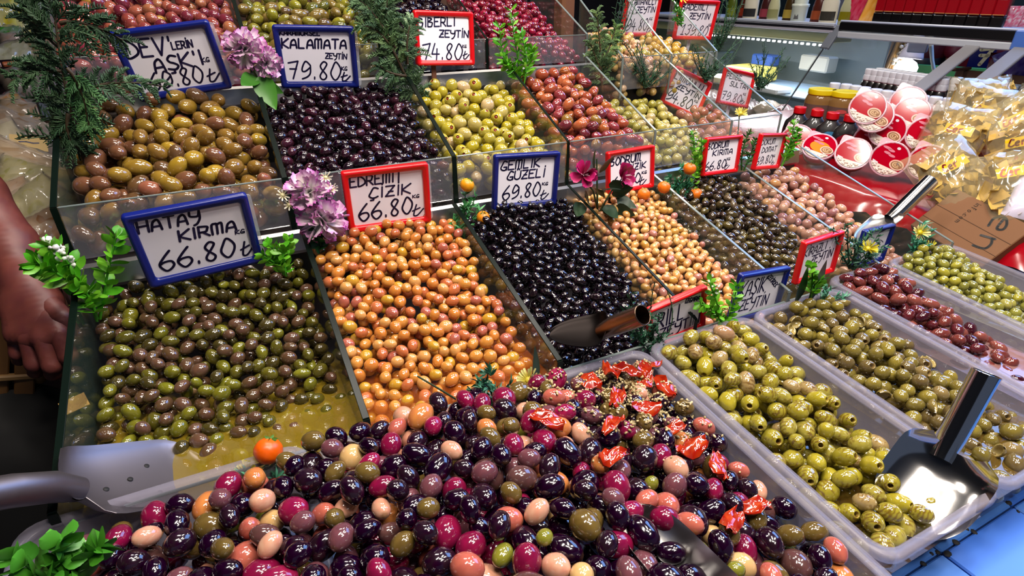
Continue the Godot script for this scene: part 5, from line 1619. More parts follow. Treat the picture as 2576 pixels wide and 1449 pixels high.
# ------------------------------------------------------------------ the neighbouring table: tubs, jars, bottles, snack bags
func disc(m: MB, c: Vector2, rx: float, ry: float, z: float, a0 := 0.0, a1 := TAU, r0 := 0.0) -> void:
	var n := 24
	for i in n:
		var a := lerpf(a0, a1, float(i) / n)
		var b := lerpf(a0, a1, float(i + 1) / n)
		var p := [Vector3(c.x + cos(a) * rx * r0, c.y + sin(a) * ry * r0, z), Vector3(c.x + cos(a) * rx, c.y + sin(a) * ry, z), Vector3(c.x + cos(b) * rx, c.y + sin(b) * ry, z), Vector3(c.x + cos(b) * rx * r0, c.y + sin(b) * ry * r0, z)]
		if r0 <= 0.0: m.tri(p[0], p[1], p[2], Vector3.BACK)
		else: m.poly(p, Vector3.BACK)

# round transparent tub, lid facing +z
func make_tub(orange: bool) -> Node3D:
	var t := Node3D.new()
	var R := 0.0315
	var b := MB.new()
	b.lathe([[0.0, -0.030], [R * 0.80, -0.030], [R * 0.84, -0.028], [R * 0.97, -0.002], [R * 1.05, -0.002], [R * 1.06, 0.0], [R * 1.05, 0.0016], [R * 0.96, 0.0016], [R * 0.95, 0.0008]], 30, T(Vector3.ZERO, Vector3(90, 0, 0)))
	put("tub", b.mesh(), mats.tub, t)
	var fl := MB.new()
	for k in 3:
		var rr: float = [0.90, 0.86, 0.80][k] * R
		fl.lathe([[0.0, -0.026 + k * 0.009], [rr, -0.026 + k * 0.009], [rr, -0.020 + k * 0.009], [0.0, -0.019 + k * 0.009]], 20, T(Vector3.ZERO, Vector3(90, 0, 0)))
	put("filling", fl.mesh(), mats.halva, t)
	var cn := MB.new()
	cn.prism(round_rect(R * 0.7, R * 0.7, R * 0.15, 3), 0.0, 0.0012, T(Vector3(-R * 0.66, R * 0.66, 0)))
	put("corner_tab", cn.mesh(), mats.tub, t)
	var lb := MB.new()
	lb.col = lin(hexc("#a3081f"))
	disc(lb, Vector2.ZERO, R * 0.94, R * 0.94, 0.0022)
	lb.col = lin(hexc("#d9c9c0"))
	var seg := []
	for i in 15:
		var a := lerpf(PI * 1.17, PI * 1.83, i / 14.0)
		seg.append(Vector3(cos(a) * R * 0.94, sin(a) * R * 0.94, 0.0026))
	lb.poly(seg, Vector3.BACK)
	if orange:
		lb.col = lin(hexc("#d9822c"))
		disc(lb, Vector2(R * 0.05, -R * 0.05), R * 0.62, R * 0.42, 0.0024)
	lb.col = lin(hexc("#c9788a"))
	for q in [[-0.45, 0.52, 0.26], [-0.18, 0.46, 0.2], [-0.3, 0.26, 0.2], [0.0, 0.2, 0.2]]:
		disc(lb, Vector2(q[0] * R, q[1] * R), R * q[2], R * 0.075, 0.0027)
	lb.col = lin(hexc("#cfc4cc"))
	disc(lb, Vector2(R * 0.1, R * 0.72), R * 0.1, R * 0.08, 0.0027)
	lb.poly([Vector3(-R * 0.78, -R * 0.36, 0.0028), Vector3(-R * 0.42, -R * 0.42, 0.0028), Vector3(-R * 0.42, -R * 0.54, 0.0028), Vector3(-R * 0.72, -R * 0.50, 0.0028)], Vector3.BACK)
	lb.col = lin(hexc("#dcb0a0"))
	disc(lb, Vector2(R * 0.52, -R * 0.16), R * 0.40, R * 0.30, 0.0030)
	lb.col = lin(hexc("#8a6448"))
	disc(lb, Vector2(R * 0.52, -R * 0.16), R * 0.32, R * 0.23, 0.0032)
	lb.col = lin(hexc("#c9a884"))
	disc(lb, Vector2(R * 0.52, -R * 0.16), R * 0.25, R * 0.17, 0.0034, 0.3, 5.6, 0.7)
	disc(lb, Vector2(R * 0.52, -R * 0.16), R * 0.13, R * 0.08, 0.0034, 2.0, 7.4, 0.5)
	put("printed_lid", lb.mesh(), mats.print, t)
	var nb := MB.new()
	for k in 26:
		var a := rng.randf_range(PI * 1.22, PI * 1.78)
		var rr := R * rng.randf_range(0.66, 0.88)
		nb.col = tint("#cdb9a8", "#e8e0d8")
		nb.lathe([[0.0, 0.0024], [R * 0.05, 0.0012], [R * 0.06, 0.0]], 6, T(Vector3(cos(a) * rr, sin(a) * rr, 0.0026), Vector3(90, rng.randf() * 90, 0)))
	var n := put("nougat_bits", nb.mesh(), mats.print, t)
	tag(n, "", "", "", "stuff")
	return t

func place_copy(src: Node3D, called: String, label: String, category: String, xf: Transform3D, group: String) -> Node3D:
	var c: Node3D = src.duplicate()
	c.name = numbered(called)
	c.transform = xf
	add_child(c)
	tag(c, label, category, group)
	return c

func facing(at: Vector3, nrm: Vector3, spin := 0.0) -> Transform3D:
	var z := nrm.normalized()
	var x := Vector3.UP.cross(z).normalized()
	return Transform3D(Basis(x, z.cross(x), z).rotated(z, spin), at)

func bag_mesh(w: float, h: float, d: float, sd: int, crumple: float, ca := Color.WHITE, cb := Color.WHITE, n := 13) -> ArrayMesh:
	var rows := []
	var cols := []
	var off := sd * 13.7
	for i in n * 2 - 1:
		var row := []
		var cr := []
		# front face up, then the back face down: a closed pillow
		var front := i < n
		var v := -1.0 + 2.0 * (i if front else (n * 2 - 2 - i)) / (n - 1.0)
		for j in n * 2 - 2:
			var fr2 := j < n
			var u := -1.0 + 2.0 * (j if fr2 else (n * 2 - 2 - j)) / (n - 1.0)
			var th := pow(maxf(0.0, 1.0 - pow(absf(u), 3.0)), 0.6) * pow(maxf(0.0, 1.0 - pow(absf(v), 3.5)), 0.6)
			var nz := noise.get_noise_2d(u * 2.6 + off, v * 2.6 + (0.0 if fr2 else 9.0)) + 0.5 * noise2.get_noise_2d(u * 5.0 + off, v * 5.0)
			row.append(Vector3(u * w * 0.5 * (1.0 - 0.05 * (1.0 - v * v)), v * h * 0.5 + 0.02 * h * nz, (1.0 if fr2 else -1.0) * d * 0.5 * th * (1.0 + crumple * nz) + crumple * d * 0.15 * nz))
			cr.append(lin(ca.lerp(cb, clampf(0.5 + nz, 0, 1))))
		if front:
			rows.append(row)
			cols.append(cr)
	var m := MB.new()
	m.grid(rows, true, cols)
	return m.mesh()

func build_neighbour() -> void:
	rng.seed = 55
	mats.tub = pane(Color(0.92, 0.74, 0.80), 0.55, 0.12)
	mats.halva = std(Color(0.60, 0.48, 0.42), 0.6)
	mats.print = vcol(0.1)
	# table body and red oilcloth
	var t := thing("side_table", "white rounded counter under the red cloth", "counter")
	var m := MB.new()
	m.box(T(Vector3(1.50, -0.45, -0.68)), Vector3(0.86, 0.93, 1.10), 0.035)
	put("body", m.mesh(), std(Color(0.62, 0.63, 0.66), 0.4), t)
	m = MB.new()
	m.lathe([[0.0, 0.002], [0.006, 0.0016], [0.009, 0.0]], 12, T(Vector3(1.0695, -0.045, -0.60), Vector3(0, 0, 90)))
	put("drain_plug", m.mesh(), mats.dark, t)
	m = MB.new()
	var rows := []
	for i in 9:
		var row := []
		for j in 41:
			var z := lerpf(-1.24, -0.16, j / 40.0)
			var hem := 0.022 + 0.014 * noise.get_noise_1d(z * 14.0)
			var x := 1.90
			var y := 0.0215
			if i < 7:
				x = [1.90, 1.60, 1.35, 1.2, 1.1, 1.052, 1.035][i] - (0.01 * noise.get_noise_1d(z * 9.0) if i > 3 else 0.0)
				y = 0.0215 + 0.0015 * noise2.get_noise_2d(x * 8.0, z * 8.0) - (0.004 if i == 6 else 0.0)
			else:
				x = 1.030 - 0.014 * (i - 6) + 0.012 * sin(z * 42.0) * (i - 6) * 0.5
				y = 0.021 - hem * (i - 6) * 0.75
			row.append(Vector3(x, y, z))
		rows.append(row)
	m.grid(rows, false, [], false)
	var cloth := std(Color(0.55, 0.01, 0.07), 0.16)
	solo("red_cloth", m.mesh(), cloth, "shiny red oilcloth hanging over the edge of the side counter", "tablecloth")
	# halva tubs
	var tub := make_tub(false)
	var tub2 := make_tub(true)
	var eye := Vector3(0, 0.36, 0)
	var spots := [[V(1.085, 0.066, -0.771), 0.95, "orange-labelled tub at the near corner of the red cloth", true], [V(1.103, 0.064, -0.708), 0.45, "red-labelled tub second along the front of the red cloth", false], [V(1.121, 0.066, -0.646), 0.1, "red-labelled tub third along the front of the red cloth", false], [V(1.160, 0.066, -0.598), 0.1, "red-labelled tub beside the snack bags on the red cloth", false],
		[V(1.172, 0.105, -0.696), 0.2, "red-labelled tub leaning on the second tier above the third front tub", false], [V(1.204, 0.105, -0.642), 0.2, "red-labelled tub leaning on the second tier next to the snack bags", false], [V(1.150, 0.132, -0.716), 0.3, "red-labelled tub tilted behind the last red-capped bottle", false], [V(1.220, 0.134, -0.688), 0.3, "red-labelled tub on the upper tier close to the snack bags", false],
		[V(1.142, 0.146, -0.730), 0.3, "topmost red-labelled tub peeking out behind the bottle end of the pile", false], [V(1.238, 0.150, -0.712), 0.3, "topmost red-labelled tub peeking out at the white-capped bottles", false], [V(1.078, 0.070, -0.822), 0.3, "tub half hidden behind the yellow-green sprig at the cloth's far corner", false], [V(1.190, 0.075, -0.735), 0.0, "tub hidden deep in the stack, only its rim showing", false]]
	for q in spots:
		var at: Vector3 = q[0]
		var nrm := (eye - at).normalized() + Vector3(0, q[1], 0)
		place_copy(tub2 if q[3] else tub, "halva_tub", q[2], "tub", facing(at, nrm, rng.randf_range(-0.15, 0.1) - 0.25), "round tubs on the red cloth")
	tub.free()
	tub2.free()
	# syrup bottles with red caps
	var dark_glass := std(Color(0.03, 0.015, 0.015), 0.08)
	dark_glass.clearcoat_enabled = true
	var bm := MB.new()
	bm.lathe([[0.0, 0.0], [0.026, 0.0], [0.029, 0.006], [0.029, 0.045], [0.026, 0.060], [0.014, 0.072], [0.0115, 0.080], [0.0, 0.080]], 22, Transform3D(), 1.0, 0.72)
	var cap := MB.new()
	cap.lathe([[0.0, 0.077], [0.0125, 0.077], [0.013, 0.079], [0.013, 0.090], [0.012, 0.092], [0.0, 0.092]], 18)
	var bottle := bm.mesh()
	var red_cap := cap.mesh()
	var lcol := ["#6c7a1e", "#9c1020", "#3f7fa8", "#9c1426"]
	var bl := ["syrup bottle with red cap and green label, farthest of four", "syrup bottle with red cap and red label beside the green-labelled one", "syrup bottle with red cap and blue label", "syrup bottle with red cap and red label touching the tubs"]
	for k in 4:
		var at: Vector3 = [V(1.185, 0.023, -0.913), V(1.191, 0.023, -0.872), V(1.194, 0.023, -0.835), V(1.204, 0.023, -0.800)][k]
		var yaw := rad_to_deg(atan2(-at.x, -at.z))
		var b := thing("syrup_bottle", "dark " + bl[k], "bottle", T(at, Vector3(0, yaw + 8, 0)), "dark syrup bottles")
		put("body", bottle, dark_glass, b)
		put("cap", red_cap, std(Color(0.72, 0.02, 0.06), 0.3), b)
		var lm := MB.new()
		rows = []
		var cc := []
		for i in 7:
			var row := []
			var cr := []
			for j in 9:
				var u := -1.0 + j / 4.0
				var v := i / 6.0
				var a := u * 0.95 * sqrt(maxf(0.05, 1.0 - pow(v, 3.0)))
				row.append(Vector3(sin(a) * 0.0296, 0.004 + v * 0.050, cos(a) * 0.0296 * 0.72))
				cr.append(lin(hexc(lcol[k]).lerp(hexc("#d8c8b0"), 0.25 if k == 2 and i < 3 else 0.0)))
			rows.append(row)
			cc.append(cr)
		lm.grid(rows, false, cc, false)
		put("label", lm.mesh(), mats.print, b)
		lm = MB.new()
		lm.col = lin(hexc("#c9a0a0"))
		disc(lm, Vector2(0, 0.036), 0.010, 0.0035, 0.0222)
		put("label_badge", lm.mesh(), mats.print, b)
	# jars with yellow lids
	var jm := MB.new()
	jm.lathe([[0.0, 0.0], [0.036, 0.0], [0.038, 0.004], [0.038, 0.062], [0.034, 0.074], [0.030, 0.078], [0.0, 0.078]], 26)
	var lid := MB.new()
	lid.lathe([[0.0, 0.076], [0.0335, 0.076], [0.0345, 0.079], [0.0345, 0.089], [0.033, 0.091], [0.024, 0.091], [0.022, 0.0895], [0.0, 0.0895]], 30)
	var jl := MB.new()
	rows = []
	for i in 3:
		var row := []
		for j in 15:
			var a := lerpf(-1.3, 1.3, j / 14.0)
			row.append(Vector3(sin(a) * 0.0385, 0.010 + i * 0.022, cos(a) * 0.0385))
		rows.append(row)
	jl.col = lin(hexc("#5c4a46"))
	jl.grid(rows, false, [], false)
	var jb := MB.new()
	jb.col = lin(hexc("#b04a4a"))
	disc(jb, Vector2(0, 0.044), 0.013, 0.005, 0.0392)
	jb.col = lin(hexc("#2c3448"))
	disc(jb, Vector2(0, 0.026), 0.016, 0.007, 0.0392)
	for k in 2:
		var at: Vector3 = [V(1.458, 0.023, -1.068), V(1.478, 0.023, -1.013)][k]
		var j := thing("paste_jar", ["yellow-lidded jar of tan paste beside the deli glass", "yellow-lidded jar of tan paste beside the white-capped bottles"][k], "jar", T(at, Vector3(0, rad_to_deg(atan2(-at.x, -at.z)), 0)), "yellow-lidded jars")
		put("jar", jm.mesh(), std(Color(0.50, 0.38, 0.22), 0.15), j)
		put("lid", lid.mesh(), std(Color(0.85, 0.76, 0.05), 0.35), j)
		var l := put("label", jl.mesh(), mats.print, j)
		put("label_badge", jb.mesh(), mats.print, l)
	# white-capped bottles
	bm = MB.new()
	bm.lathe([[0.0, 0.0], [0.017, 0.0], [0.019, 0.004], [0.019, 0.045], [0.014, 0.058], [0.012, 0.062], [0.0, 0.062]], 14)
	cap = MB.new()
	cap.lathe([[0.0, 0.058], [0.0145, 0.058], [0.0150, 0.062], [0.0150, 0.073], [0.0136, 0.0745], [0.0136, 0.0765], [0.0142, 0.078], [0.0142, 0.089], [0.013, 0.092], [0.0, 0.0925]], 14)
	var wb := Node3D.new()
	put("body", bm.mesh(), dark_glass, wb)
	put("cap", cap.mesh(), mats.white_plastic, wb)
	var rg: Array = [V(1.575, 0.023, -1.119), V(1.584, 0.023, -1.090), V(1.582, 0.023, -1.060), V(1.579, 0.023, -1.030), V(1.575, 0.023, -0.995), V(1.575, 0.023, -0.965), V(1.582, 0.023, -0.938), V(1.586, 0.023, -0.910), V(1.583, 0.023, -0.878), V(1.590, 0.023, -0.850), V(1.597, 0.023, -0.822), V(1.605, 0.023, -0.795)]
	for i in rg.size():
		place_copy(wb, "white_cap_bottle", "small dark bottle with tall white cap in the near row on the side counter", "bottle", T(rg[i], Vector3(0, rng.randf() * 360, 0)), "white-capped bottles, near row")
	for r in 3:
		for i in 6:
			place_copy(wb, "white_cap_bottle", "small dark bottle with tall white cap in the crowd behind the snack bags", "bottle", T(V(1.625 + r * 0.036, 0.023, -0.80 + i * 0.034 + r * 0.01), Vector3(0, rng.randf() * 360, 0)), "white-capped bottles behind the snack bags")
	for r in 2:
		for i in 12:
			place_copy(wb, "white_cap_bottle", ["small dark bottle with white cap in the front line of the raised back row", "small dark bottle with white cap in the rear line of the raised back row"][r], "bottle", T(V(1.795 - i * 0.002 + r * 0.037, 0.043, -1.170 + i * 0.0205 + r * 0.008), Vector3(0, rng.randf() * 360, 0)), ["white-capped bottles, raised front line", "white-capped bottles, raised rear line"][r])
	wb.free()
	solo("bottle_riser", box_mesh(Vector3(0.09, 0.02, 0.30), 0.002), mats.dark, "low dark riser under the back row of white-capped bottles", "riser", T(V(1.81, 0.032, -1.05)))
	for q in [[V(1.66, 0.06, -1.02), 0], [V(1.66, 0.06, -0.985), 1], [V(1.655, 0.06, -0.90), 2]]:
		solo("red_packet", bag_mesh(0.03, 0.075, 0.008, q[1], 0.2), std(Color(0.70, 0.05, 0.08), 0.3), ["red packet sticking up between the bottle rows, far one", "red packet sticking up between the bottle rows, middle one", "red packet sticking up between the bottle rows, near one"][q[1]], "packet", facing(q[0], V(-0.8, 0.2, 0.5), 0.2), "red packets between the bottles")
	# snack bags
	var shells := []
	var fills := []
	for k in 3:
		shells.append(bag_mesh(0.108, 0.138, 0.066, k + 3, 0.3))
		var ch := MB.new()
		for i in 60:
			var at := Vector3(rng.randf_range(-0.038, 0.038), rng.randf_range(-0.05, 0.042), rng.randf_range(-0.010, 0.011))
			ch.col = tint("#b08a34", "#c9a850")
			var xf := along(at, rv(1.0), rng.randf() * TAU)
			var r := rng.randf_range(0.010, 0.018)
			var gr := []
			for a in 4:
				var row := []
				for b in 5: row.append(xf * Vector3((a / 1.5 - 1.0) * r, (b / 2.0 - 1.0) * r, 0.006 * sin(a * 1.4 + b * 0.9) + 0.004 * sin(b * 2.0)))
				gr.append(row)
			ch.grid(gr, false, [], false)
		fills.append(ch.mesh())
	var film := pane(Color(0.97, 0.93, 0.75), 0.12, 0.10)
	var pm := MB.new()
	pm.col = lin(hexc("#d9b51c"))
	pm.poly([V(-0.022, 0.010, 0.0), V(0.022, 0.010, 0.0), V(0.022, 0.027, 0.0), V(-0.022, 0.027, 0.0)], Vector3.BACK)
	var badge := pm.mesh()
	pm = MB.new()
	write(pm, "Cer", Vector2(-0.017, 0.0125), 0.0115, 0.0026, T(V(0, 0, 0.0008)), 0.1, 4)
	var brand := pm.mesh()
	var ink_red := std(Color(0.72, 0.16, 0.03), 0.4)
	var k := 0
	for layer in 5:
		for i in 5:
			var at := V(1.10 + layer * 0.115 + rng.randf_range(-.015, .015), 0.075 + [0.0, 0.028, 0.040, 0.042, 0.042][layer] + rng.randf_range(-.006, .006), -0.545 - layer * 0.045 + i * 0.095 + rng.randf_range(-.012, .012))
			if layer == 0: at += V(-0.02, 0.0, 0.03)
			var b := thing("snack_bag", ["clear bag of yellow chips in the front of the pile on the box", "clear bag of yellow chips in the second tier of the pile", "clear bag of yellow chips in the middle of the pile", "clear bag of yellow chips high on the pile", "clear bag of yellow chips at the back of the pile"][layer], "snack bag", facing(at, (eye - at).normalized() + V(rng.randf_range(-.35, .35), rng.randf_range(0.1, 0.9), rng.randf_range(-.3, .3)), rng.randf_range(-0.8, 0.8)), "chip bags, tier %s" % ["one", "two", "three", "four", "five"][layer])
			put("film", shells[k % 3], film, b)
			var c := put("chips", fills[k % 3], mats.matt, b)
			tag(c, "", "", "", "stuff")
			var bd := put("printed_badge", badge, mats.print, b, T(V(rng.randf_range(-.01, .01), 0, 0.027)))
			put("lettering", brand, ink_red, bd)
			k += 1
	# red pouch with white lettering and a white plastic packet
	var pz := V(1.245, 0.098, -0.455)
	var p := thing("red_pouch", "orange-red snack pouch with pale lettering lying on the chip bags", "snack bag", facing(pz, V(-0.6, 0.5, 0.4), -0.1))
	put("pouch", bag_mesh(0.11, 0.075, 0.02, 31, 0.2, hexc("#c23a1c"), hexc("#b02a1c")), mats.print, p)
	pm = MB.new()
	write(pm, "Pat", Vector2(-0.035, 0.004), 0.020, 0.0035, T(V(0, 0, 0.0125)), 0.1)
	put("lettering", pm.mesh(), std(Color(0.85, 0.6, 0.55), 0.4), p)
	solo("white_packet", bag_mesh(0.105, 0.085, 0.02, 37, 0.5), std(Color(0.80, 0.78, 0.90), 0.12), "shiny white plastic packet lying on top of the cardboard box", "packet", facing(V(1.085, 0.075, -0.372), V(-0.6, 0.6, 0.4), -0.15))
	solo("white_packet", bag_mesh(0.13, 0.12, 0.02, 41, 0.4), std(Color(0.78, 0.80, 0.92), 0.12), "large shiny white plastic sheet packet at the right rim of the chip pile", "packet", facing(V(1.345, 0.118, -0.478), V(-0.6, 0.7, 0.2), 0.4))
	# cardboard box
	var ux := V(-0.016, -0.020, 0.117).normalized()
	var uy := -V(-0.058, -0.057, 0.031)
	uy = (uy - ux * uy.dot(ux)).normalized()
	var uz := ux.cross(uy)
	var bx := Transform3D(Basis(ux, uy, uz), V(1.0125, 0.024, -0.433) - uz * 0.05)
	var cb := thing("cardboard_box", "brown cardboard box with handwritten black letters under the chip bags", "box", bx)
	var card := std(Color(0.42, 0.27, 0.14), 0.75)
	put("box", box_mesh(Vector3(0.128, 0.088, 0.10), 0.0012), card, cb)
	var fm := MB.new()
	fm.box(T(V(0, 0.006, 0.0503)), Vector3(0.126, 0.0008, 0.0006), 0.0)
	fm.box(T(V(0, -0.02, 0.0503)), Vector3(0.126, 0.0006, 0.0006), 0.0)
	put("fold_line", fm.mesh(), std(Color(0.30, 0.19, 0.10), 0.8), cb)
	pm = MB.new()
	write(pm, "en", Vector2(0.014, 0.034), 0.034, 0.0036, T(V(0, 0, 0.0506)), 0.0, -75, 1.3)
	put("lettering", pm.mesh(), mats.dark, cb)
	pm = MB.new()
	write(pm, "info.com", Vector2(-0.022, 0.038), 0.008, 0.0007, T(V(0, 0, 0.0506)), 0.0, -88)
	put("lettering", pm.mesh(), std(Color(0.2, 0.13, 0.07), 0.7), cb)
	solo("cardboard_flap", box_mesh(Vector3(0.12, 0.003, 0.06), 0.0005), card, "open flap of the cardboard box propping the front chip bags", "box flap", Transform3D(bx.basis, bx.origin + bx.basis * V(0.0, 0.046, -0.06)))

# ------------------------------------------------------------------ deli case and what stands behind it
func build_deli() -> void:
	rng.seed = 66
	var white := std(Color(0.72, 0.74, 0.78), 0.35)
	var grey := std(Color(0.40, 0.42, 0.46), 0.35)
	var t := thing("deli_case", "lit deli case with sloping glass front and a shelf of bottles on top", "deli case")
	var m := MB.new()
	m.box(T(V(2.06, 0.236, -2.0)), Vector3(0.36, 0.008, 1.22), 0.002)
	put("top_shelf", m.mesh(), white, t)
	for q in [[0.243, 0.010, "#b4bccb"], [0.231, 0.008, "#15151c"], [0.222, 0.009, "#a9a6b4"]]:
		put("front_rail", box_mesh(Vector3(0.012, q[1], 1.22), 0.002), std(hexc(q[2]), 0.25), t, T(V(1.882, q[0], -2.0)))
	put("light_hood", box_mesh(Vector3(0.10, 0.030, 1.2), 0.002), std(Color(0.62, 0.60, 0.42), 0.5), t, T(V(1.95, 0.200, -2.0)))
	var led := std(Color(1, 1, 1), 0.4)
	led.emission_enabled = true
	led.emission = Color(0.95, 0.97, 1.0)
	led.emission_energy_multiplier = 6.0
	var lm := box_mesh(Vector3(0.008, 0.007, 0.011), 0.0015)
	for k in 24: put("led_lamp", lm, led, t, T(V(1.905, 0.176, -1.42 - k * 0.025)))
	var al := AreaLight3D.new()
	al.name = "led_strip_light"
	al.area_size = Vector2(0.6, 0.02)
	al.light_color = Color(0.95, 0.97, 1.0)
	al.light_energy = 0.5
	al.shadow_enabled = true
	al.transform = Transform3D(Basis(V(0, 0, 1), V(-1, 0, 0), V(0, 1, 0)), V(1.925, 0.168, -1.72))
	t.add_child(al)
	# sloping front glass, end glass and its frame
	m = MB.new()
	m.prism(PackedVector2Array([Vector2(-2.6, 0.0), Vector2(-1.392, 0.0), Vector2(-1.392, 0.41), Vector2(-2.6, 0.41)]), -0.002, 0.002, Transform3D(Basis(V(0, 0, 1), V(0.58, 0.815, 0).normalized(), V(-0.815, 0.58, 0).normalized()), V(1.655, -0.10, 0)))
	put("front_glass", m.mesh(), mats.glass, t)
	m = MB.new()
	m.prism(PackedVector2Array([Vector2(1.655, -0.10), Vector2(2.24, -0.10), Vector2(2.24, 0.236), Vector2(1.89, 0.236)]), -1.394, -1.390, Transform3D())
	put("end_glass", m.mesh(), mats.glass, t)
	var bas := Basis(V(0, 0, 1), V(0.58, 0.815, 0).normalized(), V(-0.815, 0.58, 0).normalized())
	put("end_bracket", box_mesh(Vector3(0.034, 0.085, 0.012), 0.003), grey, t, Transform3D(bas, V(1.872, 0.205, -1.385)))
	put("glass_edge", box_mesh(Vector3(0.004, 0.41, 0.005), 0.001), std(Color(0.12, 0.13, 0.15), 0.3), t, Transform3D(bas, V(1.774, 0.066, -1.389)))
	put("base", box_mesh(Vector3(0.62, 0.80, 1.25), 0.006), white, t, T(V(1.96, -0.50, -2.02)))
	put("display_floor", box_mesh(Vector3(0.58, 0.01, 1.2), 0.002), std(Color(0.6, 0.64, 0.66), 0.3), t, T(V(1.96, -0.093, -2.0)))
	put("middle_shelf", box_mesh(Vector3(0.30, 0.006, 1.2), 0.001), std(Color(0.62, 0.72, 0.82), 0.2), t, T(V(2.05, -0.005, -2.0)))
	put("back_board", box_mesh(Vector3(0.01, 0.36, 1.2), 0.002), std(Color(0.47, 0.50, 0.50), 0.5), t, T(V(2.30, 0.04, -2.05)))
	# cheeses and trays inside
	var goods := [["cheese_block", V(2.05, 0.03, -1.86), Vector3(0.14, 0.055, 0.17), "#cdbb55", "big pale yellow cheese block on the deli shelf", "cheese"], ["blue_box", V(2.15, 0.075, -1.88), Vector3(0.06, 0.045, 0.11), "#2c4f9c", "blue carton lying behind the yellow cheese block", "box"],
		["white_carton", V(2.20, 0.08, -1.66), Vector3(0.06, 0.06, 0.14), "#b5aea0", "whitish carton near the deli end glass", "box"], ["dark_crate", V(2.12, 0.045, -2.22), Vector3(0.16, 0.09, 0.24), "#3a4040", "dark grey crate deep inside the deli case", "crate"],
		["brown_loaf", V(2.02, 0.135, -2.28), Vector3(0.10, 0.04, 0.16), "#5c4c3a", "brown wrapped block on top of the dark crate", "package"], ["white_cheese", V(1.92, 0.012, -1.88), Vector3(0.08, 0.026, 0.13), "#c9cfae", "white cheese slab with green herbs at the deli glass", "cheese"],
		["white_cheese", V(1.90, 0.010, -1.62), Vector3(0.08, 0.022, 0.16), "#b8bcc0", "grey-white cheese slab near the deli case end", "cheese"]]
	for g in goods:
		solo(g[0], box_mesh(g[2], 0.006), std(hexc(g[3]), 0.5), g[4], g[5], T(g[1], Vector3(0, rng.randf_range(-8, 8), 0)))
	for k in 7:
		var c: String = ["#b8923c", "#7c6a5c", "#5c4a48", "#6c5c54", "#4c3f44", "#8a7a6a", "#6a3c44"][k]
		solo("wrapped_cheese", bag_mesh(0.11, 0.13, 0.06, k + 70, 0.3, hexc(c), hexc(c).lightened(0.15)), vcol(0.25, 0.6), ["golden wrapped cheese on the lower deli floor", "grey-brown wrapped package beside the golden cheese", "dark wrapped package, third on the lower deli floor", "brownish wrapped package in the middle of the lower deli floor", "dark mauve package near the end glass", "tan wrapped package near the end glass", "reddish package at the end of the deli floor"][k], "package", T(V(1.80 + 0.03 * (k % 2), -0.055, -2.02 + k * 0.10), Vector3(-75, rng.randf_range(-40, 40), 0)), "wrapped goods on the deli floor")
	# bottles on top: [z, profile kind, colours]
	var tops := [[-1.90, 0, "#4c5a1c", "#6c7a2c"], [-1.855, 0, "#4a1c14", "#7c2c1c"], [-1.80, 2, "#c9c4b0", "#2c2c2c"], [-1.745, 0, "#3c1a1a", "#8a3a44"], [-1.69, 1, "#b5b48c", "#8a8a5c"], [-1.635, 0, "#3a2a12", "#a08a3c"], [-1.575, 3, "#c4ccc0", "#5c5c5c"], [-1.515, 0, "#4a2018", "#8c4428"], [-1.455, 2, "#d4d0bc", "#3c3a34"], [-1.405, 1, "#a8a884", "#77701c"]]
	var names := ["green glass bottle at the far end of the deli top", "brown bottle with red label next to the far green bottle", "white jug with black label, farther of two on the deli top", "dark brown bottle with pink label on the deli top", "pale green slim bottle on the deli top", "brown bottle with gold label on the deli top", "white tub pair stacked between brown bottles on the deli top", "reddish brown bottle with orange neck on the deli top", "white jug with black label, nearer of two on the deli top", "clear bottle of olive oil at the deli top's end"]
	for k in tops.size():
		var q: Array = tops[k]
		var b := thing("condiment_bottle", names[k], "bottle", T(V(1.925 + 0.02 * (k % 2), 0.241, q[0]), Vector3(0, -70, 0)), "bottles on the deli top")
		m = MB.new()
		var w := 0.021
		match q[1]:
			0: m.lathe([[0.0, 0.0], [w, 0.0], [w * 1.05, 0.004], [w * 0.95, 0.025], [w, 0.05], [w * 0.8, 0.075], [w * 0.4, 0.10], [w * 0.35, 0.13], [0.0, 0.13]], 16, Transform3D(), 1.0, 0.7)
			1: m.lathe([[0.0, 0.0], [w, 0.0], [w * 1.02, 0.05], [w * 0.7, 0.08], [w * 0.4, 0.11], [0.0, 0.11]], 16, Transform3D(), 1.0, 0.7)
			2: m.lathe([[0.0, 0.0], [w * 1.3, 0.0], [w * 1.35, 0.006], [w * 1.3, 0.07], [w * 0.8, 0.09], [w * 0.5, 0.12], [0.0, 0.12]], 16, Transform3D(), 1.0, 0.7)
			3: m.lathe([[0.0, 0.0], [w * 1.2, 0.0], [w * 1.3, 0.05], [w * 1.4, 0.052], [w * 1.4, 0.06], [w * 1.1, 0.062], [w * 1.2, 0.11], [0.0, 0.11]], 16)
		put("body", m.mesh(), std(hexc(q[2]), 0.2), b)
		var lb := MB.new()
		lb.col = lin(hexc(q[3]))
		var rows := []
		var lr := w * (1.36 if q[1] == 2 else 1.08)
		for i in 3:
			var row := []
			for j in 9:
				var a := lerpf(-1.0, 1.0, j / 8.0)
				row.append(V(sin(a) * lr, 0.012 + i * 0.014, cos(a) * lr * (0.72 if q[1] != 3 else 1.15)))
			rows.append(row)
		lb.grid(rows, false, [], false)
		put("label", lb.mesh(), mats.print, b)
	var pk := [["#b01838", "pink-red slim packet at the end of the deli top", -1.375], ["#d8912c", "orange and yellow snack packet hanging over the deli end", -1.31]]
	for q in pk:
		solo("slim_packet", bag_mesh(0.06, 0.15, 0.012, int(q[2] * -100), 0.2, hexc(q[0]), hexc(q[0]).lightened(0.25)), mats.print, q[1], "packet", T(V(1.95, 0.315, q[2]), Vector3(0, -70, -12)))
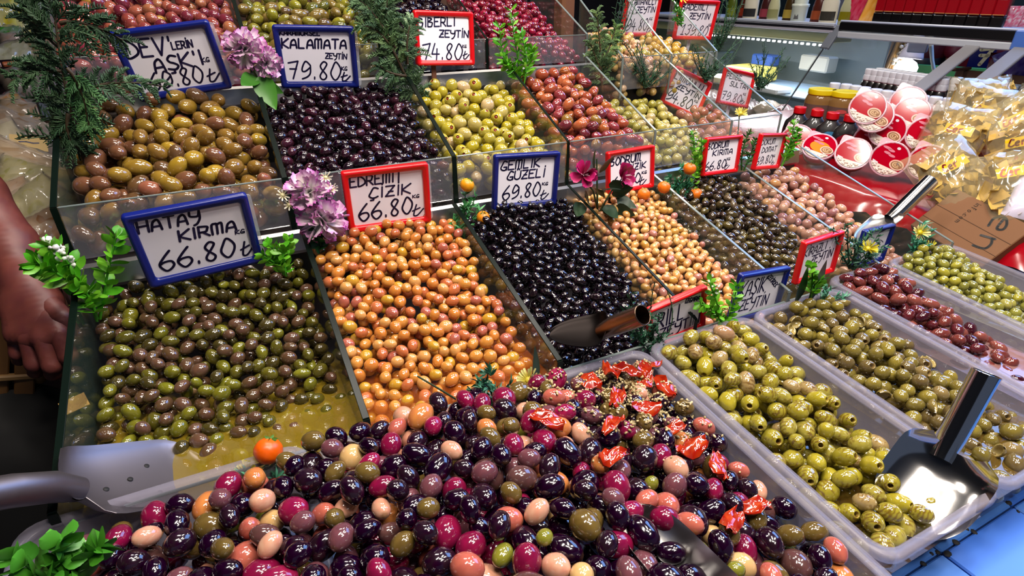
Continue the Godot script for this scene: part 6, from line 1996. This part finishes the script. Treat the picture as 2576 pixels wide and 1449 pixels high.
	# second counter: rails, posts, red packs on top
	t = thing("serving_shelf", "long counter shelf with dark and white rails carrying red packs", "shelf")
	put("top_shelf", box_mesh(Vector3(0.24, 0.006, 0.98), 0.002), white, t, T(V(2.0, 0.252, -0.88)))
	put("dark_rail", box_mesh(Vector3(0.014, 0.024, 0.98), 0.002), std(Color(0.05, 0.05, 0.065), 0.35), t, T(V(1.882, 0.240, -0.88)))
	put("white_rail", box_mesh(Vector3(0.022, 0.020, 0.98), 0.003), white, t, T(V(1.886, 0.216, -0.88)))
	put("white_rail", box_mesh(Vector3(0.012, 0.006, 0.98), 0.002), std(Color(0.66, 0.70, 0.8), 0.3), t, T(V(1.880, 0.256, -0.88)))
	put("blue_wrap", box_mesh(Vector3(0.030, 0.050, 0.13), 0.004), std(Color(0.30, 0.45, 0.78), 0.2), t, T(V(1.884, 0.232, -0.80)))
	for q in [[V(1.888, 0.215, -0.955), V(1.66, 0.095, -0.955)], [V(1.861, 0.215, -0.83), V(1.62, 0.085, -0.83)]]:
		var d: Vector3 = (q[1] - q[0]).normalized()
		put("brace", box_mesh(Vector3(0.008, (q[1] - q[0]).length(), 0.040), 0.002), std(Color(0.50, 0.50, 0.52), 0.4), t, Transform3D(Basis(V(0, 0, 1).cross(d) * -1.0, d, V(0, 0, 1)).orthonormalized(), (q[0] + q[1]) * 0.5))
	var pack := MB.new()
	pack.box(T(V(0, 0.072, 0)), Vector3(0.028, 0.085, 0.022), 0.003)
	var pack_low := box_mesh(Vector3(0.029, 0.028, 0.023), 0.003)
	var proto := Node3D.new()
	put("red_front", pack.mesh(), std(Color(0.58, 0.03, 0.09), 0.25), proto)
	put("dark_base", pack_low, std(Color(0.03, 0.02, 0.03), 0.3), proto, T(V(0, 0.015, 0)))
	var bars := MB.new()
	bars.col = lin(hexc("#d08a98"))
	for q in [[0.070, 0.016], [0.082, 0.012], [0.096, 0.018]]: bars.box(T(V(0.001, q[0], 0.0114)), Vector3(q[1], 0.004, 0.0006), 0.0)
	bars.col = lin(hexc("#d0a060"))
	bars.box(T(V(0, 0.0325, 0.0114)), Vector3(0.026, 0.0014, 0.0006), 0.0)
	var pb := put("printed_front", bars.mesh(), mats.print, proto)
	tag(pb, "", "", "", "stuff")
	for k in 12:
		place_copy(proto, "red_pack", "tall red pack with black base, %s from the deli case end of the shelf" % ["first", "second", "third", "fourth", "fifth", "sixth", "seventh", "eighth", "ninth", "tenth", "eleventh", "twelfth"][k], "pack", T(V(1.905, 0.2555, -1.262 + k * 0.0302), Vector3(0, -82 + rng.randf_range(-3, 3), 0)), "red packs on the serving shelf")
	proto.free()
	for k in 5:
		solo("foil_sachet", bag_mesh(0.04, 0.05, 0.012, k + 90, 0.4, hexc("#b8305c"), hexc("#c8c8d8")), mats.print, "shiny pink and silver sachet at the near end of the serving shelf", "sachet", T(V(1.91, 0.285, -0.895 + k * 0.035), Vector3(0, -80, rng.randf_range(-10, 10))), "foil sachets")
	# things seen under the shelf
	solo("green_screen", box_mesh(Vector3(0.02, 0.14, 1.7), 0.002), std(Color(0.10, 0.46, 0.22), 0.5), "bright green partition board behind the deli cases", "partition", T(V(3.0, -0.04, -1.65), Vector3(0, 25, 0)))
	var wood := std(Color(0.28, 0.18, 0.12), 0.6)
	solo("brown_post", box_mesh(Vector3(0.035, 1.6, 0.035), 0.004), wood, "brown wooden post just behind the deli end glass", "post", T(V(2.43, 0.05, -1.685)))
	solo("brown_beam", box_mesh(Vector3(0.06, 1.2, 0.06), 0.004), std(Color(0.25, 0.12, 0.09), 0.6), "reddish brown post above the deli case end", "post", T(V(3.55, 0.70, -2.62), Vector3(0, 0, 8)))
	solo("grey_column", box_mesh(Vector3(0.09, 1.7, 0.09), 0.006), std(Color(0.42, 0.44, 0.52), 0.5), "grey square column behind the deli end glass", "column", T(V(2.75, 0.0, -2.0)))
	# hanging bundle of brown strands
	var br := MB.new()
	for k in 34:
		var a := V(2.50 + rng.randf_range(-.03, .06), 0.32, -1.56 + rng.randf_range(-.04, .04))
		var b := a + V(rng.randf_range(-.05, .0) - 0.04, -0.30 + rng.randf_range(-.03, .05), rng.randf_range(-.03, .03))
		br.col = tint("#4a3418", "#8a6a38")
		br.tube([a, a.lerp(b, 0.5) + rv(0.012), b], [0.008, 0.010, 0.006], 6)
	solo("strand_bundle", br.mesh(), mats.matt, "hanging bundle of dry brown strands under the serving shelf", "bundle")
	var fr := MB.new()
	for k in 26:
		var a := V(2.455, 0.15, -1.49) + rv(0.022) + V(0, -rng.randf() * 0.06, 0)
		fr.col = tint("#8a8478", "#d8d4cc")
		fr.lathe([[0.0, 0.009], [0.007, 0.004], [0.007, -0.004], [0.0, -0.009]], 7, T(a, rv(180)))
	solo("shell_garland", fr.mesh(), vcol(0.15, 0.8), "string of shiny whitish shells beside the glowing lamp", "garland", Transform3D(), "", "stuff")
	var glow := std(Color(1, 1, 1), 0.4)
	glow.emission_enabled = true
	glow.emission = Color(0.95, 0.98, 1.0)
	glow.emission_energy_multiplier = 2.2
	var gm := MB.new()
	gm.lathe([[0.0, -0.035], [0.024, -0.03], [0.040, -0.012], [0.042, 0.004], [0.032, 0.022], [0.014, 0.033], [0.0, 0.036]], 20)
	var gl := thing("globe_lamp", "glowing white globe lamp behind the white-capped bottles", "lamp", T(V(2.455, 0.068, -1.46)))
	put("globe", gm.mesh(), glow, gl)
	var ol := OmniLight3D.new()
	ol.name = "globe_light"
	ol.light_energy = 0.05
	ol.light_size = 0.04
	ol.shadow_enabled = true
	gl.add_child(ol)
	var sh := MB.new()
	sh.lathe([[0.006, 0.10], [0.012, 0.098], [0.028, 0.06], [0.042, 0.01], [0.044, 0.0], [0.040, 0.002], [0.026, 0.058], [0.008, 0.094]], 20)
	put("white_shade", sh.mesh(), std(Color(0.8, 0.78, 0.84), 0.3), gl, T(V(0.012, 0.035, 0.0), Vector3(0, 0, -8)))
	var cm := MB.new()
	cm.col = lin(hexc("#b9b4a4"))
	cm.tube([V(2.166, 0.235, -1.244), V(2.164, 0.19, -1.23), V(2.115, 0.14, -1.18), V(2.06, 0.09, -1.12)], [0.008, 0.007, 0.0055, 0.0055], 8)
	solo("white_cable", cm.mesh(), mats.matt, "thick whitish cable hanging from the serving shelf", "cable")
	solo("socket_box", box_mesh(Vector3(0.02, 0.045, 0.06), 0.004), std(Color(0.62, 0.62, 0.66), 0.4), "small whitish socket box beside the hanging cable", "socket", T(V(2.22, 0.172, -1.30), Vector3(0, 20, 6)))
	cm = MB.new()
	cm.col = lin(hexc("#a89c84"))
	var lp := []
	var lr2 := []
	for k in 15:
		var a := -1.2 + k * 0.27
		lp.append(V(2.40 + 0.05 * sin(a) * 0.3, 0.10 + 0.075 * cos(a), -1.62 + 0.055 * sin(a)))
		lr2.append(0.0035)
	cm.tube(lp, lr2, 6)
	solo("looped_cord", cm.mesh(), mats.matt, "loop of pale cord hanging by the brown strands", "cord")
	# shopping bags at the far right
	solo("red_shopping_bag", bag_mesh(0.16, 0.17, 0.08, 101, 0.4, hexc("#9a0c26"), hexc("#7c0a1c")), mats.print, "crumpled red shopping bag beside the serving shelf brace", "bag", facing(V(2.05, 0.10, -0.90), V(-0.9, 0.1, 0.5), 0.0))
	solo("violet_bag", bag_mesh(0.12, 0.10, 0.05, 103, 0.5, hexc("#6c50c0"), hexc("#9a90d8")), mats.print, "shiny violet bag on top of the red shopping bag", "bag", facing(V(2.02, 0.165, -0.885), V(-0.9, 0.2, 0.5), 0.5))
	solo("striped_packet", bag_mesh(0.10, 0.045, 0.02, 105, 0.3, hexc("#b8c03a"), hexc("#b83a80")), mats.print, "green and pink packet behind the chip bags", "packet", facing(V(1.78, 0.10, -0.72), V(-0.9, 0.4, 0.5), 0.2))
	for k in 5:
		solo("white_carton_box", box_mesh(Vector3(0.03, 0.07, 0.04), 0.002), std(Color(0.58, 0.58, 0.54).lerp(Color(0.6, 0.68, 0.8), rng.randf()), 0.5), "pale carton standing in the brown holder behind the bottles", "carton", T(V(1.93, 0.085, -0.985 + k * 0.045), Vector3(0, -75, 0)), "pale cartons")
	var hold := MB.new()
	hold.box(T(V(1.965, 0.09, -0.89)), Vector3(0.012, 0.10, 0.26), 0.003)
	hold.box(T(V(1.93, 0.145, -0.99)), Vector3(0.08, 0.008, 0.012), 0.002)
	hold.box(T(V(1.93, 0.10, -0.775)), Vector3(0.08, 0.10, 0.012), 0.002)
	solo("brown_holder", hold.mesh(), wood, "brown wooden holder around the pale cartons", "holder")
	var kn := MB.new()
	for k in 14:
		kn.col = tint("#c9a870", "#8a3a3a")
		kn.lathe([[0.0, 0.014], [0.012, 0.006], [0.012, -0.006], [0.0, -0.014]], 8, T(V(1.86, 0.095, -0.86) + rv(0.025), rv(180)))
	solo("candy_bag", kn.mesh(), vcol(0.2, 0.8), "small bag of cream and red sweets by the brace", "bag")

# ------------------------------------------------------------------ goods on the stall at the outer left
func build_leftside() -> void:
	rng.seed = 88
	var t := thing("goods_steps", "stepped wooden stand of dry goods beside the olive stall", "stand")
	var wood := std(Color(0.24, 0.13, 0.08), 0.6)
	for q in [[0.03, -1.02, 0.36], [0.09, -1.42, 0.40], [0.15, -1.9, 0.50], [0.24, -2.45, 0.5]]:
		put("step", box_mesh(Vector3(1.0, 0.10, q[2] + 0.06), 0.004), wood, t, T(V(-0.74, q[0] - 0.12, q[1])))
		put("lip", box_mesh(Vector3(1.0, 0.022, 0.012), 0.002), std(Color(0.30, 0.10, 0.08), 0.5), t, T(V(-0.74, q[0] - 0.065, q[1] + q[2] * 0.5 + 0.03)))
	put("support", box_mesh(Vector3(0.98, 0.72, 1.8), 0.004), wood, t, T(V(-0.74, -0.54, -1.75)))
	var film := pane(Color(0.95, 0.9, 0.8), 0.16, 0.12)
	# [x, y, z, w, h, d, colour a, colour b, tilt, spin, label]
	var bags := [[-0.350, 0.062, -1.320, 0.17, 0.09, 0.06, "#a98d6c", "#8d7458", 0.7, -0.75, "long beige sack in the middle step, lying aslant"], [-0.318, 0.066, -1.250, 0.16, 0.08, 0.06, "#b09674", "#94795a", 0.7, -0.75, "long beige sack touching the outer glass"], [-0.403, 0.082, -1.600, 0.16, 0.08, 0.06, "#9c8264", "#86694c", 0.7, -0.75, "long tan sack behind the beige ones"],
		[-0.438, 0.095, -1.660, 0.14, 0.11, 0.07, "#b8a850", "#b0643c", 0.8, 0.4, "bag of yellow and orange fruit slices above the sacks"], [-0.385, 0.100, -1.620, 0.12, 0.09, 0.05, "#b59468", "#8a6a44", 0.8, -0.4, "crumpled tan paper bag above the beige sacks"], [-0.375, 0.062, -1.360, 0.11, 0.16, 0.06, "#a89c78", "#8f8464", 0.6, 0.3, "grey-beige printed sack at the picture's edge"],
		[-0.320, 0.058, -1.200, 0.11, 0.10, 0.04, "#a09660", "#84804c", 0.8, -0.6, "olive-beige packet with folded yellow top"], [-0.290, 0.048, -1.100, 0.10, 0.09, 0.04, "#a39a68", "#8c8654", 0.8, 0.5, "pale green packet against the outer glass"], [-0.345, 0.045, -1.140, 0.10, 0.09, 0.04, "#a8805c", "#8c6c54", 0.8, 0.2, "pinkish beige packet beside the arm"],
		[-0.276, 0.022, -1.000, 0.10, 0.10, 0.05, "#8c6238", "#6c4628", 0.8, 0.3, "bag of brown nuts near the outer glass"], [-0.310, 0.020, -0.980, 0.09, 0.10, 0.05, "#6a4034", "#8a5a4c", 0.8, -0.2, "dark pinkish bag partly behind the arm"],
		[-0.573, 0.258, -2.600, 0.20, 0.16, 0.10, "#d8c020", "#e0d048", 0.5, 0.2, "bright yellow bag high on the goods stand"], [-0.520, 0.245, -2.620, 0.16, 0.18, 0.08, "#cfc8a8", "#d8d4c0", 0.4, 0.1, "large white paper bag high on the goods stand"], [-0.563, 0.215, -2.440, 0.12, 0.08, 0.07, "#2c6a14", "#3f8a20", 0.8, 0.2, "bunch of bright green herbs in a bag"],
		[-0.467, 0.200, -2.260, 0.16, 0.09, 0.06, "#9a7a6c", "#b09a84", 0.9, -0.3, "pinkish wrapped package below the white bag"], [-0.500, 0.185, -2.180, 0.16, 0.09, 0.06, "#8f8c5c", "#a8a07c", 0.9, 0.3, "olive drab bag below the green herbs"], [-0.400, 0.165, -2.020, 0.11, 0.09, 0.06, "#a8925c", "#8a7a44", 0.8, 0.6, "yellowish packet with a wooden spoon shape behind the cypress"],
		[-0.427, 0.140, -1.950, 0.13, 0.10, 0.06, "#8a7460", "#6c5a48", 0.9, 0.1, "grey-brown bag in front of the packets tray"], [-0.420, 0.190, -2.200, 0.10, 0.12, 0.06, "#94865a", "#7c6c44", 0.5, 0.0, "dull yellow bag behind the cypress"]]
	for q in bags:
		var b := thing("goods_bag", q[10], "bag", facing(V(q[0], q[1], q[2]), V(0.35, q[8], 0.9), q[9]), "bags on the goods stand")
		var ca := hexc(q[6])
		put("contents", bag_mesh(q[3], q[4], q[5], int(q[0] * -311 + q[2] * -57), 0.35, ca, hexc(q[7])), mats.matt, b)
		put("wrapper", bag_mesh(q[3] * 1.05, q[4] * 1.08, q[5] * 1.12, int(q[0] * -311 + q[2] * -57) + 5, 0.45), film, b)
	# small tray of coloured packets
	var tr := thing("packet_tray", "dark tray of small coloured packets on the goods stand", "tray", T(V(-0.495, 0.165, -2.02), Vector3(30, 15, 0)))
	put("tray", box_mesh(Vector3(0.16, 0.012, 0.10), 0.003), std(Color(0.12, 0.05, 0.07), 0.4), tr)
	for k in 8:
		put("packet", box_mesh(Vector3(0.030, 0.010, 0.012), 0.002), std(hexc(["#b8606c", "#c9a090", "#c46a3c", "#a8a0a0"][k % 4]), 0.4), tr, T(V(-0.05 + (k % 4) * 0.033, 0.011, -0.02 + (k / 4) * 0.035)))
	for q in [[-0.475, 0.15, -1.97, "#c2601c", "small orange fruit beside the packets tray"], [-0.455, 0.14, -1.93, "#c06a1c", "small orange fruit under the packets tray"]]:
		var two := olive_mesh(0.95, hexc(q[3]), hexc(q[3]).darkened(0.2), 0.6, {"seg": 12, "rings": 8}, 3)
		solo("loose_orange", two[0], mats.plastic, q[4], "fruit", T(V(q[0], q[1], q[2]), Vector3.ZERO, Vector3.ONE * 0.016))
	# little note card on the sacks
	var nt := thing("note_card", "small yellowish note card lying on the beige sacks", "card", facing(V(-0.340, 0.105, -1.36), V(0.3, 0.6, 0.8), -0.3))
	put("card", box_mesh(Vector3(0.055, 0.030, 0.001), 0.0), std(Color(0.72, 0.6, 0.35), 0.6), nt)
	var im := MB.new()
	im.col = lin(hexc("#2c2418"))
	marker(im, [Vector2(-0.014, 0.001), Vector2(-0.004, 0.002), Vector2(0.006, 0.000), Vector2(0.014, 0.001)], 0.0025, T(V(0, 0, 0.0008)))
	put("scribble", im.mesh(), mats.ink, nt)
	# wooden crate slats beside the arm
	var cr := thing("wooden_crate", "bamboo-coloured crate slats behind the bare arm", "crate", T(V(-0.300, -0.02, -0.80), Vector3(0, 10, -18)))
	for k in 4:
		put("slat", box_mesh(Vector3(0.020, 0.16, 0.006), 0.0015), std(Color(0.50, 0.35, 0.18).lerp(Color(0.42, 0.28, 0.13), rng.randf()), 0.6), cr, T(V(-0.052 + k * 0.024, rng.randf_range(-.006, .006), rng.randf_range(-.003, .003)), Vector3(0, rng.randf_range(-6, 6), rng.randf_range(-2, 2))))
	for y in [-0.05, 0.045]: put("tie", box_mesh(Vector3(0.10, 0.008, 0.009), 0.002), std(Color(0.58, 0.44, 0.26), 0.6), cr, T(V(-0.016, y, 0.002)))
	# pile of nuts
	var nm := MB.new()
	for k in 60:
		nm.col = tint("#7a5428", "#b88a58")
		var at := V(-0.285, -0.055, -0.865) + V(rng.randf_range(-.05, .05), rng.randf_range(-.03, .015), rng.randf_range(-.06, .06))
		nm.lathe([[0.0, 0.011], [0.007, 0.005], [0.008, -0.004], [0.0, -0.010]], 8, T(at, rv(180)))
	solo("nut_pile", nm.mesh(), mats.matt, "loose brown nuts heaped below the packets beside the crate", "nuts", Transform3D(), "", "stuff")
	solo("yellow_card", box_mesh(Vector3(0.022, 0.002, 0.014), 0.0), std(Color(0.72, 0.55, 0.25), 0.6), "scrap of yellowish card beyond the outer glass near the hand", "card", T(V(-0.192, 0.0, -0.585), Vector3(40, 20, 10)))

# ------------------------------------------------------------------ people
# smooth union of tapered capsules meshed as surface nets; bones: [a, b, ra, rb]
func flesh(st: MB, bones: Array, cell: float, k: float, ca: Color, cb: Color) -> void:
	var lo := Vector3.ONE * 1e9
	var hi := -lo
	for b in bones:
		for e in [[b[0], b[2]], [b[1], b[3]]]:
			lo = lo.min(e[0] - Vector3.ONE * (e[1] + k + cell * 2))
			hi = hi.max(e[0] + Vector3.ONE * (e[1] + k + cell * 2))
	var nx := int((hi.x - lo.x) / cell) + 2
	var ny := int((hi.y - lo.y) / cell) + 2
	var nz := int((hi.z - lo.z) / cell) + 2
	var f := PackedFloat32Array()
	f.resize(nx * ny * nz)
	f.fill(1.0)
	for b in bones:
		var a: Vector3 = b[0]
		var d: Vector3 = b[1] - b[0]
		var dd := maxf(d.length_squared(), 1e-9)
		var big: float = maxf(b[2], b[3]) + k + cell * 2
		var l: Vector3 = ((b[0] as Vector3).min(b[1]) - Vector3.ONE * big - lo) / cell
		var h: Vector3 = ((b[0] as Vector3).max(b[1]) + Vector3.ONE * big - lo) / cell
		for z in range(maxi(0, int(l.z)), mini(nz, int(h.z) + 1)):
			for y in range(maxi(0, int(l.y)), mini(ny, int(h.y) + 1)):
				for x in range(maxi(0, int(l.x)), mini(nx, int(h.x) + 1)):
					var p := lo + Vector3(x, y, z) * cell
					var t := clampf((p - a).dot(d) / dd, 0.0, 1.0)
					var v: float = (p - a - d * t).length() - lerpf(b[2], b[3], t)
					var i := x + nx * (y + ny * z)
					var o := f[i]
					var e := maxf(k - absf(v - o), 0.0) / k
					f[i] = minf(v, o) - e * e * k * 0.25
	var at := {}
	var pts := []
	for z in nz - 1:
		for y in ny - 1:
			for x in nx - 1:
				var i := x + nx * (y + ny * z)
				var mask := 0
				for c in 8:
					if f[i + (c & 1) + nx * (((c >> 1) & 1) + ny * (c >> 2))] < 0.0: mask |= 1 << c
				if mask == 0 or mask == 255: continue
				var sum := Vector3.ZERO
				var n := 0
				for e in [[0, 1], [2, 3], [4, 5], [6, 7], [0, 2], [1, 3], [4, 6], [5, 7], [0, 4], [1, 5], [2, 6], [3, 7]]:
					if ((mask >> e[0]) & 1) == ((mask >> e[1]) & 1): continue
					var p0 := Vector3(e[0] & 1, (e[0] >> 1) & 1, e[0] >> 2)
					var p1 := Vector3(e[1] & 1, (e[1] >> 1) & 1, e[1] >> 2)
					var f0 := f[i + int(p0.x) + nx * (int(p0.y) + ny * int(p0.z))]
					var f1 := f[i + int(p1.x) + nx * (int(p1.y) + ny * int(p1.z))]
					sum += p0.lerp(p1, f0 / (f0 - f1))
					n += 1
				at[i] = pts.size()
				pts.append(lo + (Vector3(x, y, z) + sum / n) * cell)
	var base := st.v.size()
	var nrm := PackedVector3Array()
	nrm.resize(pts.size())
	var tris := PackedInt32Array()
	for z in range(1, nz - 1):
		for y in range(1, ny - 1):
			for x in range(1, nx - 1):
				var i := x + nx * (y + ny * z)
				var s := f[i] < 0.0
				for ax in 3:
					var step: int = [1, nx, nx * ny][ax]
					if (f[i + step] < 0.0) == s: continue
					var u: int = [nx, nx * ny, 1][ax]
					var w: int = [nx * ny, 1, nx][ax]
					var q := [at.get(i, -1), at.get(i - u, -1), at.get(i - u - w, -1), at.get(i - w, -1)]
					if q.has(-1): continue
					if not s: q.reverse()
					for t in [[0, 1, 2], [0, 2, 3]]:
						var a: int = q[t[0]]
						var b: int = q[t[1]]
						var c: int = q[t[2]]
						var fn: Vector3 = (pts[b] - pts[a]).cross(pts[c] - pts[a])
						nrm[a] += fn; nrm[b] += fn; nrm[c] += fn
						tris.append_array([a, b, c])
	for i in pts.size():
		var p: Vector3 = pts[i]
		st.v.append(p)
		st.n.append(nrm[i].normalized())
		st.c.append(lin(ca.lerp(cb, clampf(0.5 + noise.get_noise_3dv(p * 45.0) * 0.9, 0, 1))))
	for t in range(0, tris.size(), 3):
		st.ix.append(base + tris[t]); st.ix.append(base + tris[t + 2]); st.ix.append(base + tris[t + 1])

func build_people() -> void:
	# the stall keeper whose bare arm hangs at the picture's edge
	var skin_a := hexc("#6e3830")
	var skin_b := hexc("#5c2c2a")
	var p := thing("person", "person in black trousers with a bare forearm hanging beside the stall", "person")
	var m := MB.new()
	var arm := [[V(-0.440, 0.420, -1.02), V(-0.345, 0.235, -0.930), 0.036, 0.034], [V(-0.345, 0.235, -0.930), V(-0.282, 0.150, -0.845), 0.034, 0.031], [V(-0.282, 0.150, -0.845), V(-0.250, 0.100, -0.788), 0.031, 0.026], [V(-0.250, 0.100, -0.788), V(-0.238, 0.067, -0.750), 0.025, 0.021],
		[V(-0.238, 0.067, -0.750), V(-0.249, 0.051, -0.738), 0.021, 0.017], [V(-0.238, 0.067, -0.750), V(-0.225, 0.051, -0.728), 0.021, 0.017], [V(-0.249, 0.051, -0.738), V(-0.254, 0.027, -0.712), 0.016, 0.0125], [V(-0.236, 0.05, -0.733), V(-0.238, 0.027, -0.702), 0.017, 0.013], [V(-0.225, 0.051, -0.728), V(-0.220, 0.029, -0.693), 0.016, 0.0125]]
	flesh(m, arm, 0.0045, 0.012, skin_a, skin_b)
	var hand := [[V(-0.249, 0.045, -0.730), V(-0.256, 0.027, -0.716), 0.0135, 0.0105], [V(-0.238, 0.045, -0.727), V(-0.241, 0.025, -0.699), 0.014, 0.011], [V(-0.228, 0.045, -0.722), V(-0.226, 0.026, -0.688), 0.014, 0.011], [V(-0.222, 0.048, -0.722), V(-0.212, 0.031, -0.687), 0.013, 0.0105]]
	flesh(m, hand, 0.003, 0.008, skin_a, skin_b)
	var kn := [V(-0.211, 0.031, -0.686), V(-0.226, 0.026, -0.687), V(-0.242, 0.025, -0.699), V(-0.257, 0.027, -0.717)]
	var pip := []
	var dip := []
	var tip := []
	for k in 4:
		var sc: float = [0.95, 1.05, 1.0, 0.82][k]
		pip.append(kn[k] + V(0.002 - 0.002 * k, -0.027, 0.008) * sc)
		dip.append(pip[k] + V(-0.005, -0.015, -0.010) * sc)
		tip.append(dip[k] + V(-0.006, -0.003, -0.014) * sc)
	for k in 4:
		var r: float = [0.0088, 0.0092, 0.0088, 0.0076][k]
		flesh(m, [[kn[k], pip[k], r * 1.1, r], [pip[k], dip[k], r, r * 0.9], [dip[k], tip[k], r * 0.9, r * 0.78]], 0.0028, 0.004, skin_a, skin_b)
	flesh(m, [[V(-0.226, 0.056, -0.730), V(-0.207, 0.040, -0.700), 0.014, 0.0105], [V(-0.207, 0.040, -0.700), V(-0.203, 0.020, -0.690), 0.0105, 0.0095], [V(-0.203, 0.020, -0.690), V(-0.208, 0.006, -0.693), 0.0095, 0.0078]], 0.003, 0.005, skin_a, skin_b)
	var skin := vcol(0.5)
	skin.subsurf_scatter_enabled = true
	skin.subsurf_scatter_strength = 0.05
	put("body", m.mesh(), skin, p)
	m = MB.new()
	flesh(m, [[V(-0.50, 0.10, -1.06), V(-0.46, -0.10, -0.98), 0.13, 0.13], [V(-0.46, -0.08, -0.98), V(-0.355, -0.20, -0.86), 0.125, 0.115], [V(-0.355, -0.20, -0.86), V(-0.335, -0.45, -0.78), 0.125, 0.10], [V(-0.335, -0.45, -0.78), V(-0.33, -0.86, -0.78), 0.10, 0.085], [V(-0.58, -0.12, -0.95), V(-0.60, -0.5, -0.88), 0.12, 0.10], [V(-0.60, -0.5, -0.88), V(-0.60, -0.86, -0.88), 0.10, 0.085]], 0.02, 0.05, hexc("#08080a"), hexc("#050507"))
	put("trousers", m.mesh(), vcol(0.8), p)
	m = MB.new()
	flesh(m, [[V(-0.50, 0.10, -1.06), V(-0.50, 0.50, -1.08), 0.135, 0.15], [V(-0.42, 0.58, -1.06), V(-0.32, 0.46, -1.04), 0.06, 0.052], [V(-0.58, 0.58, -1.06), V(-0.66, 0.35, -1.04), 0.06, 0.05]], 0.02, 0.04, hexc("#111114"), hexc("#0c0c0e"))
	put("shirt", m.mesh(), vcol(0.8), p)
	m = MB.new()
	flesh(m, [[V(-0.50, 0.62, -1.08), V(-0.50, 0.72, -1.07), 0.042, 0.042], [V(-0.50, 0.80, -1.06), V(-0.50, 0.77, -1.02), 0.074, 0.055], [V(-0.50, 0.78, -0.985), V(-0.50, 0.765, -0.975), 0.010, 0.011]], 0.01, 0.02, skin_a, skin_b)
	put("head", m.mesh(), skin, p)
	# shopper in a maroon printed shirt, far behind the serving shelf
	var s := thing("person", "person in a maroon shirt with a dark blue print far behind the shelf", "person")
	m = MB.new()
	flesh(m, [[V(3.97, 0.165, -1.96), V(3.97, 0.20, -1.96), 0.04, 0.04], [V(3.97, 0.29, -1.96), V(3.96, 0.27, -1.95), 0.072, 0.06], [V(3.88, 0.06, -2.07), V(3.86, -0.10, -2.04), 0.034, 0.030], [V(4.03, 0.06, -1.82), V(3.98, -0.10, -1.80), 0.034, 0.030]], 0.012, 0.02, hexc("#9a6a58"), hexc("#8a5c4c"))
	put("body", m.mesh(), skin, s)
	m = MB.new()
	flesh(m, [[V(3.96, 0.12, -1.95), V(3.95, -0.25, -1.92), 0.11, 0.12], [V(3.92, 0.12, -2.04), V(3.99, 0.12, -1.86), 0.06, 0.06], [V(3.90, 0.11, -2.05), V(3.87, 0.02, -2.06), 0.052, 0.05], [V(4.00, 0.11, -1.84), V(4.02, 0.02, -1.81), 0.052, 0.05]], 0.014, 0.03, hexc("#7c1a2c"), hexc("#681626"))
	put("shirt", m.mesh(), mats.matt, s)
	var xf := facing(V(3.833, 0.01, -1.885), V(-0.90, 0.05, 0.43))
	m = MB.new()
	m.col = lin(hexc("#1c1c50"))
	m.box(xf, Vector3(0.11, 0.12, 0.006), 0.001)
	put("shirt_print", m.mesh(), mats.print, s)
	m = MB.new()
	write(m, "7", Vector2(-0.025, -0.045), 0.085, 0.018, xf.translated_local(V(0, 0, 0.004)))
	put("lettering", m.mesh(), std(Color(0.78, 0.70, 0.5), 0.6), s)
	# dark red figure and dark-haired worker, small in the distance
	s = thing("person", "person in dark red clothes far behind the hanging cable", "person")
	m = MB.new()
	flesh(m, [[V(3.90, 0.20, -2.25), V(3.90, 0.24, -2.25), 0.04, 0.04], [V(3.90, 0.33, -2.25), V(3.89, 0.31, -2.24), 0.07, 0.06]], 0.012, 0.02, hexc("#9a6a58"), hexc("#8a5c4c"))
	put("body", m.mesh(), skin, s)
	m = MB.new()
	flesh(m, [[V(3.88, 0.14, -2.24), V(3.86, 0.02, -2.22), 0.13, 0.13], [V(3.84, 0.14, -2.36), V(3.84, -0.02, -2.36), 0.055, 0.05]], 0.016, 0.03, hexc("#56101a"), hexc("#480c16"))
	put("shirt", m.mesh(), mats.matt, s)
	m = MB.new()
	flesh(m, [[V(3.86, -0.06, -2.22), V(3.86, -0.85, -2.22), 0.13, 0.10]], 0.02, 0.03, hexc("#181820"), hexc("#121218"))
	put("trousers", m.mesh(), mats.matt, s)
	s = thing("person", "dark-haired person bending behind the deli end glass", "person")
	m = MB.new()
	flesh(m, [[V(3.29, 0.045, -2.24), V(3.275, 0.03, -2.22), 0.058, 0.050], [V(3.30, -0.03, -2.24), V(3.30, -0.06, -2.24), 0.035, 0.035]], 0.01, 0.02, hexc("#9a6a58"), hexc("#8a5c4c"))
	put("body", m.mesh(), skin, s)
	m = MB.new()
	flesh(m, [[V(3.300, 0.085, -2.245), V(3.315, 0.05, -2.26), 0.056, 0.052]], 0.01, 0.02, hexc("#0e0c10"), hexc("#0a080c"))
	put("hair", m.mesh(), mats.matt, s)
	m = MB.new()
	flesh(m, [[V(3.30, -0.14, -2.24), V(3.28, -0.5, -2.22), 0.10, 0.11]], 0.016, 0.03, hexc("#a8a090"), hexc("#989080"))
	put("shirt", m.mesh(), mats.matt, s)
